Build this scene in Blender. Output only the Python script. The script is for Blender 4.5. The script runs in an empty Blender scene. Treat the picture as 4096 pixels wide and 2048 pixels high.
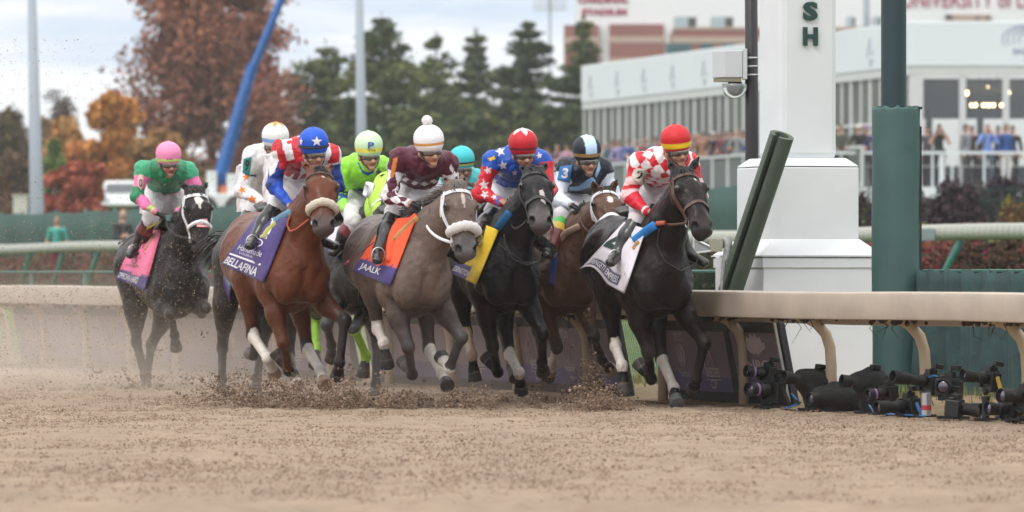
# Horse race coming out of the final turn beside the finish post, overcast autumn day
import bpy, bmesh, math, random, itertools
import numpy as np
from mathutils import Vector, Matrix
from mathutils.bvhtree import BVHTree
R = math.radians
SC = bpy.context.scene
COL = SC.collection
random.seed(7)
RNG = np.random.default_rng(11)
# ---------------------------------------------------------------- camera
LENS, CAMZ, HORIZ = 200.0, 1.03, 1095.0        # photo grid: 4096 x 2048
F = LENS / 36.0 * 4096.0
cam_d = bpy.data.cameras.new('camera'); cam = bpy.data.objects.new('camera', cam_d); COL.objects.link(cam)
cam.location = (0, 0, CAMZ); cam.rotation_euler = (R(90), 0, 0)
cam_d.lens = LENS; cam_d.sensor_width = 36; cam_d.shift_y = (HORIZ - 1024) / 4096
cam_d.clip_start = 1; cam_d.clip_end = 6000
cam_d.dof.use_dof = True; cam_d.dof.focus_distance = 42.6; cam_d.dof.aperture_fstop = 4.0
SC.camera = cam
# ---------------------------------------------------------------- world: overcast sky
W = bpy.data.worlds.new('World'); SC.world = W; W.use_nodes = True
nt = W.node_tree; nt.nodes.clear()
SUN_EL, SUN_AZ = R(48), R(215)
def wn(t, **k):
    n = nt.nodes.new(t)
    for a, b in k.items(): setattr(n, a, b)
    return n
sky = wn('ShaderNodeTexSky', sky_type='NISHITA', sun_disc=False, sun_elevation=SUN_EL, sun_rotation=SUN_AZ)
tc = wn('ShaderNodeTexCoord')
mp = wn('ShaderNodeMapping'); mp.inputs['Scale'].default_value = (9, 9, 60)
nz = wn('ShaderNodeTexNoise'); nz.inputs['Scale'].default_value = 1.6; nz.inputs['Detail'].default_value = 4
sx = wn('ShaderNodeSeparateXYZ')
cr = wn('ShaderNodeValToRGB'); e = cr.color_ramp.elements       # cloud deck by height: white low down, slate blue band, bright overhead
CLOUD = ((0.0, (8.0, 8.15, 8.4)), (.0405, (8.0, 8.15, 8.5)), (.050, (5.0, 5.9, 7.3)), (.085, (4.6, 5.3, 6.4)), (.22, (11, 11, 11.2)), (1.0, (16, 15.9, 15.6)))
e[0].position, e[0].color = CLOUD[0][0], (*CLOUD[0][1], 1); e[1].position, e[1].color = CLOUD[-1][0], (*CLOUD[-1][1], 1)
for p_, c_ in CLOUD[1:-1]: q_ = e.new(p_); q_.color = (*c_, 1)
ad = wn('ShaderNodeMath', operation='MULTIPLY_ADD'); ad.inputs[1].default_value = .05; ad.inputs[2].default_value = -.025
a2 = wn('ShaderNodeMath', operation='ADD')
mx = wn('ShaderNodeMix', data_type='RGBA'); mx.inputs['Factor'].default_value = .97
bg = wn('ShaderNodeBackground'); bg.inputs[1].default_value = .12
ow = wn('ShaderNodeOutputWorld')
L = nt.links.new
L(tc.outputs['Generated'], mp.inputs[0]); L(mp.outputs[0], nz.inputs['Vector'])
L(tc.outputs['Generated'], sx.inputs[0])
L(nz.outputs['Fac'], ad.inputs[0]); L(sx.outputs['Z'], a2.inputs[0]); L(ad.outputs[0], a2.inputs[1]); L(a2.outputs[0], cr.inputs[0])
L(sky.outputs[0], mx.inputs['A']); L(cr.outputs[0], mx.inputs['B'])
L(mx.outputs['Result'], bg.inputs[0]); L(bg.outputs[0], ow.inputs[0])
# ---------------------------------------------------------------- veiled sun
sd = bpy.data.lights.new('sun', 'SUN'); sd.energy = 1.2; sd.angle = R(18); sd.color = (1, .96, .9)
so = bpy.data.objects.new('sun', sd); COL.objects.link(so)
sv = Vector((math.sin(SUN_AZ) * math.cos(SUN_EL), math.cos(SUN_AZ) * math.cos(SUN_EL), math.sin(SUN_EL)))
so.rotation_euler = sv.to_track_quat('Z', 'Y').to_euler()
# ---------------------------------------------------------------- view
SC.view_settings.view_transform = 'Standard'; SC.view_settings.look = 'None'
SC.view_settings.exposure = 0.12; SC.view_settings.gamma = 1
SC.cycles.max_bounces = 6; SC.cycles.transparent_max_bounces = 12; SC.cycles.volume_bounces = 1
SC.cycles.volume_step_rate = 4
# ================================================================ helpers
def PX(px, py, d):
    return np.array(((px - 2048) / F * d, d, CAMZ + (HORIZ - py) / F * d))
def rail_x(d): return 2.10 - .36 * (d - 43)
def rail_d(px):
    k = (px - 2048) / F
    return (2.10 + .36 * 43) / (k + .36)
TH = math.atan(.36)
RT = np.array((-math.sin(TH), math.cos(TH), 0))      # along the rail, away from the camera
RN = np.array((math.cos(TH), math.sin(TH), 0))       # across the rail, into the infield
R0 = np.array((2.10, 43.0, 0))
def RL(a, u, z=0): return R0 + RT * a + RN * u + np.array((0, 0, z))
def along(px, u):                                      # how far along the rail a pixel column lies at offset u
    p = R0 + RN * u; k = (px - 2048) / F
    return (p[0] - k * p[1]) / (k * RT[1] - RT[0])

MATS = {}
def mat(name, col=(.5, .5, .5), rough=.6, var=0, vs=8, bump=0, bs=60, metal=0, attr=None, sheen=0, coat=0, emit=None, spec=.5, alpha=None, trans=0):
    key = name
    if key in MATS: return MATS[key]
    m = bpy.data.materials.new(name); MATS[key] = m; m.use_nodes = True
    t = m.node_tree; b = t.nodes['Principled BSDF']; l = t.links.new
    b.inputs['Roughness'].default_value = rough; b.inputs['Metallic'].default_value = metal
    b.inputs['Specular IOR Level'].default_value = spec
    if sheen: b.inputs['Sheen Weight'].default_value = sheen; b.inputs['Sheen Roughness'].default_value = .4
    if coat: b.inputs['Coat Weight'].default_value = coat; b.inputs['Coat Roughness'].default_value = .2
    if trans: b.inputs['Transmission Weight'].default_value = trans
    if emit: b.inputs['Emission Color'].default_value = (*emit[:3], 1); b.inputs['Emission Strength'].default_value = emit[3]
    c4 = (*col, 1)
    b.inputs['Base Color'].default_value = c4
    src = None
    if attr:
        a = t.nodes.new('ShaderNodeAttribute'); a.attribute_name = attr; src = a.outputs['Color']
    if var:
        o = t.nodes.new('ShaderNodeTexCoord')
        n = t.nodes.new('ShaderNodeTexNoise'); n.inputs['Scale'].default_value = vs; n.inputs['Detail'].default_value = 5; n.inputs['Roughness'].default_value = .6
        l(o.outputs['Object'], n.inputs['Vector'])
        mr = t.nodes.new('ShaderNodeMapRange'); mr.inputs[1].default_value = .25; mr.inputs[2].default_value = .75
        mr.inputs[3].default_value = 1 - var; mr.inputs[4].default_value = 1 + var * .8
        l(n.outputs['Fac'], mr.inputs[0])
        vm = t.nodes.new('ShaderNodeVectorMath'); vm.operation = 'SCALE'
        if src is None: vm.inputs[0].default_value = col
        else: l(src, vm.inputs[0])
        l(mr.outputs[0], vm.inputs['Scale']); src = vm.outputs[0]
        mr2 = t.nodes.new('ShaderNodeMapRange'); mr2.inputs[3].default_value = max(.03, rough - .12); mr2.inputs[4].default_value = min(1, rough + .12)
        l(n.outputs['Fac'], mr2.inputs[0]); l(mr2.outputs[0], b.inputs['Roughness'])
    if src is not None: l(src, b.inputs['Base Color'])
    if bump:
        o = t.nodes.new('ShaderNodeTexCoord')
        n = t.nodes.new('ShaderNodeTexNoise'); n.inputs['Scale'].default_value = bs; n.inputs['Detail'].default_value = 4
        l(o.outputs['Object'], n.inputs['Vector'])
        bp = t.nodes.new('ShaderNodeBump'); bp.inputs['Strength'].default_value = bump; bp.inputs['Distance'].default_value = .02
        l(n.outputs['Fac'], bp.inputs['Height']); l(bp.outputs[0], b.inputs['Normal'])
    if alpha is not None: b.inputs['Alpha'].default_value = alpha
    return m

def obj(name, V, Fc, m=None, parent=None, cols=None, smooth=True, mi=None):
    """one mesh object from arrays (V: n x 3; Fc: list of index tuples or (n,4)/(n,3) array)"""
    me = bpy.data.meshes.new(name)
    V = np.asarray(V, np.float32)
    if isinstance(Fc, np.ndarray):
        nf, k = Fc.shape
        me.vertices.add(len(V)); me.vertices.foreach_set('co', V.ravel())
        me.loops.add(nf * k); me.loops.foreach_set('vertex_index', Fc.ravel().astype(np.int32))
        me.polygons.add(nf); me.polygons.foreach_set('loop_start', np.arange(0, nf * k, k, dtype=np.int32))
        me.update(calc_edges=True); me.validate()
    else:
        me.from_pydata([tuple(map(float, v)) for v in V], [], [tuple(int(i) for i in f) for f in Fc])
    if len(me.polygons):
        me.polygons.foreach_set('use_smooth', np.full(len(me.polygons), smooth))
    if cols is not None:
        ca = me.color_attributes.new('Col', 'FLOAT_COLOR', 'POINT')
        c = np.ones((len(V), 4), np.float32); c[:, :3] = cols
        ca.data.foreach_set('color', c.ravel())
    if m is not None:
        for x in (m if isinstance(m, (list, tuple)) else [m]): me.materials.append(x)
    if mi is not None: me.polygons.foreach_set('material_index', np.asarray(mi, np.int32))
    o = bpy.data.objects.new(name, me); COL.objects.link(o)
    if parent is not None: o.parent = parent
    return o
def thing(name, label, cat, loc=(0, 0, 0), rz=0, group=None):
    o = bpy.data.objects.new(name, None); COL.objects.link(o); o.location = loc; o.rotation_euler = (0, 0, rz)
    o.empty_display_size = .2
    return tag(o, label, cat, group)
def tag(o, label=None, cat=None, group=None, kind=None):
    for k, v in (('label', label), ('category', cat), ('group', group), ('kind', kind)):
        if v: o[k] = v
    return o

class MB:
    """collects simple shapes into one mesh"""
    def __init__(s): s.v = []; s.f = []; s.c = []
    def add(s, V, Fc, col=None):
        n = len(s.v); s.v += [tuple(p) for p in V]; s.f += [tuple(i + n for i in f) for f in Fc]
        s.c += [col or (1, 1, 1)] * len(V)
    def hexa(s, P, col=None):     # 8 points: bottom 4 ccw, top 4 ccw
        s.add(P, [(3, 2, 1, 0), (4, 5, 6, 7), (0, 1, 5, 4), (1, 2, 6, 5), (2, 3, 7, 6), (3, 0, 4, 7)], col)
    def box(s, c, size, rz=0, col=None, M=None):
        x, y, z = (q / 2 for q in size); P = [Vector(p) for p in ((-x, -y, -z), (x, -y, -z), (x, y, -z), (-x, y, -z), (-x, -y, z), (x, -y, z), (x, y, z), (-x, y, z))]
        m = M if M is not None else Matrix.Rotation(rz, 3, 'Z')
        s.hexa([tuple(m @ p + Vector(c)) for p in P], col)
    def tube(s, pts, rad, n=8, cap=True, col=None, flat=None):
        pts = [np.asarray(p, float) for p in pts]; m = len(pts)
        rad = [rad] * m if np.isscalar(rad) or isinstance(rad, tuple) else rad
        V = []; prev = None
        for i, p in enumerate(pts):
            t = pts[min(i + 1, m - 1)] - pts[max(i - 1, 0)]; t = t / (np.linalg.norm(t) + 1e-9)
            a = prev if prev is not None else (np.array((0, 0, 1.)) if abs(t[2]) < .9 else np.array((1., 0, 0)))
            if flat is not None and prev is None: a = np.asarray(flat, float)
            a = a - t * a.dot(t); a /= np.linalg.norm(a) + 1e-9; prev = a; b = np.cross(t, a)
            r = rad[i]; ra, rb = (r if not np.isscalar(r) else (r, r))
            for k in range(n):
                w = 2 * math.pi * k / n; V.append(p + a * ra * math.cos(w) + b * rb * math.sin(w))
        Fc = [(i * n + k, i * n + (k + 1) % n, (i + 1) * n + (k + 1) % n, (i + 1) * n + k) for i in range(m - 1) for k in range(n)]
        if cap: Fc += [tuple(range(n - 1, -1, -1)), tuple((m - 1) * n + k for k in range(n))]
        s.add(V, Fc, col)
    def lathe(s, prof, c=(0, 0, 0), n=24, col=None, M=None):
        V = []
        for r, z in prof:
            for k in range(n):
                w = 2 * math.pi * k / n; p = Vector((r * math.cos(w), r * math.sin(w), z))
                if M is not None: p = M @ p
                V.append(tuple(p + Vector(c)))
        m = len(prof)
        Fc = [(i * n + k, i * n + (k + 1) % n, (i + 1) * n + (k + 1) % n, (i + 1) * n + k) for i in range(m - 1) for k in range(n)]
        Fc += [tuple(range(n - 1, -1, -1)), tuple((m - 1) * n + k for k in range(n))]
        s.add(V, Fc, col)
    def ball(s, c, r, n=10, col=None):
        r = (r, r, r) if np.isscalar(r) else r
        prof = [(math.sin(math.pi * i / n) * 1.0 + 1e-4, -math.cos(math.pi * i / n)) for i in range(n + 1)]
        M = Matrix.Diagonal(r); s.lathe(prof, c, n + 4, col, M)
    def build(s, name, m, parent=None, smooth=False, vc=False):
        o = obj(name, np.array(s.v), s.f, m, parent, cols=np.array(s.c) if vc else None, smooth=False)
        if smooth: o.data.shade_smooth()
        return o
def bevel(o, w=.01, seg=2):
    b = o.modifiers.new('bevel', 'BEVEL'); b.width = w; b.segments = seg; b.limit_method = 'ANGLE'; return o
def autosmooth(o, ang=40):
    o.data.shade_smooth()
    e = o.modifiers.new('split', 'EDGE_SPLIT'); e.split_angle = R(ang); return o

_txt = {}
def text2d(s, bold=.0, res=3):
    """flat triangulated lettering, x from 0 .. width, cap height 1"""
    k = (s, bold)
    if k in _txt: return _txt[k]
    cu = bpy.data.curves.new('lettering', 'FONT'); cu.body = s; cu.resolution_u = res; cu.offset = bold; cu.fill_mode = 'FRONT'
    o = bpy.data.objects.new('lettering', cu)
    me = bpy.data.meshes.new_from_object(o)
    V = np.array([v.co[:2] for v in me.vertices]) if len(me.vertices) else np.zeros((0, 2))
    Fc = [tuple(p.vertices) for p in me.polygons]
    bpy.data.objects.remove(o); bpy.data.curves.remove(cu); bpy.data.meshes.remove(me)
    if len(V): V[:, 0] -= V[:, 0].min(); V[:, 1] -= V[:, 1].min(); V /= V[:, 1].max()
    _txt[k] = (V, Fc); return _txt[k]
def fan(P, rings=4):
    """outline filled by shrinking copies of itself so that it can follow a curved surface"""
    P = np.asarray(P, float); c = P.mean(0); n = len(P); V = [c]; Fc = []
    for k in range(1, rings + 1): V += list(c + (P - c) * k / rings)
    for i in range(n): Fc.append((0, 1 + i, 1 + (i + 1) % n))
    for k in range(rings - 1):
        for i in range(n): a, b = 1 + k * n + i, 1 + k * n + (i + 1) % n; Fc.append((a, b, b + n, a + n))
    return np.array(V), Fc
def star2d(n=5, r=.42, rot=0):
    P = []
    for i in range(2 * n):
        a = math.pi / 2 + rot + i * math.pi / n; q = 1 if i % 2 == 0 else r
        P.append((q * math.cos(a), q * math.sin(a)))
    return np.array(P)
def flat_text(name, s, origin, ux, uy, h, m, parent=None, bold=.0, width=None, center=False, thick=0):
    V, Fc = text2d(s, bold); V = V.copy(); w = V[:, 0].max()
    sx = (width / w) if width else h
    V[:, 0] *= sx; V[:, 1] *= h
    if center: V[:, 0] -= V[:, 0].max() / 2; V[:, 1] -= h / 2
    o = np.asarray(origin, float); P = o + V[:, :1] * np.asarray(ux, float) + V[:, 1:2] * np.asarray(uy, float)
    if thick:
        nrm = np.cross(ux, uy); n = len(P); P2 = P + nrm * thick
        ed = {}
        for f in Fc:
            for a, b in zip(f, f[1:] + f[:1]):
                if (b, a) in ed: ed.pop((b, a))
                else: ed[(a, b)] = 1
        Fc = [tuple(i + n for i in f) for f in Fc] + [tuple(f[::-1]) for f in Fc] + [(a, b, b + n, a + n) for a, b in ed]
        P = np.vstack([P, P2])
    return obj(name, P, Fc, m, parent, smooth=False)

# ---------------------------------------------------------------- numpy noise
def vnoise(P, scale, seed=0):
    P = np.asarray(P, np.float64) * scale; i = np.floor(P).astype(np.int64); f = P - i; f = f * f * (3 - 2 * f)
    def h(a):
        n = a[..., 0] * 73856093 ^ a[..., 1] * 19349663 ^ a[..., 2] * 83492791 ^ (seed * 2654435761)
        n = (n ^ (n >> 13)) * 1274126177 & 0x7fffffff
        return ((n ^ (n >> 16)) & 0xffff) / 65535.0
    r = 0
    for dx, dy, dz in itertools.product((0, 1), repeat=3):
        w = (f[..., 0] if dx else 1 - f[..., 0]) * (f[..., 1] if dy else 1 - f[..., 1]) * (f[..., 2] if dz else 1 - f[..., 2])
        r = r + w * h(i + np.array((dx, dy, dz)))
    return r * 2 - 1
# ---------------------------------------------------------------- smooth-union volumes -> one continuous skin
class SDF:
    def __init__(s, lo, hi, h):
        s.h = h; s.lo = np.array(lo, np.float32); s.n = (np.ceil((np.array(hi) - s.lo) / h).astype(int) + 1)
        s.d = np.full(s.n, .5, np.float32)
    def blk(s, lo, hi):
        a = np.clip(np.floor((np.asarray(lo) - s.lo) / s.h).astype(int), 0, s.n); b = np.clip(np.ceil((np.asarray(hi) - s.lo) / s.h).astype(int) + 1, 0, s.n)
        if (b <= a).any(): return None
        g = [s.lo[i] + s.h * np.arange(a[i], b[i], dtype=np.float32) for i in range(3)]
        P = np.stack(np.meshgrid(*g, indexing='ij'), -1)
        return tuple(slice(x, y) for x, y in zip(a, b)), P
    def mix(s, sl, dd, k, cut=False):
        a = s.d[sl]
        if cut: dd = -dd
        w = np.clip(k - np.abs(a - dd), 0, None) / k
        s.d[sl] = (np.maximum(a, dd) + w * w * k * .25) if cut else (np.minimum(a, dd) - w * w * k * .25)
    def limb(s, a, b, ra, rb, k=.03, side=(0, 1, 0), cut=False, plane=None):
        a = np.asarray(a, np.float32); b = np.asarray(b, np.float32)
        ra = (ra, ra) if np.isscalar(ra) else ra; rb = (rb, rb) if np.isscalar(rb) else rb
        m = max(*ra, *rb) + k + 2 * s.h
        q = s.blk(np.minimum(a, b) - m, np.maximum(a, b) + m)
        if q is None: return
        sl, P = q
        ab = b - a; L = float(np.linalg.norm(ab)) + 1e-6; t0 = ab / L
        n = np.asarray(side, np.float32); n = n - t0 * n.dot(t0); n /= np.linalg.norm(n) + 1e-9; mm = np.cross(t0, n)
        D = P - a; x = D @ t0; t = np.clip(x / L, 0, 1); w = x - t * L
        u = D @ n; v = D @ mm
        rx = ra[0] + (rb[0] - ra[0]) * t; ry = ra[1] + (rb[1] - ra[1]) * t; rz = np.minimum(rx, ry)
        rho = np.sqrt((u / rx) ** 2 + (v / ry) ** 2 + (w / rz) ** 2) + 1e-6
        q2 = np.sqrt(u * u + v * v + w * w)
        dd = np.where(rho < .3, -rz * (1 - rho), q2 * (1 - 1 / rho))
        if plane is not None: dd = np.maximum(dd, (P - np.asarray(plane[0], np.float32)) @ np.asarray(plane[1], np.float32))
        s.mix(sl, dd.astype(np.float32), k, cut)
    def ball(s, c, r, k=.03, axes=None, cut=False):
        c = np.asarray(c, np.float32); r = np.asarray((r, r, r) if np.isscalar(r) else r, np.float32)
        m = r.max() + k + 2 * s.h; q = s.blk(c - m, c + m)
        if q is None: return
        sl, P = q; D = P - c
        if axes is not None: D = D @ np.asarray(axes, np.float32).T
        rho = np.sqrt(((D / r) ** 2).sum(-1)) + 1e-6; l = np.sqrt((D * D).sum(-1))
        dd = np.where(rho < .3, -r.min() * (1 - rho), l * (1 - 1 / rho))
        s.mix(sl, dd.astype(np.float32), k, cut)
    def mesh(s):
        d = s.d; sg = d < 0; nx, ny, nz = d.shape
        cnt = np.zeros((nx - 1, ny - 1, nz - 1), np.int8)
        for i, j, k in itertools.product((0, 1), repeat=3): cnt += sg[i:nx - 1 + i, j:ny - 1 + j, k:nz - 1 + k]
        act = (cnt > 0) & (cnt < 8); A = np.argwhere(act)
        idx = np.full(act.shape, -1, np.int32); idx[act] = np.arange(len(A))
        pos = np.zeros((len(A), 3)); w = np.zeros(len(A))
        cs = list(itertools.product((0, 1), repeat=3))
        for p, q in itertools.combinations(cs, 2):
            if sum(abs(x - y) for x, y in zip(p, q)) != 1: continue
            da = d[A[:, 0] + p[0], A[:, 1] + p[1], A[:, 2] + p[2]]; db = d[A[:, 0] + q[0], A[:, 1] + q[1], A[:, 2] + q[2]]
            m = (da < 0) != (db < 0); t = np.where(m, da / np.where(da == db, 1, da - db), 0)
            pos[m] += (np.array(p) + (np.array(q) - np.array(p)) * t[:, None])[m]; w[m] += 1
        V = (A + pos / w[:, None]) * s.h + s.lo
        Q = []
        for ax in range(3):
            o1, o2 = (ax + 1) % 3, (ax + 2) % 3
            sa = [slice(1, -1)] * 3; sb = [slice(1, -1)] * 3; sa[ax] = slice(0, -1); sb[ax] = slice(1, None)
            a = sg[tuple(sa)]; b = sg[tuple(sb)]; E = np.argwhere(a != b)
            if not len(E): continue
            inn = a[tuple(E.T)]; E = E + 1; E[:, ax] -= 1
            def cell(u, v):
                c = E.copy(); c[:, o1] += u; c[:, o2] += v
                return idx[tuple(c.T)]
            q = np.stack([cell(-1, -1), cell(0, -1), cell(0, 0), cell(-1, 0)], 1)
            q[~inn] = q[~inn][:, ::-1]; Q.append(q)
        Q = np.vstack(Q); Q = Q[(Q >= 0).all(1)]
        return V, Q
def relax(V, Q, it=1, lam=.5):
    n = len(V); a = np.concatenate([Q[:, i] for i in range(4)]); b = np.concatenate([Q[:, (i + 1) % 4] for i in range(4)])
    cnt = np.bincount(a, minlength=n) + np.bincount(b, minlength=n)
    for _ in range(it):
        S = np.stack([np.bincount(a, V[b, i], n) + np.bincount(b, V[a, i], n) for i in range(3)], 1)
        V = V + lam * (S / np.maximum(cnt, 1)[:, None] - V)
    return V
def inpoly(pts, poly):
    x, y = pts[:, 0], pts[:, 1]; r = np.zeros(len(pts), bool); n = len(poly)
    for i in range(n):
        x1, y1 = poly[i]; x2, y2 = poly[(i + 1) % n]
        c = (y1 > y) != (y2 > y)
        r ^= c & (x < (x2 - x1) * (y - y1) / ((y2 - y1) if y2 != y1 else 1e-9) + x1)
    return r
def segdist(P, a, b):
    a = np.asarray(a); b = np.asarray(b); ab = b - a; t = np.clip(((P - a) @ ab) / (ab @ ab), 0, 1)
    return np.linalg.norm(P - a - t[:, None] * ab, axis=1), t
# crops of the photograph used to note where things stand
_CR = {1: (420, 540, .3882), 2: (400, 1000, .4658), 3: (880, 480, .4037), 4: (820, 960, .5124), 5: (1300, 460, .4969), 6: (1340, 960, .5124), 7: (1840, 500, .4969), 8: (1840, 1000, .4969), 9: (2300, 480, .4969), 10: (2300, 1000, .4969)}
def K(c, x, y): o = _CR[c]; return (o[0] + x * o[2], o[1] + y * o[2])
class Frame:
    """a runner's own axes: x forward, y to its left, z up, origin on the ground under its girth"""
    def __init__(s, px, d, x, deg=20, dz=0):
        a = R(deg); s.f = np.array((math.sin(a), -math.cos(a), 0)); s.l = np.array((math.cos(a), math.sin(a), 0))
        p = PX(px, HORIZ, d); s.o = p - s.f * x; s.o[2] = 0; s.dz = dz
        s.rz = math.atan2(s.f[1], s.f[0]); s.M = np.stack([s.f, s.l, (0, 0, 1)])
        s.c = s.M @ (np.array((0, 0, CAMZ)) - s.o)
    def ray(s, p):
        v = np.array(((p[0] - 2048) / F, 1, (HORIZ - p[1]) / F)); v /= np.linalg.norm(v); return s.M @ v
    def atx(s, p, x): r = s.ray(p); return s.c + r * ((x - s.c[0]) / r[0])
    def ik(s, p, A, Ln, sign=1):
        r = s.ray(p); w = np.asarray(A) - s.c; t = w.dot(r); h2 = w.dot(w) - t * t
        q = math.sqrt(max(0, Ln * Ln - h2)); return s.c + r * (t - sign * q)
    def px(s, P):
        Wd = np.asarray(P) @ s.M + s.o
        return np.stack([2048 + F * Wd[..., 0] / Wd[..., 1], HORIZ - F * (Wd[..., 2] - CAMZ) / Wd[..., 1]], -1)
    def world(s, P): return np.asarray(P) @ s.M + s.o
# ================================================================ the ground
def smooth01(t): t = np.clip(t, 0, 1); return t * t * (3 - 2 * t)
def gz(u): return .10 * smooth01(u / .8) * (u > 0) + .62 * smooth01((u - 1.5) / 13) + 2.2 * smooth01((u - 20) / 26)
def uoff(X, Y): return (X - R0[0]) * RN[0] + (Y - R0[1]) * RN[1]
M_TRACK = mat('track_dirt', rough=.95, attr='Col', var=.16, vs=5, bump=.5, bs=38, spec=.15)
M_GRASS = mat('infield_grass', (.11, .19, .045), .9, var=.35, vs=1.3, bump=.6, bs=14, spec=.15)
def dirt_col(P, base=(.285, .215, .157)):
    n = vnoise(P * np.array((1, .5, 1)), 2.2, 1) * .5 + vnoise(P * np.array((1, .45, 1)), 9, 2) * .35
    m = vnoise(P * np.array((1, .45, 1)), 16, 8); c = np.array(base) * (1 + .16 * n)[:, None]
    w = np.clip((m - .40) * 3, 0, .75)[:, None] * .45
    return c * (1 - w) + np.array((.20, .125, .085)) * w
def build_track():
    # near sheet, finely raked and footprinted
    a = np.arange(-22, 30.01, .055); b = np.concatenate([np.arange(-11.5, -1, .05), np.arange(-1, 0.001, .05)])
    def patch(y0, y1, x0, x1, sx, sy, amp):
        ys = np.arange(y0, y1 + 1e-6, sy); xs = np.arange(x0, x1 + 1e-6, sx); Xg, Yg = np.meshgrid(xs, ys); P = np.stack([Xg.ravel(), Yg.ravel(), 0 * Xg.ravel()], 1)
        u = uoff(P[:, 0], P[:, 1])
        z = vnoise(P * np.array((1, .6, 1)), 6, 1) * .5 + vnoise(P * np.array((1, .6, 1)), 14, 2) * .35 + np.maximum(0, vnoise(P * np.array((1, .7, 1)), 21, 5) - .25) * .9 + vnoise(P, 1.1, 4) * .5
        P[:, 2] = z * amp + .0
        nx = len(xs); ny = len(ys); i = np.arange((ny - 1) * (nx - 1)); r, c = i // (nx - 1), i % (nx - 1); q = r * nx + c
        Q = np.stack([q, q + 1, q + nx + 1, q + nx], 1)
        keep = (u[Q].min(1) < .05); return P, Q[keep]
    P1, Q1 = patch(24, 62, -7.5, 7.5, .034, .05, .018)
    o = obj('track', P1, Q1, M_TRACK, cols=dirt_col(P1)); tag(o, kind='structure')
    xs = np.linspace(-60, 40, 160); ys = np.concatenate([np.linspace(2, 24, 12), np.linspace(24, 62, 40), np.linspace(63, 260, 60)])
    Xg, Yg = np.meshgrid(xs, ys); P2 = np.stack([Xg.ravel(), Yg.ravel(), 0 * Xg.ravel() - .035], 1); nx = len(xs)
    i = np.arange((len(ys) - 1) * (nx - 1)); r, c = i // (nx - 1), i % (nx - 1); q = r * nx + c; Q2 = np.stack([q, q + 1, q + nx + 1, q + nx], 1)
    keep = uoff(P2[:, 0], P2[:, 1])[Q2].min(1) < .1
    tag(obj('outer_track', P2, Q2[keep], M_TRACK, cols=dirt_col(P2)), kind='structure')
    # infield: verge, grass bank, turf course, rising lawn
    us = np.concatenate([np.linspace(-.06, 2, 24), np.linspace(2.3, 20, 40), np.linspace(21, 60, 30), np.array((80, 120, 200, 400, 900, 2500))]); as_ = np.concatenate([np.linspace(-40, 120, 400), np.array((140, 180, 260, 400, 700, 1500, 3500))])
    A, U = np.meshgrid(as_, us); W_ = R0[None] + RT[None] * A.ravel()[:, None] + RN[None] * U.ravel()[:, None]
    n = vnoise(np.stack([A.ravel(), U.ravel(), 0 * U.ravel()], 1), 2.5, 3)
    W_[:, 2] = gz(U.ravel()) + n * .03 * np.clip(U.ravel() * 2, 0, 1) * (U.ravel() < 18) + .01
    nx = len(as_); i = np.arange((len(us) - 1) * (nx - 1)); r, c = i // (nx - 1), i % (nx - 1); q = r * nx + c
    cols = np.tile((.070, .115, .030), (len(W_), 1)); uu = U.ravel(); dirt = dirt_col(W_, (.34, .24, .165)); w = np.clip(1.5 - uu * .62 + n * .7 - .9 * smooth01((A.ravel() - 12) / 8), 0, 1)[:, None]; cols = cols * (1 - w) + dirt * w
    dry = np.clip(vnoise(W_, .9, 9), 0, 1)[:, None] * .5; cols = cols * (1 - dry) + np.array((.17, .17, .06)) * dry
    tag(obj('infield', W_, np.stack([q, q + nx, q + nx + 1, q + 1], 1), mat('infield_turf', rough=.95, attr='Col', var=.3, vs=3, bump=.7, bs=30, spec=.1), cols=cols), kind='structure')
    gd = MB(); gd.add([(-4000, -300, -.2), (4000, -300, -.2), (4000, 5500, -.2), (-4000, 5500, -.2)], [(0, 1, 2, 3)]); tag(gd.build('ground', M_GRASS), kind='structure')
build_track()
# ================================================================ running rail
M_RAIL = mat('rail_fibreglass', (.40, .335, .275), .55, var=.16, vs=3, bump=.08, bs=12)
M_RAILP = mat('rail_post_paint', (.50, .40, .28), .5, var=.12, vs=4)
M_CLING = mat('dried_dirt', (.05, .042, .035), .95, var=.4, vs=20, bump=1, bs=40)
root = thing('running_rail', 'cream overhanging running rail on curved posts between dirt track and infield', 'rail', tuple(RL(0, 0)), 0)
def loc(p): return tuple(np.asarray(p) - RL(0, 0))
prof = [(-.395, .700), (-.415, .706), (-.42, .72), (-.42, .868), (-.412, .890), (-.385, .902), (-.12, .900), (.02, .87), (.06, .80), (.05, .665), (.03, .655), (.005, .665), (.0, .74), (-.05, .765), (-.34, .765), (-.37, .75), (-.375, .712)]
as_ = np.arange(-14, 60, 1.0); V = []; Fc = []; n = len(prof)
for a in as_:
    for u, z in prof: V.append(loc(RL(a, u, z + .004 * math.sin(a * 1.3))))
for i in range(len(as_) - 1):
    for k in range(n): Fc.append((i * n + k, (i + 1) * n + k, (i + 1) * n + (k + 1) % n, i * n + (k + 1) % n))
Fc += [tuple(range(n)), tuple((len(as_) - 1) * n + k for k in range(n - 1, -1, -1))]
o = obj('top_rail', np.array(V), Fc, M_RAIL, root); autosmooth(o, 45)
a0 = along(2976, .1); sp = a0 - along(3325, .1); k = 0; a = a0 - 4 * sp
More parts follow.
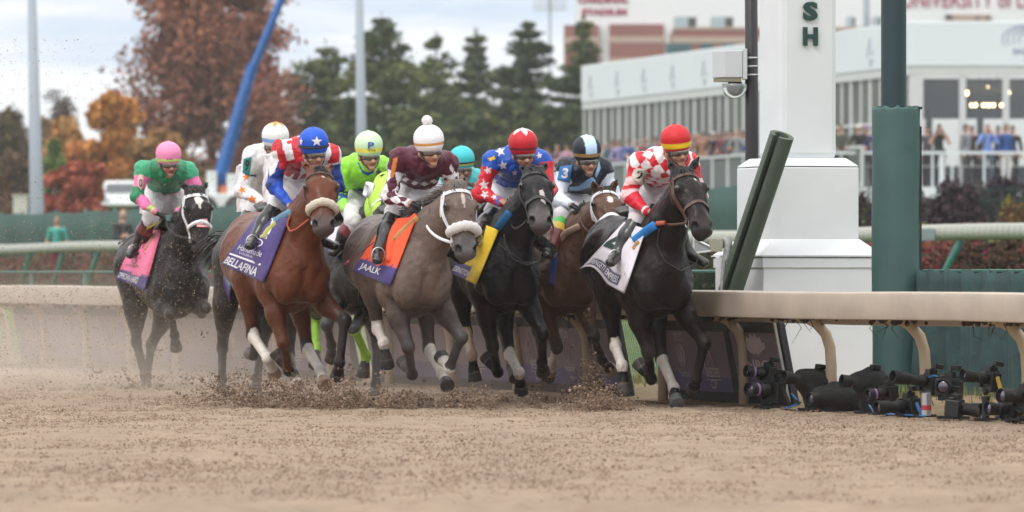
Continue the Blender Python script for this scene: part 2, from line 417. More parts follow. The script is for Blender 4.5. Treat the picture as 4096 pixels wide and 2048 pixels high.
while a < 46:
    b = MB(); b.tube([loc(RL(a, u, z)) for u, z in ((.10, -.05), (.10, .34), (.09, .48), (.055, .58), (-.02, .66), (-.13, .72), (-.26, .75))], [.041] * 5 + [.045, .05], 12)
    post = b.build('post', M_RAILP, root, smooth=True)
    rg = np.random.default_rng(k); b = MB()
    for q in range(26):
        s_ = rg.uniform(-.45, .45); t = rg.uniform(-.32, -.04); b.ball(loc(RL(a + s_, t, .705 + rg.uniform(-.03, .015))), rg.uniform(.012, .04) * (1 - abs(s_)), 5)
    for q in range(5):
        s_ = rg.uniform(-.3, .3); t = rg.uniform(-.3, -.1); p = RL(a + s_, t, .69); b.tube([loc(p), loc(p + rg.normal(0, .03, 3) - np.array((0, 0, .05))), loc(p + rg.normal(0, .04, 3) - np.array((0, 0, .09)))], [.004, .003, .001], 4)
    tag(b.build('caked_dirt', M_CLING, post, smooth=True), kind='stuff')
    a += sp; k += 1
# ================================================================ sponsor boards under the rail
M_BOARD = mat('faded_purple_print', (.23, .172, .20), .6, var=.22, vs=3, bump=.05); M_BOARD2 = mat('deep_purple_print', (.125, .10, .20), .6, var=.25, vs=3)
M_BLACKF = mat('black_vinyl', (.018, .017, .019), .55, var=.2, vs=10); M_PRINT = mat('faded_print', (.62, .52, .52), .7)
def board(pxl, pxr, u0, label, art, ztop=.69, strap=True, ul=None):
    A = RL(along(pxr, u0), u0); B = RL(along(pxl, u0 if ul is None else ul), u0 if ul is None else ul)      # A = near (right), B = far (left)
    t = nrm_(A - B); lean = -RN * .10 + t * -.10; Lb = np.linalg.norm(A - B)
    r = thing('sponsor_board', label, 'board', tuple(B), 0, 'sponsor boards under the rail')
    q = lambda s_, z, o=0: tuple(B + t * s_ + np.array((0, 0, z)) + lean * (z / .7) - RN * o - B)
    b = MB()
    b.hexa([q(0, 0, 0), q(Lb, 0, 0), q(Lb, 0, -.05), q(0, 0, -.05), q(0, ztop, 0), q(Lb, ztop, 0), q(Lb, ztop, -.05), q(0, ztop, -.05)]); fr_ = b.build('frame', M_BLACKF, r)
    b = MB(); m = .035; zb = .10; zt = ztop - .115
    b.hexa([q(m, zb, .004), q(Lb - m * 2, zb, .004), q(Lb - m * 2, zb, -.002), q(m, zb, -.002), q(m, zt, .004), q(Lb - m * 2, zt, .004), q(Lb - m * 2, zt, -.002), q(m, zt, -.002)]); b.build('panel', M_BOARD, r)
    b = MB(); zm = .26
    b.hexa([q(m, zb, .0065), q(Lb - m * 2, zb, .0065), q(Lb - m * 2, zb, .003), q(m, zb, .003), q(m, zm, .0065), q(Lb - m * 2, zm - .05, .0065), q(Lb - m * 2, zm - .05, .003), q(m, zm, .003)]); b.build('lower_panel', M_BOARD2, r)
    if strap:
        b = MB(); b.tube([q(Lb - .03, 0, .02), q(Lb - .03, ztop, .02)], .012, 6); b.build('edge_strip', mat('pale_edge', (.5, .5, .48), .5), r)
    art(r, q, Lb); return r
def nrm_(v): return np.asarray(v) / np.linalg.norm(v)
def art_poly(r, q, name, P, s0, z0, sw, zh, m=None, o=.010):
    P = np.asarray(P, float); V = [q(s0 + sw * x, z0 + zh * y, o) for x, y in P]; return obj(name, V, [tuple(range(len(V)))], m or M_PRINT, r, smooth=False)
def art_line(r, q, name, P, w, s0, z0, sw, zh, m=None, o=.010):
    b = MB(); b.tube([q(s0 + sw * x, z0 + zh * y, o) for x, y in P], (w, .002), 6); return b.build(name, m or M_PRINT, r)
def art_text(r, q, s, s0, z0, w, h, m=None, bold=.0, o=.010):
    V, Fc = text2d(s, bold); V = V.copy(); V[:, 0] *= w / V[:, 0].max(); V[:, 1] *= h
    return obj('lettering', [q(s0 + x, z0 + y, o) for x, y in V], Fc, m or M_PRINT, r, smooth=False)
def art_horse(r, q, L0, w=.26):
    art_line(r, q, 'horse_outline', [(.05, .0), (.12, .35), (.28, .62), (.42, .80), (.50, 1.0), (.55, .82), (.72, .60), (.95, .22), (1.0, .08), (.88, .05), (.75, .18), (.6, .22), (.5, .1)], .004, L0, .28, w, .27)
    art_line(r, q, 'horse_outline', [(.2, .0), (.3, .35), (.5, .45), (.62, .40), (.75, .28)], .003, L0, .28, w, .27); art_line(r, q, 'horse_outline', [(.0, .3), (.2, .58), (.4, .74), (.62, .66), (.82, .36)], .003, L0, .28, w, .27)
    art_text(r, q, 'BREEDERS', L0 + .06, .215, .28, .075, M_PRINT); art_text(r, q, "CUP", L0 + .13, .125, .12, .07, M_PRINT); art_line(r, q, 'rule', [(0, 0), (1, 0)], .003, L0 + .05, .195, .30, 0)
th32 = np.linspace(0, 2 * np.pi, 33)
def art_seal(r, q, L0):
    art_text(r, q, "TITO'S", L0 - .02, .49, .19, .07); art_line(r, q, 'seal', [(.5 + .5 * math.cos(t), .5 + .5 * math.sin(t)) for t in th32], .004, L0, .29, .14, .18); art_line(r, q, 'seal', [(.5 + .38 * math.cos(t), .5 + .38 * math.sin(t)) for t in th32], .003, L0, .29, .14, .18); art_line(r, q, 'seal', [(.4, .2), (.5, .8), (.6, .25)], .008, L0, .29, .14, .18)
    art_text(r, q, 'Handmade', L0 - .03, .21, .22, .055)
def art_nbc(r, q, Lb):
    for k in range(6):
        w = (k - 2.5) * .36; c, s_ = math.sin(w), math.cos(w); P = [(0.5 + c * .12 - s_ * .03, s_ * .15), (.5 + c * .62 - s_ * .12, s_ * .75 + c * .12), (.5 + c * .72, s_ * .95), (.5 + c * .62 + s_ * .12, s_ * .75 - c * .12), (.5 + c * .12 + s_ * .03, s_ * .15)]
        art_poly(r, q, 'peacock_feather', P, Lb * .30, .385, Lb * .36, .20)
    art_text(r, q, 'NBC', Lb * .28, .28, Lb * .40, .085, bold=.03)
def art_a(r, q, Lb): art_horse(r, q, Lb * .12, .22); art_seal(r, q, Lb * .48); art_horse(r, q, Lb * .74, .22)
def art_b(r, q, Lb): art_seal(r, q, Lb * .26); art_horse(r, q, Lb * .58)
board(2968, 3178, .18, 'narrow purple board printed with a feather fan, rightmost under the rail', art_nbc)
board(2680, 2962, .18, 'purple board with horse head outline, under the rail behind the leading horse', art_b, strap=False)
board(2090, 2520, .18, 'long dusty purple board behind the legs of the black and brown horses', art_a, strap=False)
board(1500, 2060, .18, 'dusty purple board in the haze behind the grey horse', art_a, strap=False)
board(560, 1430, .18, 'long pale dust covered board behind the reddish bay', art_a, strap=False)
board(88, 540, .18, 'grey purple dust covered board at the far left of the rail', art_a, strap=False)
# ================================================================ chain-link fence behind the rail
M_WIRE = mat('green_wire', (.02, .10, .075), .5); M_NET = mat('green_netting', (.030, .066, .068), .85, var=.45, vs=4, bump=.8, bs=9)
r = thing('chain_link_fence', 'low green wire fence with dark green netting behind the running rail', 'fence', tuple(RL(0, 1.25)), 0)
o0 = RL(0, 1.25)
for a in [q for q in np.arange(-14, 40, 2.4) if q > along(2868, 1.25) or q < along(3570, 1.25)]:
    b = MB(); b.tube([RL(a, 1.25, 0) - o0, RL(a, 1.25, 1.06) - o0], .02, 8); b.build('post', M_WIRE, r, smooth=True)
b = MB(); ag = along(2868, 1.25); b.tube([RL(ag, 1.25, 1.05) - o0, RL(40, 1.25, 1.05) - o0], .014, 6); b.tube([RL(-14, 1.25, 1.05) - o0, RL(along(3570, 1.25), 1.25, 1.05) - o0], .014, 6); b.build('top_wire', M_WIRE, r)
b = MB()
for a in np.arange(ag + .3, ag + 7, .055):
    for sg in (1, -1):
        pts = [RL(a + sg * (z - .05) * .55, 1.25, z) - o0 for z in (.08, 1.05)]; b.tube(pts, .0022, 3, cap=False)
b.build('mesh_wire', M_WIRE, r)
aa = np.arange(-13.5, along(3560, 1.2), .03); zz = np.linspace(.02, 1.05, 12); V = []
for z in zz:
    for a in aa:
        f = .030 * math.sin(a * 19 + 2 * math.sin(a * 3) + z * .8) + .022 * math.sin(a * 47 + z * 2 + 3 * math.sin(a * 2)); V.append(RL(a, 1.17 + f * (1.2 - .4 * z) - .05 * (1 - z) * math.sin(a * 5), z + (.014 * math.sin(a * 41) + .01 * math.sin(a * 17) if z > 1 else 0)) - o0)
nx = len(aa); Q = np.array([(j * nx + i, j * nx + i + 1, (j + 1) * nx + i + 1, (j + 1) * nx + i) for j in range(len(zz) - 1) for i in range(nx - 1)])
nt_ = obj('netting', np.array(V), Q, M_NET, r); sm = nt_.modifiers.new('thick', 'SOLIDIFY'); sm.thickness = .006
# ================================================================ finish post
M_WHITE = mat('white_paint', (.68, .70, .72), .5, var=.05, vs=3, bump=.06, bs=8); M_SIGNG = mat('dark_green_letter', (.008, .045, .04), .5)
def square(b, c, w, z0, z1, w2=None, ang=R(20)):
    w2 = w if w2 is None else w2; P = []
    for z, s_ in ((z0, w), (z1, w2)):
        for k in range(4):
            a = ang + R(45) + k * R(90) + R(180); P.append((c[0] + s_ / math.sqrt(2) * math.cos(a), c[1] + s_ / math.sqrt(2) * math.sin(a), z))
    b.hexa(P)
FD = 45.9; fc = PX(3190, HORIZ, FD); fc[2] = 0; FZ = lambda y: CAMZ + (HORIZ - y) / F * FD
r = thing('finish_post', 'tall white square finish post with stepped base and green letters', 'post', tuple(fc)); c0 = (0, 0)
b = MB(); square(b, c0, .50, FZ(640), 5.2); o = b.build('shaft', M_WHITE, r); bevel(o, .055, 2)
b = MB(); square(b, c0, .76, FZ(668), FZ(634), .60); square(b, c0, .752, FZ(960), FZ(671)); o = b.build('plinth', M_WHITE, r); bevel(o, .01)
b = MB(); square(b, c0, 1.06, FZ(1022), FZ(957), .76); square(b, c0, 1.075, FZ(1028), FZ(1023)); o = b.build('flare', M_WHITE, r); bevel(o, .008)
b = MB(); square(b, c0, 1.02, -.1, FZ(1030)); o = b.build('base', M_WHITE, r); bevel(o, .008)
b = MB(); square(b, c0, 1.045, FZ(1072), FZ(1033)); o = b.build('trim_board', M_WHITE, r); bevel(o, .006)
fa = R(20); fx = np.array((math.cos(fa), math.sin(fa), 0)); fn_ = np.array((math.sin(fa), -math.cos(fa), 0))
for k, (ch, y) in enumerate((('I', -50), ('S', 50), ('H', 151))):
    p = fn_ * .262 + np.array((0, 0, FZ(y))); flat_text('letter_' + 'ish'[k], ch, p, fx, np.array((0, 0, 1)), .150, M_SIGNG, r, bold=.05, width=.128 if ch != 'I' else .05, center=True, thick=.012)
# ================================================================ padded green pole, leaning pad, black pole with camera
M_PAD = mat('green_vinyl_pad', (.040, .095, .090), .55, var=.14, vs=2.5, bump=.25, bs=7); M_PADD = mat('drab_green_pad', (.080, .105, .080), .6, var=.2, vs=4, bump=.2, bs=9); M_POLEG = mat('dark_green_pole', (.012, .034, .042), .45, var=.1, vs=3)
gd = 43.8; gc = PX(3585, HORIZ, gd); gc[2] = 0; GZ = lambda y: CAMZ + (HORIZ - y) / F * gd; sg_ = F / gd
r = thing('padded_pole', 'dark green pole wrapped in green vinyl padding beside the finish post', 'pole', tuple(gc))
b = MB(); b.lathe([(.098, 0), (.098, 5.2)], (-.02, 0, 0), 32); o = b.build('pole', M_POLEG, r); autosmooth(o)
n = 64; V = []; zs = list(np.linspace(.0, GZ(440), 60)); rg = np.random.default_rng(4)
prof = [(.187, z) for z in zs] + [(.184, GZ(432)), (.172, GZ(430)), (.11, GZ(434))]
for j, (rr, z) in enumerate(prof):
    for k in range(n):
        w = 2 * math.pi * k / n; d = 0
        seam = math.exp(-((math.sin((w - .0) / 2) * 2) / .16) ** 2); d += -.014 * seam + seam * .010 * math.sin(z * 38 + 3 * math.sin(z * 9))
        d += .004 * math.sin(3 * w + z * 4) * (z < 2); zz_ = z + (.010 * math.sin(11 * w) + .006 * math.sin(23 * w) if j >= len(zs) else 0)
        V.append(((rr + d) * math.cos(w), (rr + d) * math.sin(w), zz_))
Fc = [(i * n + k, i * n + (k + 1) % n, (i + 1) * n + (k + 1) % n, (i + 1) * n + k) for i in range(len(prof) - 1) for k in range(n)]
obj('padding', np.array(V), Fc, M_PAD, r); b = MB(); b.box((.186, -.03, GZ(1000)), (.012, .05, 1.9)); b.box((.15, -.06, GZ(433)), (.09, .05, .02)); b.build('seam_flap', M_BLACKF, r)
# spare pad leaning against the post
A = PX(2778, 1606, 45.55); B = PX(3128, 540, 44.85); A[2] = max(A[2], .02); ax_ = nrm_(B - A); L_ = np.linalg.norm(B - A); e1 = nrm_(np.cross(ax_, (0, 1, 0))); e1 = e1 if e1[0] > 0 else -e1; e2 = np.cross(ax_, e1); e2 = e2 if e2[1] < 0 else -e2
r = thing('spare_pad', 'drab green split pole pad leaning against the finish post', 'pad', tuple(A))
V = []; m_ = 26; ro, ri = .098, .060; arc = [R(118) + R(14) + (R(360) - R(28)) * k / (m_ - 1) for k in range(m_)]
for t in np.linspace(0, L_, 12):
    for rr in (ro, ri):
        for a in arc: V.append(ax_ * t + e1 * rr * math.cos(a) + e2 * rr * math.sin(a))
Fc = []; N2 = 2 * m_
for i in range(11):
    for k in range(m_ - 1):
        a = i * N2 + k; Fc += [(a, a + 1, a + 1 + N2, a + N2), (a + m_, a + m_ + N2, a + m_ + 1 + N2, a + m_ + 1)]
    Fc += [(i * N2, (i + 1) * N2, (i + 1) * N2 + m_, i * N2 + m_), (i * N2 + m_ - 1, i * N2 + N2 - 1, (i + 1) * N2 + N2 - 1, (i + 1) * N2 + m_ - 1)]
for i in (0, 11): Fc += [(i * N2 + k, i * N2 + k + 1, i * N2 + m_ + k + 1, i * N2 + m_ + k) for k in range(m_ - 1)]
o = obj('foam_shell', np.array(V), Fc, M_PADD, r); autosmooth(o, 50)
# black pole with housing and dome camera
M_BPOLE = mat('black_pole', (.022, .018, .022), .45, var=.15, vs=4); M_HOUS = mat('grey_white_housing', (.52, .53, .55), .45, var=.06, vs=5)
bd = 46.9; bc = PX(3010, HORIZ, bd); bc[2] = 0; BZ = lambda y: CAMZ + (HORIZ - y) / F * bd; BX = lambda x: (x - 3010) / F * bd
r = thing('black_pole', 'slim black pole with steel bands rising behind the finish post', 'pole', tuple(bc))
b = MB(); b.tube([(0, 0, 0), (-.005, 0, BZ(640)), (-.02, 0, 5.3)], [.058, .055, .050], 24); b.build('shaft', M_BPOLE, r, smooth=True)
for y in (232, 266, 300):
    b = MB(); b.lathe([(.056, -.008), (.06, -.008), (.06, .008), (.056, .008)], (-.012, 0, BZ(y)), 24); b.build('band', M_STEEL2 if 'M_STEEL2' in globals() else mat('steel_band', (.5, .5, .52), .35, metal=.9), r, smooth=True)
r = thing('dome_camera', 'pale grey camera housing with glass dome bolted to the black pole', 'camera', (bc[0] + BX(2915), bc[1] - .02, BZ(262)))
hx0, hx1, hz0, hz1 = BX(2848) - BX(2915), BX(2968) - BX(2915), BZ(312) - BZ(262), BZ(205) - BZ(262)
b = MB(); b.hexa([(hx0, -.02, hz0), (hx0 + .10, -.12, hz0), (hx1, -.12, hz0), (hx1, .14, hz0), (hx0, -.02, hz1), (hx0 + .10, -.12, hz1), (hx1, -.12, hz1), (hx1, .14, hz1)]); o = b.build('housing', M_HOUS, r); bevel(o, .006)
b = MB(); b.hexa([(hx0 + .01, -.015, hz0 - .035), (hx0 + .105, -.11, hz0 - .035), (hx1 - .01, -.11, hz0 - .035), (hx1 - .01, .13, hz0 - .035), (hx0 + .01, -.015, hz0 - .002), (hx0 + .105, -.11, hz0 - .002), (hx1 - .01, -.11, hz0 - .002), (hx1 - .01, .13, hz0 - .002)]); b.build('base_tray', mat('drab_metal', (.22, .21, .15), .5), r)
b = MB(); b.box((hx1 + .02, -.05, (hz0 + hz1) / 2 + .0), (.035, .16, hz1 - hz0 + .03)); o = b.build('bracket', M_HOUS, r); bevel(o, .004)
b = MB(); b.lathe([(.005, -.125), (.04, -.118), (.075, -.095), (.098, -.06), (.105, -.02), (.105, .0)], (.045, -.02, hz0 - .05), 24); b.build('dome', mat('dome_plastic', (.75, .78, .8), .15, trans=.75, coat=.5), r, smooth=True)
b = MB(); b.ball((.05, -.02, hz0 - .075), .05, 8); b.box((.05, -.02, hz0 - .05), (.11, .1, .03)); b.build('lens_unit', M_BLACKF, r)
# floodlight and white post beside the base
fd_ = 45.2; p0 = PX(2868, 980, fd_); k_ = fd_ / F
r = thing('floodlight', 'small cream floodlight on a mottled grey arm beside the finish post', 'lamp', tuple(p0))
b = MB(); b.hexa([(-22 * k_, -.03, -27 * k_), (22 * k_, -.03, -27 * k_), (22 * k_, .08, -27 * k_), (-22 * k_, .08, -27 * k_), (-36 * k_, -.05, 26 * k_), (24 * k_, -.05, 26 * k_), (24 * k_, .1, 26 * k_), (-36 * k_, .1, 26 * k_)]); o = b.build('lamp_housing', mat('cream_metal', (.42, .41, .34), .5, var=.1, vs=12), r); bevel(o, .004)
b = MB(); b.tube([(40 * k_, 0, 34 * k_), (44 * k_, 0, 0), (40 * k_, 0, -50 * k_), (28 * k_, 0, -66 * k_), (20 * k_, 0, -150 * k_), (20 * k_, 0, -320 * k_)], [.036, .036, .032, .02, .014, .014], 10); b.build('arm', mat('galvanised', (.36, .37, .37), .5, var=.4, vs=30), r, smooth=True)
r = thing('white_post', 'short white square post left of the finish post base', 'post', tuple(PX(2885, HORIZ, 46.0) * np.array((1, 1, 0))))
b = MB(); b.box((0, 0, (CAMZ + (HORIZ - 1024) / F * 46) / 2), (.075, .075, CAMZ + (HORIZ - 1024) / F * 46), R(20)); o = b.build('shaft', M_WHITE, r); bevel(o, .005)
b = MB(); b.box((0.02, 0.01, CAMZ + (HORIZ - 1020) / F * 45), (.095, .095, .014), R(20)); b.build('cap', M_WHITE, r)
r = thing('tilted_panel', 'small white framed pane tilted beside the floodlight', 'panel', tuple(PX(2815, 985, 45.6)))
k_ = 45.6 / F; b = MB()
for a, c in (((-40, -28), (38, -18)), ((-40, 30), (38, -8)), ((-40, -28), (-40, 30)), ((38, -18), (38, -8))): b.tube([(a[0] * k_, 0, a[1] * k_), (c[0] * k_, -.12 if c[0] > 0 else 0, c[1] * k_)], .008, 6)
b.build('frame', M_WHITE, r); b = MB(); b.add([(-40 * k_, .004, -28 * k_), (38 * k_, -.10, -18 * k_), (38 * k_, -.10, -8 * k_), (-40 * k_, .004, 30 * k_)], [(0, 1, 2, 3)]); b.build('pane', mat('grey_pane', (.35, .37, .38), .3), r)
# ================================================================ horses
def nrm(v): v = np.asarray(v, float); return v / (np.linalg.norm(v) + 1e-9)
def hind_knee(J, H, l1=.40, l2=.47, bend=(1, 0, .15)):
    J, H = np.asarray(J), np.asarray(H); d = H - J; L = np.linalg.norm(d); u = d / L
    L = min(L, (l1 + l2) * .995); a = (l1 * l1 - l2 * l2 + L * L) / (2 * L); h = math.sqrt(max(1e-4, l1 * l1 - a * a))
    b = np.asarray(bend, float); b = nrm(b - u * b.dot(u)); return J + u * a + b * h
M_COAT = mat('horse_coat', rough=.44, attr='Col', var=.20, vs=11, bump=.10, bs=40, sheen=.0, spec=.16, coat=.10)
def coat_relief(m):
    t = m.node_tree; l = t.links.new; b = t.nodes['Principled BSDF']; o = t.nodes.new('ShaderNodeTexCoord')
    n1 = t.nodes.new('ShaderNodeTexNoise'); n1.inputs['Scale'].default_value = 7; n1.inputs['Detail'].default_value = 2; n1.inputs['Distortion'].default_value = .6
    n2 = t.nodes.new('ShaderNodeTexNoise'); n2.noise_type = 'RIDGED_MULTIFRACTAL'; n2.inputs['Scale'].default_value = 5.5; n2.inputs['Detail'].default_value = 1.5
    ma = t.nodes.new('ShaderNodeMath'); ma.operation = 'MULTIPLY_ADD'; ma.inputs[1].default_value = .20; l(o.outputs['Object'], n1.inputs['Vector']); l(o.outputs['Object'], n2.inputs['Vector']); l(n2.outputs['Fac'], ma.inputs[0]); l(n1.outputs['Fac'], ma.inputs[2])
    bp = t.nodes.new('ShaderNodeBump'); bp.inputs['Strength'].default_value = .8; bp.inputs['Distance'].default_value = .04; l(ma.outputs[0], bp.inputs['Height'])
    old = b.inputs['Normal'].links[0].from_node; l(bp.outputs[0], old.inputs['Normal'])
coat_relief(M_COAT)
M_HAIR = mat('horse_hair', (.012, .01, .009), .55, var=.3, vs=30)
M_WHITE_STRAP = mat('white_nylon', (.72, .72, .76), .5, var=.08, vs=30)
M_LEATHER = mat('bridle_leather', (.07, .03, .02), .45, var=.25, vs=40)
M_DARK_STRAP = mat('dark_leather', (.018, .016, .016), .45, var=.2, vs=40)
M_STEEL = mat('steel', (.55, .55, .55), .3, metal=1)
M_FLEECE = mat('sheepskin', (.72, .64, .52), .95, var=.12, vs=60, bump=.9, bs=140, sheen=.5)
M_FLEECE_W = mat('white_sheepskin', (.8, .76, .76), .95, var=.1, vs=60, bump=.9, bs=140, sheen=.5)
def make_horse(S):
    fr = Frame(S['px'], S['d'], .78, S.get('deg', 20), S.get('dz', 0)); h = S.get('h', .0105)
    dz = S.get('dz', 0); Z = np.array((0, 0, dz))
    P = fr.atx(S['poll'], S.get('xp', .98)); M = fr.ik(S['muz'], P, S.get('hl', .60), 1)
    a = nrm(M - P); yaw = S.get('yaw', 0)
    n = np.cross((0, 0, 1), a); n = nrm(n + np.array((yaw, 0, S.get('roll', 0)))); n = nrm(n - a * n.dot(a)); f = np.cross(a, n)
    if f[2] < 0 and f[0] < 0: f = -f; n = -n
    if n[1] < 0: n = -n
    f = np.cross(a, n); f = f if f[2] > -.2 else -f
    HD = lambda t, ff=0, nn=0: P + a * t + f * ff + n * nn
    lo = np.array((-1.12, -.62, -.02)); hi = np.array((max(1.05, M[0], P[0]) + .22, .62, max(P[2] + .24, 1.8)))
    lo[1] = min(lo[1], P[1] - .3, M[1] - .2); hi[1] = max(hi[1], P[1] + .3, M[1] + .2)
    s = SDF(lo, hi, h)
    T = [(-.80, 1.24, .14, .20), (-.58, 1.265, .255, .275), (-.30, 1.225, .25, .29), (0, 1.18, .285, .345), (.28, 1.13, .265, .385), (.50, 1.10, .235, .36), (.67, 1.08, .19, .25)]
    pit = S.get('pit', 0)
    tp = lambda x, y, z: np.array((x, y, z + dz + pit * x))
    for (x0, z0, a0, b0), (x1, z1, a1, b1) in zip(T, T[1:]):
        s.limb(tp(x0, 0, z0), tp(x1, 0, z1), (a0, b0), (a1, b1), .012)
    s.limb(tp(.42, 0, 1.43), tp(-.05, 0, 1.46), (.05, .085), (.05, .05), .10)          # withers
    # neck
    B0 = tp(.42, 0, 1.20); E = HD(.10, -.13); mid = (B0 + E) / 2 + np.array((.02, 0, .0))
    s.limb(B0, mid, (.185, .30), (.135, .205), .09); s.limb(mid, E, (.135, .205), (.095, .125), .06)
    s.limb(tp(.62, 0, 1.02), mid + np.array((.05, 0, -.10)), (.15, .16), (.06, .07), .10)  # under-neck to breast
    # head
    ax3 = np.stack([a, n, f])
    s.limb(HD(.03, -.07), HD(.23, -.055), (.098, .09), (.122, .108), .03, side=n)
    s.ball(HD(.215, -.115), (.150, .098, .09), .03, ax3)
    s.limb(HD(.21, -.05), HD(.46, -.05), (.116, .092), (.078, .064), .04, side=n)
    s.limb(HD(.25, -.10), HD(.47, -.085), (.082, .056), (.060, .054), .03, side=n)
    s.limb(HD(.46, -.052), HD(.555, -.058), (.078, .064), (.083, .064), .03, side=n)
    s.ball(HD(.578, -.062), (.038, .076, .056), .03, ax3)
    s.ball(HD(.565, -.118), (.05, .046, .032), .025, ax3)                                   # chin
    s.limb(HD(.16, .03), HD(.42, .005), (.045, .02), (.028, .02), .05, side=n)             # nasal bone
    for q in (1, -1):
        s.ball(HD(.195, .012, q * .104), (.045, .026, .032), .025, ax3)                    # brow
        s.ball(HD(.53, -.02, q * .057), (.047, .031, .033), .02, ax3)                      # nostril rim
        s.ball(HD(.556, -.014, q * .072), (.034, .022, .022), .010, ax3, cut=True)
        s.limb(HD(.30, -.02, q * .088), HD(.40, -.03, q * .070), .018, .01, .03)           # facial crest
        s.limb(HD(.555, -.095, q * .057), HD(.50, -.10, q * .076), .006, .007, .01, cut=True)   # lips
    # ears
    for q, tip in zip((-1, 1), S.get('ears', (None, None))):
        b = HD(-.005, -.035, q * .062)
        tpnt = fr.ik(tip, b, .15, S.get('earsign', -1)) if tip else b + nrm(-a * .6 + n * q * .4 - f * .6) * .14
        m = b + (tpnt - b) * .5; 
        s.limb(b, m, .030, .030, .02); s.limb(m, tpnt, .029, .007, .01)
        s.limb(b + (tpnt - b) * .25 + np.array((.026, q * .01, 0)), b + (tpnt - b) * .8 + np.array((.016, 0, 0)), .016, .006, .008, cut=True)
    # breast and shoulders
    for q in (1, -1):
        s.ball(tp(.70, q * .110, .975), (.125, .112, .165), .022)
        s.limb(tp(.72, q * .06, 1.12), tp(.60, q * .20, .96), .06, .05, .03)
        s.ball(tp(.44, q * .215, 1.12), (.10, .055, .20), .03)
        s.ball(tp(-.50, q * .20, 1.20), (.17, .085, .17), .03)
        s.limb(tp(.36, q * .13, 1.34), tp(.62, q * .165, 1.04), (.075, .12), (.10, .12), .06)
        s.limb(tp(.25, q * .165, 1.15), tp(.42, q * .17, .92), (.08, .17), (.09, .13), .06)
    s.limb(tp(.86, 0, 1.06), tp(.80, 0, .84), .022, .022, .05, cut=True)
    fd = {}
    parts = []
    for key, q in (('rf', -1), ('lf', 1)):
        L = S.get(key)
        el = tp(.46, q * .165, .89)
        if L is None:
            kn = tp(.66, q * .16, .62); ft = tp(.50, q * .15, .40); hf = tp(.35, q * .15, .42)
        else:
            kn = fr.ik(L[0], el, .40, 1); sg = S.get(key + 's', (-1, -1))
            ft = fr.ik(L[1], kn, .30, sg[0]); hf = fr.ik(L[2], ft, .19, sg[1])
        s.limb(el + np.array((0, 0, .08)), el + (kn - el) * .45, (.105, .125), (.072, .085), .06)
        s.limb(el + (kn - el) * .4, kn, (.075, .088), (.044, .048), .04)
        s.ball(kn + nrm(kn - el) * .01, (.05, .048, .055), .03)
        s.limb(kn, ft, (.037, .043), (.033, .039), .025); s.ball(ft, .043, .025)
        parts.append((key, q, kn, ft, hf, el))
    for key, q in (('rh', -1), ('lh', 1)):
        L = S.get(key); J = tp(-.45, q * .15, 1.22)
        if L is None:
            hk = tp(-.62, q * .15, .62); ft = tp(-.40, q * .14, .32); hf = tp(-.28, q * .14, .22)
        else:
            hk = fr.atx(L[0], L[3]); ft = fr.ik(L[1], hk, .37, L[4] if len(L) > 4 else 1); hf = fr.ik(L[2], ft, .21, L[5] if len(L) > 5 else 1)
        st = hind_knee(J, hk, bend=(1, q * .25, .15))
        s.limb(J, st, (.16, .22), (.10, .135), .07); s.limb(tp(-.66, q * .13, 1.16), st + (hk - st) * .3, (.12, .17), (.07, .09), .08)
        s.limb(st, st + (hk - st) * .5, (.095, .125), (.062, .078), .06); s.limb(st + (hk - st) * .45, hk, (.062, .078), (.042, .055), .04)
        s.ball(hk, (.05, .048, .06), .03)
        pt = hk + nrm(hk - ft) * .03 + nrm(st - hk) * .02 - np.array((.03, 0, 0)); s.ball(pt, .034, .03)
        s.limb(hk, ft, (.040, .050), (.034, .042), .025); s.ball(ft, .045, .025)
        parts.append((key, q, hk, ft, hf, st))
    for key, q, kn, ft, hf, el in parts:
        dd = nrm(hf - ft); Lh = np.linalg.norm(hf - ft)
        s.limb(ft, ft + dd * (Lh - .085), .036, .036, .02)
        s.limb(ft + dd * (Lh - .095), ft + dd * (Lh + .05), .046, .067, .012, plane=(hf, dd))
        fd[key] = (kn, ft, hf, el)
    V, Q = s.mesh(); V = relax(V, Q, 3, .4)
    # ------- coat colour per point
    c = np.tile(np.array(S['coat'], float), (len(V), 1)); blk = np.array(S.get('points', S['coat']), float)
    nz = vnoise(V, 7, 3)
    def blend(mask, col): 
        nonlocal c
        mask = np.clip(mask, 0, 1)[:, None]; c = c * (1 - mask) + np.asarray(col, float) * mask
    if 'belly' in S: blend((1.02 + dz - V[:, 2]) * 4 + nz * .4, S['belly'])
    if 'dapple' in S:
        dn = vnoise(V, 16, 5) * .6 + vnoise(V, 31, 6) * .4; c *= (1 + .22 * dn)[:, None]
    if 'rump' in S: blend((-.25 - V[:, 0]) * 3 + nz * .5, S['rump'])
    dh, th = segdist(V, P, M)
    if 'muzzle' in S: blend(np.where(dh < .16, (th - .72) * 6 + nz * .15, 0), S['muzzle'])
    hoofc = S.get('hoof', (.045, .04, .038))
    for key, (kn, ft, hf, el) in fd.items():
        d1, t1 = segdist(V, el, kn); d2, t2 = segdist(V, kn, ft); d3, t3 = segdist(V, ft, hf)
        lower = (np.minimum(d2, d3) < .085)
        near = np.minimum(np.minimum(d1, d2), d3)
        if 'points' in S:
            lim = S.get('pt_' + key, 0.0)
            w = np.where(lower & (np.minimum(d2, d3) < d1 + .02), 1, 0) if lim == 0 else np.where(lower & ((t2 > lim) | (d3 < d2)), 1, 0)
            blend(w, blk)
            if lim == 0: blend(np.where(d1 < .10, (t1 - .75) * 5, 0), blk)
        sk = S.get('sock_' + key)
        if sk:   # (start along cannon, colour, end along pastern)
            blend(np.where(lower & (((t2 > sk[0]) & (d2 <= d3 + .02)) | ((d3 < d2) & (t3 < sk[2]))), 1.0, 0), sk[1])
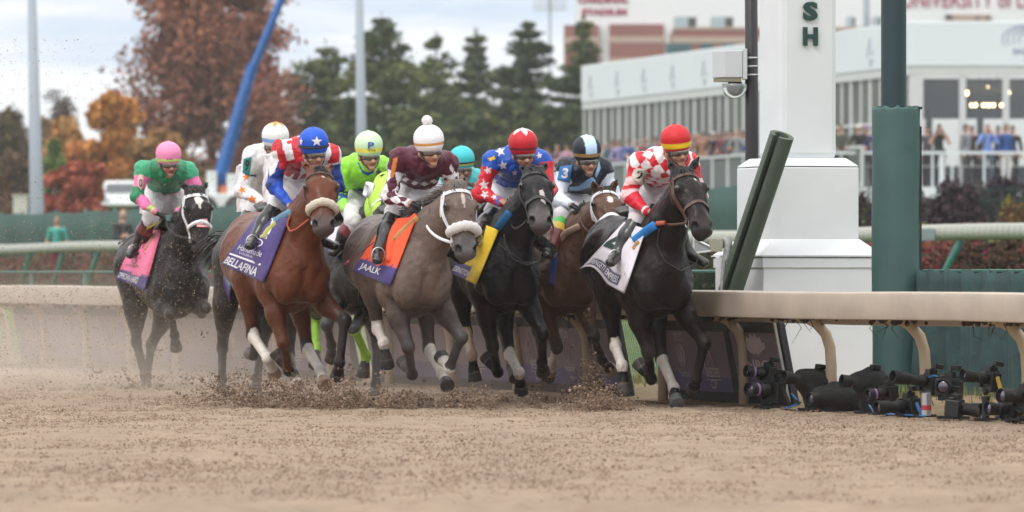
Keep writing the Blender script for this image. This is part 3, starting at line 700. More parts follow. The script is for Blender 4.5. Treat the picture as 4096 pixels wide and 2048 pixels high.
        blend(np.where((d3 < .11) & (t3 > .60) & (d3 < d2 + .03), 1.0, 0), S.get('hoof_' + key, hoofc))
        blend(np.where((d3 < .11) & (t3 > .60) & (t3 < .66) & (d3 < d2 + .03), .6, 0), (.16, .13, .11))
        # track dirt on the lower legs
        blend(np.where(lower, .05 + .14 * nz, 0), (.22, .17, .13))
    for q in (1, -1):
        d_, _ = segdist(V, HD(.19, .0, q * .122), HD(.215, -.004, q * .124)); blend(np.where(d_ < .024, 1, 0), (.006, .005, .005))
        d_, _ = segdist(V, HD(.18, .0, q * .118), HD(.22, -.01, q * .12)); blend(np.where(d_ < .045, .45, 0), (.01, .008, .007))
        d_ = np.linalg.norm(V - HD(.556, -.012, q * .074), axis=1); blend(np.where(d_ < .034, .95, 0), (.008, .006, .006))
    pp = fr.px(V)
    wv = V - fr.c; 
    for poly, col in S.get('paint', ()):
        dP = np.linalg.norm(wv, axis=1); near = dP < np.linalg.norm(np.asarray(HD(.3)) - fr.c) + .08
        blend(np.where(inpoly(pp, poly) & near & (dh < .25), 1, 0), col)
    root = thing('horse', S['label'], 'horse', fr.o, fr.rz, 'race horses galloping to the line')
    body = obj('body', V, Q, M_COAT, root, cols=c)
    bv = BVHTree.FromPolygons(V.tolist(), Q.tolist())
    H = dict(fr=fr, root=root, bv=bv, HD=HD, a=a, n=n, f=f, P=P, M=M, S=S, legs=fd, tp=tp, B0=B0, E=E, mid=mid, V=V)
    # eyes
    for q in (1, -1):
        e = MB(); e.ball(HD(.205, .010, q * .117), .026, 8); e.build('eye', mat('horse_eye', (.008, .005, .004), .08, coat=.6), root, smooth=True)
    mane_tail(H)
    return H
def mane_tail(H):
    S, fr, root = H['S'], H['fr'], H['root']; rg = np.random.default_rng(S.get('seed', 1)); tp = H['tp']
    hc = mat('hair_' + S['hair'][0], S['hair'][1], .5, var=.3, vs=30)
    m = MB(); top = []
    for t in np.linspace(.04, .97, 46):
        p = (H['B0'] * (1 - t) + H['E'] * t); p[0] -= .02
        hit = H['bv'].ray_cast(Vector(p + np.array((-.5 * (.5 + .3 * t), 0, .8)) * .8), Vector(-np.array((-.5 * (.5 + .3 * t), 0, .8))).normalized())
        if hit[0] is None: continue
        q0 = np.array(hit[0]); 
        for k in range(7):
            sd = rg.normal(0, .018); L = rg.uniform(.06, .13)
            w = np.array((-.5 + rg.normal(0, .25), S.get('mane', 1) * rg.uniform(.1, .9), .35 + rg.normal(0, .2))); w = nrm(w)
            p1 = q0 + np.array((rg.normal(0, .01), sd, -.01)); p2 = p1 + w * L * .6; p3 = p2 + nrm(w + np.array((-.4, .3 * S.get('mane', 1), -.7))) * L * .6
            m.tube([p1, p2, p3], [.007, .006, .001], 4, cap=False)
    if len(m.v): m.build('mane', hc, root, smooth=True)
    m = MB()
    for k in range(26):       # forelock
        p1 = H['HD'](.01 + rg.normal(0, .01), .015, rg.normal(0, .02)); p2 = p1 + H['a'] * rg.uniform(.02, .06) + H['f'] * .02 + H['n'] * rg.normal(0, .02); p3 = p2 + H['a'] * rg.uniform(.01, .06) + H['n'] * rg.normal(0, .02)
        m.tube([p1, p2, p3], [.006, .005, .001], 4, cap=False)
    m.build('forelock', hc, root, smooth=True)
    t = MB(); dock = tp(-.90, 0, 1.34); tv = np.array(S.get('tail', (-.7, .22, -.16)))
    for k in range(90):
        o = rg.normal(0, .025, 3); L = rg.uniform(.75, 1.15) * S.get('tl', 1); pts = []
        sp = rg.normal(0, S.get('tsp', .05), 3)
        for i in range(6):
            w = i / 5; pts.append(dock + o * .6 + np.array((.06, 0, .0)) * (1 - w) + tv * L * w + np.array((0, 0, -.25 * L)) * w * w + sp * w * 1.1 + np.array((0, 0, .08)) * math.sin(math.pi * w))
        t.tube(pts, [.010, .011, .010, .008, .006, .001], 4, cap=False)
    t.build('tail', hc, root, smooth=True)
def ring(H, t0, t1, off, w, name, m, parent=None, span=(0, 360), n=40, thick=.006, tilt=0, fleece=None):
    """a strap round the head: from t0 (front) to t1 (jaw) along its length"""
    HD, bv = H['HD'], H['bv']; pts = []; nr = []
    for k in range(n + 1):
        w_ = R(span[0] + (span[1] - span[0]) * k / n); t = (t0 + t1) / 2 + (t0 - t1) / 2 * math.cos(w_) + tilt * math.sin(w_)
        c = np.asarray(HD(t, -.055)); d = H['f'] * math.cos(w_) + H['n'] * math.sin(w_)
        hit = bv.ray_cast(Vector(c + d * .28), Vector(-d)); p = np.array(hit[0]) if hit[0] is not None else c + d * .08
        pts.append(p + d * off); nr.append(d)
    closed = abs(span[1] - span[0]) >= 360
    b = MB()
    if fleece:
        pts2 = [p for p in pts]; rad = [fleece * (1 + .08 * math.sin(k * 2.3) + .05 * math.sin(k * 5.1)) * (1 if closed else min(1, .35 + 3.2 * min(k, n - k) / n)) for k in range(n + 1)]
        b.tube(pts2, rad, 12)
        return b.build(name, m, parent or H['root'], smooth=True)
    ribbon(b, pts, nr, w, thick)
    return b.build(name, m, parent or H['root'])
def ribbon(b, pts, nr, w, thick):
    V = []; n = len(pts)
    for i, p in enumerate(pts):
        t = nrm(pts[min(i + 1, n - 1)] - pts[max(i - 1, 0)]); s = nrm(np.cross(t, nr[i]))
        for sg, of in ((-1, 0), (1, 0), (1, thick), (-1, thick)): V.append(p + s * sg * w / 2 + nr[i] * of)
    Fc = [(i * 4 + k, i * 4 + (k + 1) % 4, i * 4 + 4 + (k + 1) % 4, i * 4 + 4 + k) for i in range(n - 1) for k in range(4)] + [(3, 2, 1, 0), tuple((n - 1) * 4 + k for k in range(4))]
    b.add(V, Fc)
def cheek(H, b, q, A, B, w, off=.004, n=10):
    HD, bv = H['HD'], H['bv']; pts = []; nr = []
    for k in range(n + 1):
        u = k / n; c = np.asarray(HD(A[0] + (B[0] - A[0]) * u, A[1] + (B[1] - A[1]) * u)); d = nrm(H['n'] * q + H['f'] * .15)
        hit = bv.ray_cast(Vector(c + d * .3), Vector(-d)); p = np.array(hit[0]) if hit[0] is not None else c + d * .07
        pts.append(p + d * off); nr.append(d)
    ribbon(b, pts, nr, w, .005); return pts[-1]
def bridle(H, m, roll=None, noseband=True, w=.020, rr=.033):
    root = H['root']; HD = H['HD']
    br = MB(); 
    br_o = ring(H, .085, .085, .004, w * 1.15, 'bridle', m, span=(-115, 115))           # browband
    ends = []
    b = MB()
    for q in (1, -1):
        cheek(H, b, q, (.06, -.05), (.47, -.085), w); ends.append(cheek(H, b, q, (.07, -.09), (.46, -.10), w * .8))
        cheek(H, b, q, (.07, -.11), (.20, -.19), w * .8)
    b.build('cheek_strap', m, br_o)
    if noseband: ring(H, .36, .42, .004, w * 1.3, 'noseband', m, br_o, n=36)
    if roll is not None: ring(H, .395, .41, rr * .5, 0, 'shadow_roll', roll, root, span=(-112, 112), n=30, fleece=rr)
    bit = MB()
    for e in ends:
        pts = [e + H['n'] * 0 + H['a'] * .035 * math.cos(w_) + H['f'] * .035 * math.sin(w_) for w_ in np.linspace(0, 2 * math.pi, 17)]
        bit.tube(pts, .006, 6, cap=False)
    bit.build('bit', M_STEEL, br_o, smooth=True)
    H['bit'] = ends; H['bridle'] = br_o
def sag(a, b, s, n=12, out=(0, 0, 0)):
    return [a + (b - a) * t + np.array((0, 0, -s * 4 * t * (1 - t))) + np.asarray(out) * math.sin(math.pi * t) for t in np.linspace(0, 1, n)]
class Patch:
    """cloth laid over a skin: four picture corners give its outline, the skin gives its depth"""
    def __init__(s, fr, bv, corners, nu, nv, off=.015, smooth=6, fn=None):
        A, B, C, D = [np.array(p, float) for p in corners]      # A top-left, B top-right, C bottom-right, D bottom-left
        g = np.zeros((nv + 1, nu + 1, 2))
        for j in range(nv + 1):
            for i in range(nu + 1):
                u, v = i / nu, j / nv; p = (A * (1 - u) + B * u) * v + (D * (1 - u) + C * u) * (1 - v)
                g[j, i] = p + (np.array(fn(u, v)) if fn else 0)
        dist = np.full((nv + 1, nu + 1), np.nan); rays = np.zeros((nv + 1, nu + 1, 3))
        for j in range(nv + 1):
            for i in range(nu + 1):
                r = fr.ray(g[j, i]); rays[j, i] = r; hit = bv.ray_cast(Vector(fr.c), Vector(r))
                if hit[0] is not None: dist[j, i] = hit[3]
        med = np.nanmedian(dist) if not np.isnan(dist).all() else np.linalg.norm(fr.c)
        bad = np.isnan(dist) | (np.abs(dist - med) > .75)
        dist[bad] = np.nan
        for _ in range(60):
            if not np.isnan(dist).any(): break
            pd = np.pad(dist, 1, constant_values=np.nan); st = np.stack([pd[:-2, 1:-1], pd[2:, 1:-1], pd[1:-1, :-2], pd[1:-1, 2:]])
            with np.errstate(all='ignore'):
                mn = np.nanmean(st, 0)
            dist = np.where(np.isnan(dist), mn, dist)
        hard = dist.copy()
        for _ in range(smooth):
            pd = np.pad(dist, 1, mode='edge'); dist = (pd[:-2, 1:-1] + pd[2:, 1:-1] + pd[1:-1, :-2] + pd[1:-1, 2:]) / 4
            dist = np.where(bad, dist, np.minimum(dist, hard))
        s.G = fr.c + rays * (dist - off)[..., None]; s.nu, s.nv = nu, nv
        du = np.gradient(s.G, axis=1); dv = np.gradient(s.G, axis=0); N = np.cross(du, dv); s.N = N / (np.linalg.norm(N, axis=-1, keepdims=True) + 1e-9)
        flip = (s.N * rays).sum(-1) > 0; s.N[flip] *= -1
    def at(s, uv, off=0):
        u = np.clip(uv[:, 0], 0, 1) * s.nu; v = np.clip(uv[:, 1], 0, 1) * s.nv
        i = np.minimum(u.astype(int), s.nu - 1); j = np.minimum(v.astype(int), s.nv - 1); fu = (u - i)[:, None]; fv = (v - j)[:, None]
        def L(G): return G[j, i] * (1 - fu) * (1 - fv) + G[j, i + 1] * fu * (1 - fv) + G[j + 1, i] * (1 - fu) * fv + G[j + 1, i + 1] * fu * fv
        return L(s.G) + L(s.N) * off
    def build(s, name, m, parent, thick=.008, colf=None, keep=None):
        ny, nx = s.nv + 1, s.nu + 1; V = s.G.reshape(-1, 3); n = len(V)
        Fc = [(j * nx + i, j * nx + i + 1, (j + 1) * nx + i + 1, (j + 1) * nx + i) for j in range(s.nv) for i in range(s.nu)]
        uv = np.stack(np.meshgrid(np.linspace(0, 1, nx), np.linspace(0, 1, ny)), -1).reshape(-1, 2)
        if keep is not None: Fc = [f for f in Fc if keep(*uv[list(f)].mean(0))]
        cols = np.array([colf(u, v) for u, v in uv]) if colf else None
        o = obj(name, V, Fc, m, parent, cols)
        so_ = o.modifiers.new('thick', 'SOLIDIFY'); so_.thickness = thick; so_.offset = 1
        return o
    def decal(s, name, V2, Fc, box, m, parent, off=.012, mirror=False):
        """2-D shape (any units) fitted into box = (u0, v0, u1, v1)"""
        V2 = np.asarray(V2, float); mn, mx_ = V2.min(0), V2.max(0); q = (V2 - mn) / (mx_ - mn + 1e-9)
        uv = np.stack([box[0] + (box[2] - box[0]) * q[:, 0], box[1] + (box[3] - box[1]) * q[:, 1]], 1)
        return obj(name, s.at(uv, off), Fc, m, parent, smooth=False)
    def text(s, name, t, box, m, parent, bold=.0, off=.012):
        V, Fc = text2d(t, bold); return s.decal(name, V, Fc, box, m, parent, off)
# ================================================================ the field: nine runners
SOCK = (.62, .57, .52); DUST = (.40, .29, .21); BLK = (.0075, .0065, .0065)
HS = {}
HS['lead'] = dict(px=2663, d=42.9, deg=15, dz=-.06, poll=K(9, 880, 392), muz=K(9, 1052, 880), ears=[K(9, 745, 318), K(9, 1003, 290)], xp=1.0, yaw=.0,
    rf=[K(10, 588, 815), K(10, 615, 1040), K(10, 505, 900)], lf=[K(10, 1040, 745), K(10, 975, 1040), K(10, 945, 1125)],
    rh=[K(10, 322, 765), K(10, 378, 930), K(10, 400, 1160), -.2, 1, -1], lh=[K(10, 695, 868), K(10, 795, 1110), K(10, 822, 1240), -.1],
    coat=(.0085, .0052, .005), points=BLK, sock_rh=(.08, SOCK, .15), sock_lh=(.08, SOCK, .12), hoof_lh=(.10, .10, .105),
    paint=[([K(9, 945, 452), K(9, 968, 440), K(9, 975, 458), K(9, 993, 468), K(9, 975, 478), K(9, 985, 492), K(9, 962, 482)], (.45, .42, .42)), ([K(9, 1072, 672), K(9, 1090, 680), K(9, 1085, 695), K(9, 1070, 690)], (.4, .36, .36))],
    hair=('black', (.010, .009, .009)), muzzle=(.026, .021, .021), seed=2,
    label='nearly black horse in brown bridle leading beside the rail, two hind socks')
HS['bay'] = dict(px=1209, d=43.8, deg=18, dz=-.02, poll=K(3, 985, 468), muz=K(3, 1035, 1060), ears=[K(3, 800, 408), K(3, 1118, 440)], xp=1.05,
    rf=[K(4, 612, 800), K(4, 652, 1020), K(4, 550, 870)], lf=[K(4, 1090, 625), K(4, 1050, 960), K(4, 1030, 1075)],
    rh=[K(4, 372, 745), K(4, 490, 925), K(4, 548, 1060), -.15, 1, -1], lh=[K(4, 800, 850), K(4, 900, 1020), K(4, 935, 1135), -.1],
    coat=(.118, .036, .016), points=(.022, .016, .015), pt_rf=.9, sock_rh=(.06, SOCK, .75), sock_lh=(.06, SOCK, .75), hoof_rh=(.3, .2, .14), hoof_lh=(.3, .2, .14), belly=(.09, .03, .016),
    paint=[([K(3, 985, 520), K(3, 1005, 512), K(3, 1040, 550), K(3, 1030, 575), K(3, 1010, 560)], (.62, .45, .38))],
    muzzle=(.085, .062, .058), hair=('black', (.010, .009, .009)), seed=3,
    label='reddish bay horse with cream sheepskin noseband and purple cloth')
HS['grey'] = dict(px=1694, d=42.9, deg=15.5, dz=-.05, poll=K(5, 1062, 545), muz=K(5, 1150, 1095), ears=[K(5, 948, 478), K(5, 1100, 478)], xp=1.05, hl=.58,
    rf=[K(6, 570, 830), K(6, 603, 1050), K(6, 530, 940)], lf=[K(6, 985, 755), K(6, 893, 1000), K(6, 822, 905)],
    rh=[K(6, 335, 690), K(6, 380, 800), K(6, 410, 1000), -.2, 1, -1], lh=[K(6, 735, 845), K(6, 835, 1045), K(6, 880, 1140), -.1],
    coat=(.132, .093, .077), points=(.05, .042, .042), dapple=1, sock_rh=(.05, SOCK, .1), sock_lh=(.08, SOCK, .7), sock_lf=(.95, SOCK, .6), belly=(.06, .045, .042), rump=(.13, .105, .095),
    paint=[([K(5, 1085, 590), K(5, 1115, 590), K(5, 1130, 700), K(5, 1122, 770), K(5, 1105, 690)], (.50, .40, .38))],
    muzzle=(.085, .078, .08), hair=('grey', (.12, .10, .095)), mane=-1, seed=4,
    label='roan grey horse with white sheepskin noseband and orange cloth')
HS['black'] = dict(px=2054, d=44.2, deg=16, dz=-.03, poll=K(7, 600, 345), muz=K(7, 652, 760), ears=[K(7, 478, 330), K(7, 697, 300)], xp=1.0, hl=.56,
    rf=[K(8, 262, 770), K(8, 305, 985), K(8, 205, 850)], lf=[K(8, 665, 670), K(8, 660, 905), K(8, 668, 985)],
    rh=[K(6, 1025, 730), K(6, 1068, 900), K(6, 1095, 1105), -.2, 1, -1], lh=[K(8, 395, 830), K(8, 475, 985), K(8, 495, 1150), -.1, 1, -1],
    coat=(.0105, .0095, .0105), points=BLK, sock_rh=(.08, DUST, .2), sock_lh=(.06, SOCK, .15),
    paint=[([K(7, 590, 360), K(7, 612, 350), K(7, 636, 368), K(7, 628, 400), K(7, 606, 408)], (.6, .56, .55)), ([K(7, 638, 528), K(7, 668, 520), K(7, 690, 590), K(7, 690, 640), K(7, 655, 610)], (.5, .45, .44))],
    muzzle=(.085, .075, .075), hair=('black', (.010, .009, .009)), seed=5,
    label='black horse with white snip on its nose and yellow cloth')
HS['brown'] = dict(px=2287, d=45.3, deg=17, dz=-.05, poll=K(9, 238, 545), muz=(2462, 955), ears=[K(9, 141, 490), K(9, 343, 475)], xp=1.0, earsign=1,
    rf=[K(8, 778, 775), K(8, 748, 900), K(8, 722, 985)], lf=[K(8, 1075, 690), K(8, 1148, 885), K(8, 1230, 985)],
    coat=(.105, .055, .037), points=(.05, .042, .042), sock_rf=(.25, SOCK, .6), hoof_lf=(.42, .33, .27), hoof_rf=(.4, .28, .2),
    paint=[([K(9, 258, 622), K(9, 285, 612), K(9, 312, 635), K(9, 305, 660), K(9, 285, 665), K(9, 262, 650)], (.68, .63, .60))],
    muzzle=(.03, .024, .022), hair=('black', (.010, .009, .009)), seed=6,
    label='brown horse in white bridle with white forehead spot, between two darker horses')
HS['trail'] = dict(px=745, d=51.1, dz=-.12, poll=K(1, 938, 545), muz=K(1, 1000, 1150), ears=[K(1, 763, 488), K(1, 1060, 485)], xp=1.02, hl=.58,
    rf=[K(2, 607, 545), K(2, 640, 730), K(2, 655, 850)], rfs=(-1, -1), lf=[K(2, 905, 495), K(2, 872, 545), K(2, 840, 500)],
    rh=[K(2, 312, 790), K(2, 385, 1080), K(2, 395, 1235), -.68], lh=[K(2, 440, 815), K(2, 402, 1090), K(2, 412, 1240), -.72],
    coat=(.0115, .0092, .0085), points=BLK,
    paint=[([K(1, 955, 605), K(1, 985, 640), K(1, 1016, 675), K(1, 988, 715), K(1, 985, 775), K(1, 965, 725), K(1, 925, 680), K(1, 922, 640)], (.68, .63, .6))],
    muzzle=(.022, .019, .019), hair=('black', (.010, .009, .009)), seed=7,
    label='dark horse trailing alone on the left with white diamond on forehead and pink cloth')
HS['hooded'] = dict(px=1480, d=46.4, dz=-.05, poll=K(5, 500, 490), muz=K(5, 452, 860), ears=[K(5, 428, 425), K(5, 560, 430)], xp=1.0, h=.013,
    rf=[K(4, 950, 660), K(4, 985, 820), K(4, 985, 940)], lf=[K(6, 150, 690), K(6, 242, 900), K(6, 218, 1075)],
    rh=[K(4, 868, 620), K(4, 868, 850), K(4, 858, 985), -.6], lh=[K(6, 330, 800), K(6, 318, 1130), K(6, 300, 1250), -.65],
    coat=(.022, .018, .016), points=(.05, .05, .055), hair=('black', (.010, .009, .009)), seed=8, sock_lf=(.02, (.30, .55, .06), -1), sock_rh=(.02, (.30, .55, .06), -1),
    label='dark horse in a lime hood with white eye cups, behind the bay and the grey')
HS['screened'] = dict(px=1110, d=47.6, dz=-.06, deg=14, poll=(1200, 812), muz=(1240, 1020), ears=[(1172, 722), (1265, 735)], xp=.98, h=.013,
    lf=[K(4, 655, 885), K(4, 692, 1045), K(4, 730, 1145)], lfs=(1, 1),
    rh=[K(2, 1050, 840), K(2, 1048, 1110), K(2, 1035, 1255), -.68], lh=[K(4, 440, 830), K(4, 405, 1080), K(4, 395, 1195), -.6],
    coat=(.026, .020, .017), points=BLK, hoof_lf=(.45, .36, .32), hair=('black', (.010, .009, .009)), seed=9, tail=(-.35, -.50, -.02), tsp=.05, tl=.55,
    label='dark brown horse mostly hidden behind the reddish bay, hindquarters showing')
HS['hidden'] = dict(px=1870, d=51.7, dz=-.04, poll=(1868, 735), muz=(1892, 930), xp=1.0, h=.014,
    rh=[K(8, 90, 720), K(8, 105, 950), K(8, 100, 1075), -.6], coat=(.11, .055, .035), hair=('black', (.010, .009, .009)), seed=10,
    label='brown horse hidden behind the grey, its dusty hind leg showing')
HH = {k: make_horse(v) for k, v in HS.items()}
# ================================================================ riders
M_SILK = mat('racing_silk', rough=.45, attr='Col', var=.09, vs=14, bump=.45, bs=17, spec=.35, sheen=.05)
M_SKIN = mat('skin', rough=.5, attr='Col', var=.08, vs=30, spec=.3)
M_BREECH = mat('white_breeches', (.62, .60, .62), .6, var=.08, vs=20, bump=.2, bs=30)
M_BREECH2 = mat('tinted_breeches', rough=.6, attr='Col', var=.08, vs=20, bump=.2, bs=30)
M_BOOT = mat('black_boot_leather', (.012, .011, .012), .28, var=.2, vs=30, coat=.25)
M_BOOT2 = mat('two_tone_boot', rough=.35, attr='Col', var=.15, vs=30, coat=.2)
M_GLOVE = mat('black_glove', (.014, .014, .015), .6, var=.2, vs=40)
M_CAP = mat('helmet_cover', rough=.5, attr='Col', var=.05, vs=20, bump=.15, bs=60, spec=.35)
M_LENS = mat('goggle_lens', (.085, .068, .055), .08, spec=1.0, coat=1)
M_LENSF = mat('goggle_frame', (.02, .018, .018), .4)
M_STRAP = mat('chin_strap', (.02, .02, .02), .6)
M_WHIP = mat('whip', (.02, .018, .02), .5); M_WHIPL = mat('tan_whip', (.42, .30, .14), .5)
SKIN = (.43, .24, .17)
def skinned(s, h=None, it=1): V, Q = s.mesh(); return relax(V, Q, it, .4), Q
def wrinkle(V, Q, amp, sc, seed):
    """cloth folds: push the skin along its normals by stretched noise"""
    a = V[Q[:, 2]] - V[Q[:, 0]]; b = V[Q[:, 3]] - V[Q[:, 1]]; fn = np.cross(a, b); N = np.zeros_like(V)
    for i in range(4):
        for k in range(3): N[:, k] += np.bincount(Q[:, i], fn[:, k], len(V))
    N /= np.linalg.norm(N, axis=1, keepdims=True) + 1e-9
    d = vnoise(V * np.array((1, 1, .55)), sc, seed) * .6 + vnoise(V * np.array((.6, 1, 1)), sc * 2.1, seed + 1) * .4
    return V + N * (np.abs(d) * 2 - .6)[:, None] * amp
def make_rider(J, H):
    fr = H['fr']; X = lambda k, x: fr.atx(J[k], x)
    root = thing('person', J['label'], 'jockey', fr.o, fr.rz, 'jockeys crouched over galloping horses')
    hx = J.get('hx', .66); Hc = X('head', hx); hs = J.get('hs', 1.0)
    chin = fr.atx(J['chin'], hx + J.get('nod', -.03)); u = nrm(Hc - chin)
    g = np.array((1, J.get('turn', 0), 0.)); g = nrm(g - u * g.dot(u)); w = np.cross(u, g)    # up, forward, left
    HP = lambda f, l, z: Hc + (g * f + w * l + u * z) * hs
    sR, sL = X('shR', J.get('sx', .42)), X('shL', J.get('sx', .42) + J.get('sdx', 0))
    yc = (sR[1] + sL[1]) / 2; ch = (sR + sL) / 2
    eR = fr.ik(J['elR'], sR, .28, J.get('eRs', 1)); wR = fr.ik(J['wrR'], eR, .25, 1); hR = fr.ik(J['hdR'], wR, .09, 1)
    mirror = lambda p, c: np.array((p[0], 2 * c - p[1], p[2]))
    eL = fr.ik(J['elL'], sL, .28, 1) if 'elL' in J else mirror(eR, yc)
    wL = fr.ik(J['wrL'], eL, .25, 1) if 'wrL' in J else np.array((wR[0] + .02, wR[1] + .20, wR[2]))
    hL = fr.ik(J['hdL'], wL, .09, 1) if 'hdL' in J else wL + np.array((.06, -.04, -.05))
    pel = np.array(J.get('pel', (-.16, yc * .6, ch[2] - .06)))
    if 'pelpx' in J: pel = fr.atx(J['pelpx'], pel[0])
    def surf(k, off, fb):
        r = fr.ray(J[k]); hit = H['bv'].ray_cast(Vector(fr.c), Vector(r))
        if hit[0] is None: return fb
        d = hit[3] - off; q = (fb - fr.c).dot(r); return fr.c + r * (min(d, q) if d - q < .5 else q)
    kR = surf('kneeR', .10, X('kneeR', J.get('kx', .28))); aR = surf('ankR', .085, fr.ik(J['ankR'], kR, .36, -1)); tR = surf('toeR', .075, fr.ik(J['toeR'], aR, .17, J.get('toes', 1)))
    ym = J.get('ym', 0.)
    kL = mirror(kR, ym); aL = mirror(aR, ym); tL = mirror(tR, ym)
    if 'toeL' in J: aL = X('ankL', .02); tL = fr.ik(J['toeL'], aL, .17, 1)
    hipR, hipL = pel + np.array((0, -.09, -.02)), pel + np.array((0, .09, -.02))
    allp = np.stack([Hc + u * .3, chin, sR, sL, eR, eL, wR, wL, hR, hL, pel, kR, kL, aR, aL, tR, tL])
    lo, hi = allp.min(0) - .32, allp.max(0) + .32
    # ---- body: one continuous skin under the clothes
    s = SDF(lo, hi, .0085); ax = np.stack([g, w, u])
    D0 = -.030
    s.ball(HP(0, 0, -.01), (.092, .075, .10), .02, ax); s.limb(HP(.025, 0, -.04 + D0), HP(.045, 0, -.160 + D0), (.064, .068), (.034, .032), .03, side=w)
    s.ball(HP(.03, 0, -.085 + D0), (.066, .060, .07), .02, ax)
    s.limb(HP(.090, 0, -.060 + D0), HP(.112, 0, -.102 + D0), .011, .0165, .012); s.ball(HP(.096, 0, -.106 + D0), (.018, .021, .011), .01, ax)          # nose
    s.limb(HP(.073, -.045, -.050 + D0), HP(.073, .045, -.050 + D0), .016, .016, .02)      # brow
    s.ball(HP(.074, 0, -.158 + D0), (.020, .024, .018), .015, ax)                          # chin
    s.limb(HP(.085, -.021, -.130 + D0), HP(.085, .021, -.130 + D0), .0085, .0085, .008)    # lips
    s.limb(HP(.097, -.023, -.131 + D0), HP(.097, .023, -.131 + D0), .004, .004, .004, cut=True)
    for q in (1, -1):
        s.ball(HP(.068, q * .040, -.098 + D0), (.02, .022, .022), .02, ax); s.ball(HP(-.01, q * .076, -.075 + D0), (.022, .012, .034), .008, ax)
        s.ball(HP(.090, q * .032, -.066 + D0), (.016, .018, .012), .01, ax, cut=True)
    nk = ch + np.array((.02, 0, .03)); s.limb(HP(-.02, 0, -.11), nk, .055, .062, .04)
    s.limb(pel, ch, (.13, .09), (.14, .10), .05); s.limb(sR, sL, .06, .06, .05)
    for a, b, c, d in ((sR, eR, wR, hR), (sL, eL, wL, hL)):
        s.limb(a, b, .048, .038, .03); s.limb(b, c, .040, .026, .02)
        hd = nrm(d - c); hs_ = nrm(np.cross(hd, (0, 0, 1))); hu = np.cross(hs_, hd)
        s.limb(c, c + hd * .075, (.036, .018), (.042, .02), .015, side=hs_)
        for q in range(4):                                                        # fingers curled round the reins
            k0 = c + hd * .078 + hs_ * (q - 1.5) * .020; Lf = (.034, .04, .037, .028)[q]
            k1 = k0 + hd * Lf * .75 - hu * Lf * .55; k2 = k1 - hu * .026 - hd * .018; k3 = k2 - hd * .024 + hu * .004
            s.limb(k0, k1, .0105, .010, .004); s.limb(k1, k2, .010, .009, .003); s.limb(k2, k3, .009, .008, .003)
        sg = 1 if a is sR else -1
        s.limb(c + hd * .03 + hs_ * .034 * -sg, c + hd * .075 + hs_ * .045 * -sg - hu * .02, .013, .011, .006); s.limb(c + hd * .075 + hs_ * .045 * -sg - hu * .02, c + hd * .10 + hs_ * .028 * -sg - hu * .034, .011, .009, .004)
    for a, b, c, d in ((hipR, kR, aR, tR), (hipL, kL, aL, tL)):
        s.limb(a, b, .085, .052, .04); s.limb(b, c, .046, .030, .03); s.limb(c, c + (np.asarray(d) - c) * .8, .026, .018, .02)
    V, Q = skinned(s); sk = np.array(J.get('skin', SKIN))
    cc = np.tile(sk, (len(V), 1)); nz = vnoise(V, 30, 2)
    dl, _ = segdist(V, HP(.094, -.024, -.131 + D0), HP(.094, .024, -.131 + D0)); cc[dl < .013] = sk * np.array((.88, .52, .50))
    for q in (1, -1):
        de = np.linalg.norm(V - HP(.080, q * .048, -.105 + D0), axis=1); m = np.clip(1 - de / .03, 0, 1)[:, None] * .3; cc = cc * (1 - m) + np.array((.50, .18, .14)) * m
    gl = J.get('glove')
    if gl is not None:
        for c, d in ((wR, hR), (wL, hL)):
            dd, t = segdist(V, c + nrm(d - c) * .0, c + nrm(d - c) * .16); cc[(dd < .07) & (t > .06)] = gl
    obj('body', V, Q, M_SKIN, root, cols=cc)
    # ---- jacket
    s = SDF(lo, hi, .0075); 
    low = pel + (ch - pel) * J.get('hem', .22)
    s.limb(low, ch - (ch - pel) * .12, (.165, .115), (.185, .135), .05); s.limb(ch - (ch - pel) * .12, ch + np.array((.04, 0, -.02)), (.185, .135), (.15, .12), .05)
    s.limb(sR - np.array((0, 0, .012)), sL - np.array((0, 0, .012)), .070, .070, .06)
    for q_ in (sR, sL): s.limb(nk + (HP(-.02, 0, -.12) - nk) * .1, q_ - np.array((0, 0, .01)), .080, .060, .06)
    s.limb(ch + np.array((.03, 0, .02)), nk + (HP(-.02, 0, -.12) - nk) * .25, .085, .072, .03)
    for a, b, c in ((sR, eR, wR), (sL, eL, wL)):
        s.limb(a, b, .070, .060, .05); s.limb(b, c + (b - c) * .03, .061, .038, .03)
    V, Q = skinned(s); V = wrinkle(V, Q, .017, 8.5, J.get('seed', 3)); V = wrinkle(V, Q, .0035, 20, J.get('seed', 3) + 20)
    segs = [(pel, ch + np.array((.05, 0, 0))), (sR, eR), (eR, wR), (sL, eL), (eL, wL)]
    D, T = zip(*[segdist(V, a, b) for a, b in segs]); D = np.array(D); T = np.array(T)
    D[0] -= .10; D[1:] -= .01; lab = D.argmin(0); t = T[lab, np.arange(len(V))]
    # angle round each limb
    ang = np.zeros(len(V))
    for i, (a, b) in enumerate(segs):
        m = lab == i; ax_ = nrm(b - a); e1 = nrm(np.cross(ax_, (0, 0, 1))); e2 = np.cross(ax_, e1); Dv = V[m] - a; ang[m] = np.arctan2(Dv @ e1, Dv @ e2)
    pp = fr.px(V); cols = J['silk'](lab, t, ang, V, pp)
    front = None
    for poly, col in J.get('paint', ()):
        cols[inpoly(pp, poly)] = col
    jk = obj('jacket', V, Q, M_SILK, root, cols=cols); jbv = BVHTree.FromPolygons(V.tolist(), Q.tolist())
    # ---- breeches
    s = SDF(lo, hi, .010)
    s.limb(hipR, hipL, .118, .118, .06); s.limb(pel, pel + (ch - pel) * .45, (.15, .105), (.145, .105), .05)
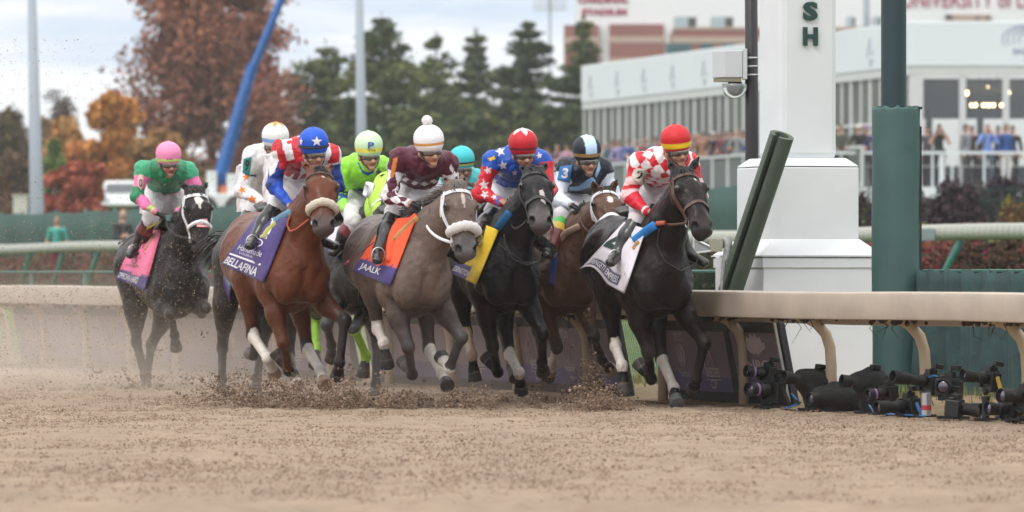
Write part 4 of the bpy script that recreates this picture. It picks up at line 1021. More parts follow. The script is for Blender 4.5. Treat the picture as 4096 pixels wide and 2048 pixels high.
    for a, b, c in ((hipR, kR, aR), (hipL, kL, aL)):
        s.limb(a, b, .118, .073, .06); s.limb(b, b + (c - b) * J.get('cut', .25), .072, .060, .04)
    V, Q = skinned(s); V = wrinkle(V, Q, .014, 9, 9)
    if 'breech' in J: obj('breeches', V, Q, M_BREECH2, root, cols=J['breech'](V, fr.px(V)))
    else: obj('breeches', V, Q, M_BREECH, root)
    # ---- boots
    for b, c, d in ((kR, aR, tR), (kL, aL, tL)):
        s = SDF(np.minimum(np.minimum(b, c), d) - .15, np.maximum(np.maximum(b, c), d) + .15, .009)
        top = b + (c - b) * J.get('boot', .16); fd = nrm(d - c)
        s.limb(top, top + (c - top) * .45, .070, .072, .02); s.limb(top + (c - top) * .4, c, .072, .052, .03)
        s.limb(c + fd * -.03 + np.array((0, 0, -.015)), d, (.046, .042), (.042, .032), .03); s.limb(c - fd * .04, c - fd * .04 + np.array((0, 0, -.045)), .026, .028, .02)
        V, Q = skinned(s); cols = None
        if 'bootc' in J: cols = J['bootc'](V, segdist(V, b, c)[1]); 
        obj('boot', V, Q, M_BOOT2 if cols is not None else M_BOOT, root, cols=cols)
    # ---- helmet
    na, ne = 96, 44; Vh = []; Ch = []; Fh = []
    for j in range(ne + 1):
        el = R(-36) + (R(90) - R(-36)) * j / ne
        for i in range(na):
            az = 2 * math.pi * i / na
            x, y, z = math.cos(az) * math.cos(el), math.sin(az) * math.cos(el), math.sin(el)
            rr = 1 + .012 * (abs(math.sin(az * 4)) < .10) * (el > .1)
            x *= rr; y *= rr
            zz = .110 * z if z > 0 else .142 * z
            if el < -.1 and math.cos(az) > .55 and j < 8: x += .13 * (math.cos(az) - .55) * (1 if j < 6 else .4); 
            Vh.append(HP(.128 * x + .005, .114 * y, zz - .0)); Ch.append(J['cap'](az, el))
    for j in range(ne):
        for i in range(na): Fh.append((j * na + i, j * na + (i + 1) % na, (j + 1) * na + (i + 1) % na, (j + 1) * na + i))
    hel = obj('helmet', np.array(Vh), Fh, M_CAP, root, cols=np.array(Ch))
    so_ = hel.modifiers.new('thick', 'SOLIDIFY'); so_.thickness = .006; so_.offset = -1
    hbv = BVHTree.FromPolygons([tuple(v) for v in Vh], Fh)
    if J.get('pom'): 
        b = MB(); rr = np.random.default_rng(3)
        for k in range(60):
            v = nrm(rr.normal(size=3)); b.ball(HP(0, 0, .137) + v * .026, .017, 5)
        b.build('pompom', mat('white_wool', (.8, .78, .78), .95, bump=.6, bs=90), hel, smooth=True)
    else:
        b = MB(); b.ball(HP(0, 0, .110), (.012, .012, .007), 6, col=tuple(J['cap'](0, 1.5))); b.build('cap_button', M_CAP, hel, smooth=True, vc=True)
    # ---- goggles, straps
    b = MB(); pts = [HP(.116 * math.cos(a_) - .008, .082 * math.sin(a_), -.064 + D0) for a_ in np.linspace(R(-68), R(68), 15)]
    rad = [(.021 - .004 * math.exp(-((i - 7) / 1.6) ** 2), .010) for i in range(15)]
    b.tube(pts, [(r[0] * 1.28, r[1]) for r in rad], 12, flat=u); fr_o = b.build('goggles', M_LENSF, root, smooth=True)
    b = MB(); pts = [p + g * .007 * hs for p in pts]; b.tube(pts[1:-1], [(r[0], .008) for r in rad[1:-1]], 12, flat=u); b.build('lens', M_LENS, fr_o, smooth=True)
    b = MB(); b.tube([HP(.1 * math.cos(a_), .083 * math.sin(a_), -.058 + D0) for a_ in np.linspace(R(60), R(300), 18)], (.010, .005), 6, flat=u); b.build('goggle_strap', M_LENSF, fr_o, smooth=True)
    b = MB(); b.tube([HP(.01, q * .080, -.07 - .092 * k) + g * .046 * k for q, k in ((-1, 0), (-1, .5), (-.72, 1), (-.3, 1.35), (.3, 1.35), (.72, 1), (1, .5), (1, 0))], .0045, 6); b.build('chin_strap', M_STRAP, hel, smooth=True)
    if J.get('spare'):
        b = MB(); b.tube([HP(.131 * math.cos(a_) + .004, .117 * math.sin(a_), -.034) for a_ in np.linspace(0, 2 * math.pi, 40)], (.008, .004), 6, flat=u); b.build('helmet_strap', J['spare'], hel, smooth=True)
    for nm, uv, bx in J.get('captext', ()):
        pass
    J.update(root=root, jbv=jbv, hbv=hbv, wR=wR, wL=wL, hR=hR, hL=hL, HP=HP, fr=fr, helmet=hel, jacket=jk, aR=aR, tR=tR, aL=aL, tL=tL, kR=kR)
    return J
def pxtext(J, name, t, quad, m, on='jbv', parent=None, bold=0.02, base=None, off=.006, grid=8, **kw):
    """lettering or a patch on cloth, given by its four corners in the picture"""
    P = Patch(J['fr'], J[on], quad, grid, grid, off=off, smooth=1)
    par = parent or J['jacket']
    if base is not None: P.build(name + '_patch' if t else name, base, par, .004, keep=kw.get('keep')); 
    if t: P.text(name, t, kw.get('box', (.0, 0., 1., 1.)), m, par, bold, off=.006 if base is not None else .001)
    return P
# ---------------------------------------------------------------- colours of the silks
def flat(n, c): return np.tile(np.array(c, float), (n, 1))
def band(t, a, b): return (t >= a) & (t < b)
PINK = (.74, .17, .40); GRN = (.018, .21, .095); LIMEC = (.28, .72, .05); ROY = (.012, .075, .48); REDC = (.52, .018, .03); WH = (.74, .73, .76)
MAR = (.085, .010, .028); TUR = (.05, .46, .50); NAV = (.010, .012, .028); SKYB = (.30, .50, .76); ORG = (.85, .22, .03); TEAL = (.01, .24, .22); LRED = (.60, .016, .035)
def diamonds(u, v): return ((np.floor(u + v) + np.floor(u - v)) % 2) == 0
def s_trail(lab, t, ang, V, pp):
    c = flat(len(t), GRN); arm = lab > 0; up = (lab == 1) | (lab == 3); fo = (lab == 2) | (lab == 4)
    c[up & band(t, .32, .70)] = PINK; c[up & (t < .32)] = (.05, .36, .19); c[fo & (t > .16)] = PINK
    c[fo & (band(t, .70, .77) | band(t, .83, .90))] = LIMEC; c[(lab == 0) & (t < .36)] = PINK; return c
def s_white(lab, t, ang, V, pp):
    c = flat(len(t), WH); return c
def s_blue(lab, t, ang, V, pp):
    c = flat(len(t), WH); up = (lab == 1) | (lab == 3); c[(lab == 2) | (lab == 4)] = ROY; c[up & (t > .34)] = (.010, .04, .26)
    st = (np.floor(V[:, 1] * 13) % 2 == 0); c[(lab == 0) & st & (t > .45)] = REDC; c[up & (t < .28) & st] = REDC
    c[((lab == 2) | (lab == 4)) & band(t, .03, .10)] = (.03, .035, .06); return c
def s_lime(lab, t, ang, V, pp):
    c = flat(len(t), LIMEC); fo = (lab == 2) | (lab == 4); up = (lab == 1) | (lab == 3)
    c[up & band(t, .70, .76)] = (.01, .02, .015); c[up & (t > .78)] = (.02, .09, .33); c[fo & (t > .04)] = (.30, .70, .09); c[fo & band(t, .16, .22)] = (.02, .09, .33); c[fo & band(t, .82, .93)] = (.75, .6, .03)
    return c
def s_maroon(lab, t, ang, V, pp):
    c = flat(len(t), MAR); up = (lab == 1) | (lab == 3); fo = (lab == 2) | (lab == 4)
    d = diamonds(ang * 4 / (2 * np.pi), t * 1.9 + .25); c[up & (t > .35) & d] = WH; d2 = diamonds(ang * 4 / (2 * np.pi) + .5, t * 1.8 + .1); c[fo & d2] = WH; c[fo & (t > .9)] = (.55, .6, .66)
    d3 = diamonds(V[:, 1] * 9.5, t * 3.2 + .05); c[(lab == 0) & (t < .34) & d3] = WH; c[(lab == 0) & (t < .24)] = MAR; return c
def s_turq(lab, t, ang, V, pp):
    c = flat(len(t), TUR); c[(lab == 4) | (lab == 2)] = (.7, .48, .48); c[((lab == 2) | (lab == 4)) & (t > .8)] = TUR; return c
def s_stars(lab, t, ang, V, pp):
    c = flat(len(t), (.010, .075, .42)); c[lab > 0] = LRED; c[((lab == 1) | (lab == 3)) & (t < .24)] = (.010, .075, .42); fo = (lab == 2) | (lab == 4); c[fo & (band(t, .78, .86) | band(t, .89, .95))] = (.02, .12, .45); return c
def s_navy(lab, t, ang, V, pp):
    c = flat(len(t), NAV); up = (lab == 1) | (lab == 3); fo = (lab == 2) | (lab == 4); sp = vnoise(V, 9, 4) > .35
    c[up & (t > .22) | fo] = (.70, .76, .86); c[(up & (t > .25) | fo) & sp] = (.48, .65, .86); c[fo & (t > .85)] = (.5, .66, .88)
    c[(lab == 0) & (t < .40)] = SKYB; c[(lab == 0) & (t < .24)] = NAV; return c
def s_check(lab, t, ang, V, pp):
    c = flat(len(t), LRED); up = (lab == 1) | (lab == 3); fo = (lab == 2) | (lab == 4)
    d = diamonds(V[:, 1] * 11 + .3, V[:, 0] * 8.5 + V[:, 2] * 8.5); c[(lab == 0) & d] = (.76, .70, .72); c[up & (t < .25) & d] = (.76, .7, .72)
    c[up & band(t + .10 * np.cos(ang * 1), .45, .68)] = (.78, .52, .54); c[up & band(t + .1 * np.cos(ang), .80, 1.2)] = (.78, .52, .54); c[fo & band(t + .08 * np.cos(ang), .0, .12)] = (.78, .5, .52); c[fo & band(t, .86, .94)] = (.75, .7, .72); return c
def capb(base, bnd=None, b0=-26, b1=-14, low=None):
    def f(az, el):
        e = math.degrees(el)
        if bnd and b0 <= e < b1: return bnd
        if low and e < b0: return low
        return base
    return f
def cap_white9(az, el):
    e = math.degrees(el)
    if -22 <= e < -9: return (.20, .36, .72)
    r = 90 - e; k = abs(((math.degrees(az) + 36 + 18) % 72) - 36) / 36
    if r < 46 - 30 * k: return (.85, .30, .04)
    return (.78, .78, .80)
def cap_star(az, el):
    e = math.degrees(el); r = 90 - e; k = abs(((math.degrees(az) + 36) % 72) - 36) / 36
    if r < 52 - 36 * k: return (.76, .68, .68)
    if -20 <= e < -13: return (.12, .01, .02)
    return (.50, .012, .022)
def cap_3(az, el):
    e = math.degrees(el); x = math.cos(az) * math.cos(el); y = math.sin(az) * math.cos(el)
    if -24 <= e < -13: return (.30, .17, .06)
    if e < -24: return (.012, .013, .02)
    return (.50, .66, .86) if abs(y - .0) < .42 else (.010, .012, .024)
STAR = star2d()
def pxstar(c, x, y, r, rot=0, sq=1.0): 
    s_ = star2d(5, .42, rot); return [K(c, x + r * a * sq, y - r * b) for a, b in s_]
KC = lambda c, *pts: [K(c, x, y) for x, y in pts]
JS = {}
BLKG = (.012, .012, .013)
JS['lead'] = dict(head=K(9, 808, 150), chin=K(9, 828, 362), shR=K(9, 520, 330), shL=K(9, 915, 345), elR=K(9, 425, 610), wrR=K(9, 590, 738), hdR=K(9, 680, 790), kneeR=K(9, 505, 800), ankR=K(9, 355, 1060), toeR=K(9, 285, 1150),
    pelpx=K(9, 640, 480), silk=s_check, cap=capb((.55, .014, .02), (.80, .52, .02), -25, -9, (.55, .014, .02)), glove=BLKG, turn=.10, seed=2,
    paint=[(KC(9, (612, 400), (690, 388), (690, 460), (640, 475), (612, 445)), (.74, .7, .73)), (KC(9, (655, 500), (690, 462), (735, 495), (690, 525)), (.74, .7, .73)), (KC(9, (540, 280), (590, 245), (635, 265), (600, 320)), (.76, .72, .74)), (KC(9, (630, 250), (705, 215), (710, 270), (680, 305)), (.76, .72, .74))],
    label='jockey in red and white diamond silks, red helmet with yellow band')
JS['bay'] = dict(head=K(3, 925, 210), chin=K(3, 935, 455), shR=K(3, 610, 290), shL=K(3, 1095, 330), elR=K(3, 535, 650), wrR=K(3, 700, 850), hdR=K(3, 745, 905), kneeR=K(3, 560, 850), ankR=K(3, 355, 1170), toeR=K(3, 290, 1250),
    pelpx=K(3, 700, 560), silk=s_blue, cap=capb((.008, .085, .55), (.012, .02, .06), -17, -8, (.008, .085, .55)), turn=.05, seed=3, spare=M_STRAP,
    paint=[(KC(3, (600, 300), (640, 300), (700, 480), (590, 490), (575, 320)), REDC), (KC(3, (632, 290), (700, 240), (735, 385), (665, 405)), WH), (KC(3, (705, 235), (755, 222), (795, 390), (735, 420), (640, 470), (650, 420), (735, 385)), REDC), (KC(3, (655, 215), (700, 195), (715, 230), (670, 240)), REDC), (KC(3, (475, 330), (560, 300), (580, 400), (540, 520), (490, 560)), WH),
           (KC(3, (765, 460), (805, 470), (790, 540), (755, 595), (712, 580), (740, 530)), (.26, .012, .04)), (KC(3, (680, 490), (715, 465), (740, 470), (692, 548), (672, 545)), (.3, .015, .04)), (KC(3, (1060, 430), (1100, 350), (1128, 395), (1110, 440)), REDC)],
    label='jockey in star and stripe silks with blue sleeves, blue helmet with white star')
JS['grey'] = dict(head=K(5, 832, 190), chin=K(5, 850, 430), shR=K(5, 600, 345), shL=K(5, 985, 370), elR=K(5, 515, 660), wrR=K(5, 690, 712), hdR=K(5, 775, 742), kneeR=K(5, 560, 790), ankR=K(5, 440, 1080), toeR=K(5, 420, 1170),
    pelpx=K(5, 720, 560), silk=s_maroon, cap=capb((.80, .78, .82), (.62, .27, .06), -17, -10, (.80, .78, .80)), glove=BLKG, pom=True, seed=4, turn=.12,
    paint=[(KC(5, (x - 32, y), (x, y - 19), (x + 32, y), (x, y + 19)), WH) for x, y in ((648, 520), (722, 548), (800, 556), (876, 535))] + [(KC(5, (1012, 395), (1040, 430), (1030, 470), (1000, 430)), WH), (KC(5, (1040, 450), (1062, 480), (1050, 505), (1030, 480)), WH), (KC(5, (548, 352), (582, 338), (575, 420), (552, 500), (522, 500)), (.55, .17, .04))],
    label='jockey in maroon silks with white diamonds, white helmet with pompom')
JS['black'] = dict(head=K(7, 505, 140), chin=K(7, 510, 345), shR=K(7, 262, 280), shL=K(7, 640, 270), elR=K(7, 165, 560), wrR=K(7, 345, 618), hdR=K(7, 410, 660), kneeR=K(7, 290, 690), ankR=K(7, 145, 880), toeR=K(7, 110, 950),
    pelpx=K(7, 400, 480), silk=s_stars, cap=cap_star, seed=5, bootc=None,
    toeL=K(7, 690, 1050), ankL=K(7, 722, 1000), elL=K(7, 725, 520), wrL=K(7, 700, 620), hdL=K(7, 690, 640),
    paint=[(pxstar(7, x, y, r, ro), (.74, .68, .70)) for x, y, r, ro in ((325, 212, 42, .3), (345, 325, 40, .2), (325, 400, 28, .1), (440, 385, 28, 0), (638, 248, 30, .2), (225, 365, 36, .3), (192, 482, 46, .1), (200, 560, 40, .5), (278, 452, 26, 0), (275, 580, 28, .3), (715, 480, 26, 0))] + [(KC(7, (225, 270), (275, 250), (285, 275), (240, 290)), (.8, .55, .03))],
    label='jockey in blue silks with white stars and red starred sleeves, red helmet')
del JS['black']['bootc']
JS['brown'] = dict(head=K(7, 1020, 190), chin=K(7, 1025, 412), shR=K(7, 850, 340), shL=K(7, 1150, 360), elR=K(7, 785, 600), wrR=K(7, 895, 645), hdR=K(7, 965, 680), kneeR=K(7, 830, 740), ankR=K(7, 735, 990), toeR=K(7, 720, 1050), pel=None,
    pelpx=K(7, 930, 560), silk=s_navy, cap=cap_3, glove=BLKG, seed=6, kx=.2,
    paint=[(KC(7, (880, 500), (960, 490), (1060, 415), (1095, 450), (1060, 500), (940, 532), (880, 525)), SKYB), (KC(7, (1085, 400), (1122, 285), (1132, 350), (1098, 425)), SKYB)],
    bootc=lambda V, t: np.where((t < .34)[:, None], (.06, .42, .07), np.where((t < .55)[:, None], (.62, .42, .04), (.16, .03, .025))),
    label='jockey in black and pale blue silks with blue number three armband')
del JS['brown']['pel']
JS['trail'] = dict(head=K(1, 652, 190), chin=K(1, 652, 465), shR=K(1, 400, 345), shL=K(1, 855, 370), elR=K(1, 330, 640), wrR=K(1, 520, 800), hdR=K(1, 620, 850), kneeR=K(1, 470, 850), ankR=K(1, 330, 1150), toeR=K(1, 255, 1240),
    pelpx=K(1, 600, 560), silk=s_trail, cap=capb((.80, .26, .46), (.45, .75, .12), -26, -17, (.78, .24, .42)), glove=BLKG, seed=7, skin=(.34, .18, .13),
    bootc=lambda V, t: np.where((t < .22)[:, None], (.016, .014, .015), np.where((t < .46)[:, None], (.13, .018, .02), (.012, .011, .012))),
    label='jockey in pink and green silks with pink helmet, trailing on the left')
JS['hooded'] = dict(head=K(5, 350, 235), chin=K(5, 355, 468), shR=K(5, 175, 410), shL=K(5, 465, 410), elR=K(5, 115, 690), wrR=K(5, 215, 805), hdR=K(5, 300, 850), kneeR=K(5, 230, 860), ankR=K(5, 120, 1040), toeR=K(5, 60, 1110),
    pelpx=K(5, 270, 600), silk=s_lime, cap=capb((.56, .78, .50), (.80, .72, .10), -22, -10, (.56, .78, .5)), seed=8, skin=(.47, .27, .2),
    paint=[(KC(5, (268, 590), (372, 590), (372, 612), (322, 612), (318, 632), (258, 640)), (.02, .08, .30)), (KC(5, (262, 385), (300, 470), (345, 490), (395, 462), (400, 440), (345, 465), (300, 440), (272, 380)), (.02, .08, .30))],
    bootc=lambda V, t: np.where((t < .5)[:, None], (.17, .03, .04), (.012, .011, .012)),
    label='jockey in lime green silks with mint helmet lettered P')
JS['screened'] = dict(head=K(3, 548, 150), chin=K(3, 535, 375), shR=K(3, 320, 345), shL=K(3, 640, 370), elR=K(3, 225, 700), wrR=K(3, 400, 815), hdR=K(3, 470, 830), kneeR=K(3, 300, 920), ankR=K(3, 200, 1150), toeR=K(3, 150, 1200),
    pelpx=K(3, 400, 660), silk=s_white, cap=cap_white9, seed=9, turn=-.1, skin=(.30, .16, .12), kx=.05,
    paint=[(pxstar(3, 258, 566, 42, .15), ORG), (pxstar(3, 222, 695, 50, .4), ORG), (pxstar(3, 318, 785, 54, .1), ORG), (KC(3, (295, 540), (365, 540), (362, 566), (295, 556)), (.015, .015, .016))],
    label='jockey in white silks with orange stars on the sleeve, white helmet')
JS['hidden'] = dict(head=K(5, 1100, 345), chin=K(5, 1110, 560), shR=K(5, 950, 500), shL=K(5, 1225, 510), elR=K(5, 930, 700), wrR=K(5, 1000, 800), hdR=K(5, 1040, 820), kneeR=K(5, 950, 900), ankR=K(5, 900, 1060), toeR=K(5, 880, 1100),
    elL=K(5, 1280, 700), wrL=K(5, 1262, 830), hdL=K(5, 1230, 860), pelpx=K(5, 1090, 640), silk=s_turq, cap=capb((.05, .50, .56), (.55, .5, .08), -24, -17, (.04, .4, .44)), seed=10, skin=(.28, .15, .11), spare=M_STRAP,
    label='jockey in turquoise silks and turquoise helmet, behind the grey horse')
for k, j in JS.items(): make_rider(j, HH[k])
# ================================================================ tack: cloths, pads, bridles, reins, whips
M_CLOTH = mat('race_cloth', rough=.7, attr='Col', var=.07, vs=18, bump=.35, bs=26, sheen=.1)
M_LETTER = mat('white_print', (.68, .67, .74), .6); M_INK = mat('black_print', (.014, .014, .016), .6); M_BLUEP = mat('blue_print', (.03, .09, .38), .6)
M_GREENP = mat('dark_green_print', (.012, .045, .035), .6); M_CREAM = mat('cream_print', (.62, .56, .48), .6); M_PATCHB = mat('blue_armband', (.03, .16, .42), .6, var=.1); M_TEALP = mat('teal_armband', (.008, .20, .18), .6, var=.1)
M_PALEP = mat('pale_pink_print', (.66, .42, .40), .6)
PUR = (.055, .036, .17); ORC = (.80, .085, .02); YEL = (.74, .50, .02); PKC = (.72, .16, .30)
def skin_px(H, pts, off, n=14, smooth=1):
    """picture polyline laid on the horse"""
    fr, bv = H['fr'], H['bv']; P = [np.array(p, float) for p in pts]; out = []; last = None
    Ls = np.cumsum([0] + [np.linalg.norm(b - a) for a, b in zip(P, P[1:])])
    for t in np.linspace(0, Ls[-1], n):
        i = min(np.searchsorted(Ls, t, 'right') - 1, len(P) - 2); p = P[i] + (P[i + 1] - P[i]) * ((t - Ls[i]) / (Ls[i + 1] - Ls[i] + 1e-9))
        r = fr.ray(p); hit = bv.ray_cast(Vector(fr.c), Vector(r)); out.append((r, hit[3] if hit[0] is not None else None))
    ds = [d for _, d in out if d is not None]; med = np.median(ds) if ds else np.linalg.norm(fr.c)
    idx = [i for i, (_, d) in enumerate(out) if d is not None and abs(d - med) < .8] or [0]
    dd = np.interp(range(n), idx, [out[i][1] if out[i][1] is not None else med for i in idx])
    for _ in range(smooth): dd = np.minimum(dd, np.convolve(np.pad(dd, 1, mode='edge'), [.25, .5, .25], 'valid'))
    return [fr.c + out[i][0] * (dd[i] - off) for i in range(n)]
def pad(H, name, pts, rad, m, off=.03, parent=None, flatr=.45):
    b = MB(); p = skin_px(H, pts, off, 12, 3); b.tube(p, [(rad * flatr, rad)] * 12, 10, flat=tuple(-H['fr'].ray(pts[0]))); return b.build(name, m, parent or H['root'], smooth=True)
def cord(H, name, pts, rad, m, off=.015, parent=None, n=20):
    b = MB(); b.tube(skin_px(H, pts, off, n, 3), rad, 7); return b.build(name, m, parent or H['root'], smooth=True)
def rein(H, J, m, rad=.008, sagv=.05):
    for e, h, q in ((H['bit'][1], J['hR'], -1), (H['bit'][0], J['hL'], 1)):
        b = MB(); pts = sag(np.array(e), np.array(h), sagv, 14, (0, q * .05, 0)); b.tube(pts, [(rad, rad * .5)] * 14, 6); b.build('rein', m, H['root'], smooth=True)
def whip(H, J, a, b_, m1, m2, xa=.62, xb=-.1, grip=.3):
    fr = H['fr']; A, B = fr.atx(a, xa), fr.atx(b_, xb); g = A + (B - A) * grip
    t = thing('whip', J['whip'], 'riding whip', fr.o, fr.rz, 'riding whips')
    b = MB(); b.tube([A, g], .0085, 7); b.build('handle', m1, t, smooth=True)
    b = MB(); b.tube([g, B], [.006, .004], 6); b.tube([B, B + (B - A) * .06], [(.012, .003), (.010, .002)], 6); b.build('shaft', m2, t, smooth=True)
def cl(base, bnd=None, bv=.26, edge=None, ev=(.9, 1)):
    def f(u, v):
        if bnd is not None and v < bv: return bnd
        if edge is not None and ev[0] < u <= ev[1]: return edge
        return base
    return f
def stirrup(H, J):
    b = MB(); fr = H['fr']
    c = J['aR'] + nrm(J['tR'] - J['aR']) * .085 + np.array((0, 0, .0))
    pts = [c + np.array((0, .05 * math.sin(w), .055 * math.cos(w))) for w in np.linspace(0, 2 * math.pi, 17)]
    b.tube(pts, .006, 6, cap=False); b.build('stirrup', M_STEEL, H['root'], smooth=True)
def saddle(H):
    tp = H['tp']; b = MB(); pts = []
    hits = []
    for x in np.linspace(-.28, .26, 9):
        h = H['bv'].ray_cast(Vector((x, 0, 2.2)), Vector((0, 0, -1))); z = h[0][2] if h[0] is not None else 1.5
        pts.append(np.array((x, 0, z + .02 + .05 * (abs(x) / .28) ** 2)))
    b.tube(pts, [(.03, .10)] * 9, 12, flat=(0, 0, 1)); b.build('saddle', M_DARK_STRAP, H['root'], smooth=True)
for k in HH: saddle(HH[k])
def stroke2d(pts, w, n=8):
    pts = [np.array(p, float) for p in pts]; Q = []
    for a, b_ in zip(pts, pts[1:]): Q += [a + (b_ - a) * k / n for k in range(n)]
    Q.append(pts[-1]); V = []
    for i, p in enumerate(Q):
        t = Q[min(i + 1, len(Q) - 1)] - Q[max(i - 1, 0)]; t /= np.linalg.norm(t) + 1e-9; m = np.array((-t[1], t[0])) * w / 2; V += [p - m, p, p + m]
    return np.array(V), [(3 * i + k, 3 * i + k + 1, 3 * i + 4 + k, 3 * i + 3 + k) for i in range(len(Q) - 1) for k in (0, 1)]
# ---- reddish bay
H, J = HH['bay'], JS['bay']
P = Patch(H['fr'], H['bv'], [(1028, 866), (1160, 872), (1056, 1131), (888, 1056)], 22, 26, off=.02)
P.build('saddle_cloth', M_CLOTH, H['root'], colf=cl(PUR, None, .2, (.05, .03, .15), (.86, 1)))
par = [o for o in H['root'].children if o.name.startswith('saddle_cloth')][-1]
P.text('lettering', 'BELLAFINA', (.03, .035, .80, .175), M_LETTER, par, .02)
P.decal('stripe', [(0, 0), (1, 0), (1, 1), (0, 1)], [(0, 1, 2, 3)], (.02, .215, .80, .245), M_LETTER, par)
P.text('lettering', 'Handmade', (.12, .34, .72, .43), M_LETTER, par, .0); P.text('lettering', 'VODKA', (.2, .28, .55, .315), M_LETTER, par, .0)
th_ = np.linspace(0, 2 * np.pi, 33)[:-1]; rg_ = np.concatenate([np.stack([np.cos(th_), np.sin(th_)], 1), np.stack([.86 * np.cos(th_), .86 * np.sin(th_)], 1)])
RINGF = [(i, (i + 1) % 32, 32 + (i + 1) % 32, 32 + i) for i in range(32)]
P.decal('emblem', rg_, RINGF, (.18, .46, .62, .61), M_LETTER, par); P.decal('emblem', rg_ * .4, RINGF, (.3, .50, .5, .57), M_LETTER, par); P.text('lettering', "TITO'S", (.24, .62, .66, .68), M_LETTER, par, .0)
P.decal('digit', [(0, 0), (1, 0), (1, 1), (0, 1)], [(0, 1, 2, 3)], (.36, .70, .66, .97), M_LETTER, par)
pad(H, 'saddle_pad', [K(3, 432, 1175), K(3, 480, 1100), K(3, 560, 1030)], .030, mat('lime_pad', (.50, .50, .13), .8, var=.1, bump=.3)); pad(H, 'saddle_pad', [K(3, 545, 1010), K(3, 620, 960), K(3, 700, 915)], .032, mat('pale_blue_pad', (.16, .34, .50), .8, var=.1, bump=.3))
bridle(H, M_LEATHER, roll=M_FLEECE, noseband=False, w=.016)
cord(H, 'rein', [K(3, 700, 930), K(3, 665, 1040), K(3, 695, 1105), K(3, 760, 1080), K(3, 880, 985)], .008, mat('orange_rubber', (.42, .09, .04), .6, var=.15), .03)
# ---- roan grey
H, J = HH['grey'], JS['grey']
P = Patch(H['fr'], H['bv'], [(1548, 880), (1668, 868), (1562, 1143), (1410, 1084)], 22, 26, off=.022)
c_ = P.build('saddle_cloth', M_CLOTH, H['root'], colf=lambda u, v: PUR if v < .25 + .02 * math.sin(u * 9) else ORC)
P.text('lettering', 'JAALK', (.12, .06, .66, .19), M_LETTER, c_, .02)
pad(H, 'saddle_pad', [K(5, 560, 1010), K(5, 640, 920), K(5, 748, 830)], .026, mat('tan_suede', (.44, .25, .10), .8, var=.15, bump=.3)); pad(H, 'saddle_towel', [K(5, 520, 1180), K(5, 535, 1040), K(5, 610, 920), K(5, 735, 815)], .028, mat('orange_cloth', (.80, .085, .02), .7, var=.08, bump=.3), .035)
bridle(H, M_WHITE_STRAP, roll=M_FLEECE_W, noseband=False, w=.022, rr=.039)
rein(H, J, M_WHITE_STRAP, .013, .05); J['whip'] = 'dark whip with red shaft held across the orange cloth'; whip(H, J, K(5, 872, 660), K(5, 195, 1175), M_WHIP, mat('red_whip', (.22, .03, .05), .4), .66, .12, .25)
# ---- black
H, J = HH['black'], JS['black']
P = Patch(H['fr'], H['bv'], [K(7, 190, 800), K(7, 315, 848), K(7, 130, 1285), K(7, -80, 1190)], 22, 26, off=.025)
c_ = P.build('saddle_cloth', M_CLOTH, H['root'], colf=lambda u, v: PUR if v < .24 and u < .60 else YEL)
P.text('lettering', 'ESSINGTON', (.02, .07, .66, .17), M_LETTER, c_, .02)
pad(H, 'saddle_pad', [K(7, 305, 835), K(7, 350, 770), K(7, 400, 705)], .035, mat('blue_pad', (.02, .15, .36), .7, var=.1, bump=.3))
bridle(H, M_DARK_STRAP, noseband=True, w=.022); rein(H, J, M_DARK_STRAP, .009, .12)
cord(H, 'rein', [K(7, 355, 880), K(7, 362, 960), K(7, 420, 1080), K(7, 540, 1130), K(7, 650, 1095), K(7, 690, 1030)], .007, M_DARK_STRAP, .02); cord(H, 'breast_strap', [K(7, 310, 960), K(7, 400, 1030), K(7, 520, 1110), K(7, 640, 1100)], .006, M_DARK_STRAP, .01)
# ---- leader
H, J = HH['lead'], JS['lead']
P = Patch(H['fr'], H['bv'], [K(9, 400, 825), K(9, 575, 880), K(9, 400, 1395), K(9, 40, 1200)], 26, 30, off=.03, fn=lambda u, v: (0, -34 * math.sin(math.pi * min(1, u * 1.6)) * (1 - v) ** 2 + 0))
c_ = P.build('saddle_cloth', M_CLOTH, H['root'], colf=lambda u, v: (.030, .022, .085) if .05 < v < .23 and .08 < u < .82 else ((.66, .62, .68) if (v > .03) else (.6, .56, .62)))
P.text('lettering', 'SERENGETI EMPRESS', (.10, .085, .80, .19), M_LETTER, c_, .02)
P.decal('digit', *stroke2d([(.95, 1.0), (.30, .30), (.18, .12), (.62, .10), (.95, .12)], .24), (.06, .48, .50, .92), M_GREENP, c_, off=.014); P.decal('digit', *stroke2d([(0, 0), (.05, .75), (.5, 1.0), (1, .7)], .10), (.36, .60, .62, .90), M_GREENP, c_, off=.014)
pad(H, 'saddle_pad', [K(9, 475, 975), K(9, 560, 905), K(9, 645, 845)], .036, mat('bright_blue_pad', (.02, .22, .62), .7, var=.1, bump=.3), .04); pad(H, 'saddle_pad', [K(9, 475, 1040), K(9, 495, 1005), K(9, 520, 985)], .022, mat('tan_suede'), .04)
pad(H, 'saddle_towel', [K(9, 412, 1250), K(9, 440, 1060), K(9, 480, 985)], .016, mat('white_towel', (.62, .62, .66), .9, bump=.5), .03)
bridle(H, M_LEATHER, noseband=True, w=.020); rein(H, J, M_LEATHER, .011, .03)
cord(H, 'rein', [K(9, 680, 870), K(9, 660, 1000), K(9, 720, 1140), K(9, 850, 1215), K(9, 975, 1160), K(9, 985, 1090)], .006, M_DARK_STRAP, .02); cord(H, 'grip', [K(9, 655, 835), K(9, 725, 828)], .018, mat('orange_rubber'), .05, n=5)
J['whip'] = 'dark whip held beside the white cloth of the leading horse'; whip(H, J, K(9, 650, 800), K(9, 300, 1210), M_WHIP, M_WHIP, .62, .1)
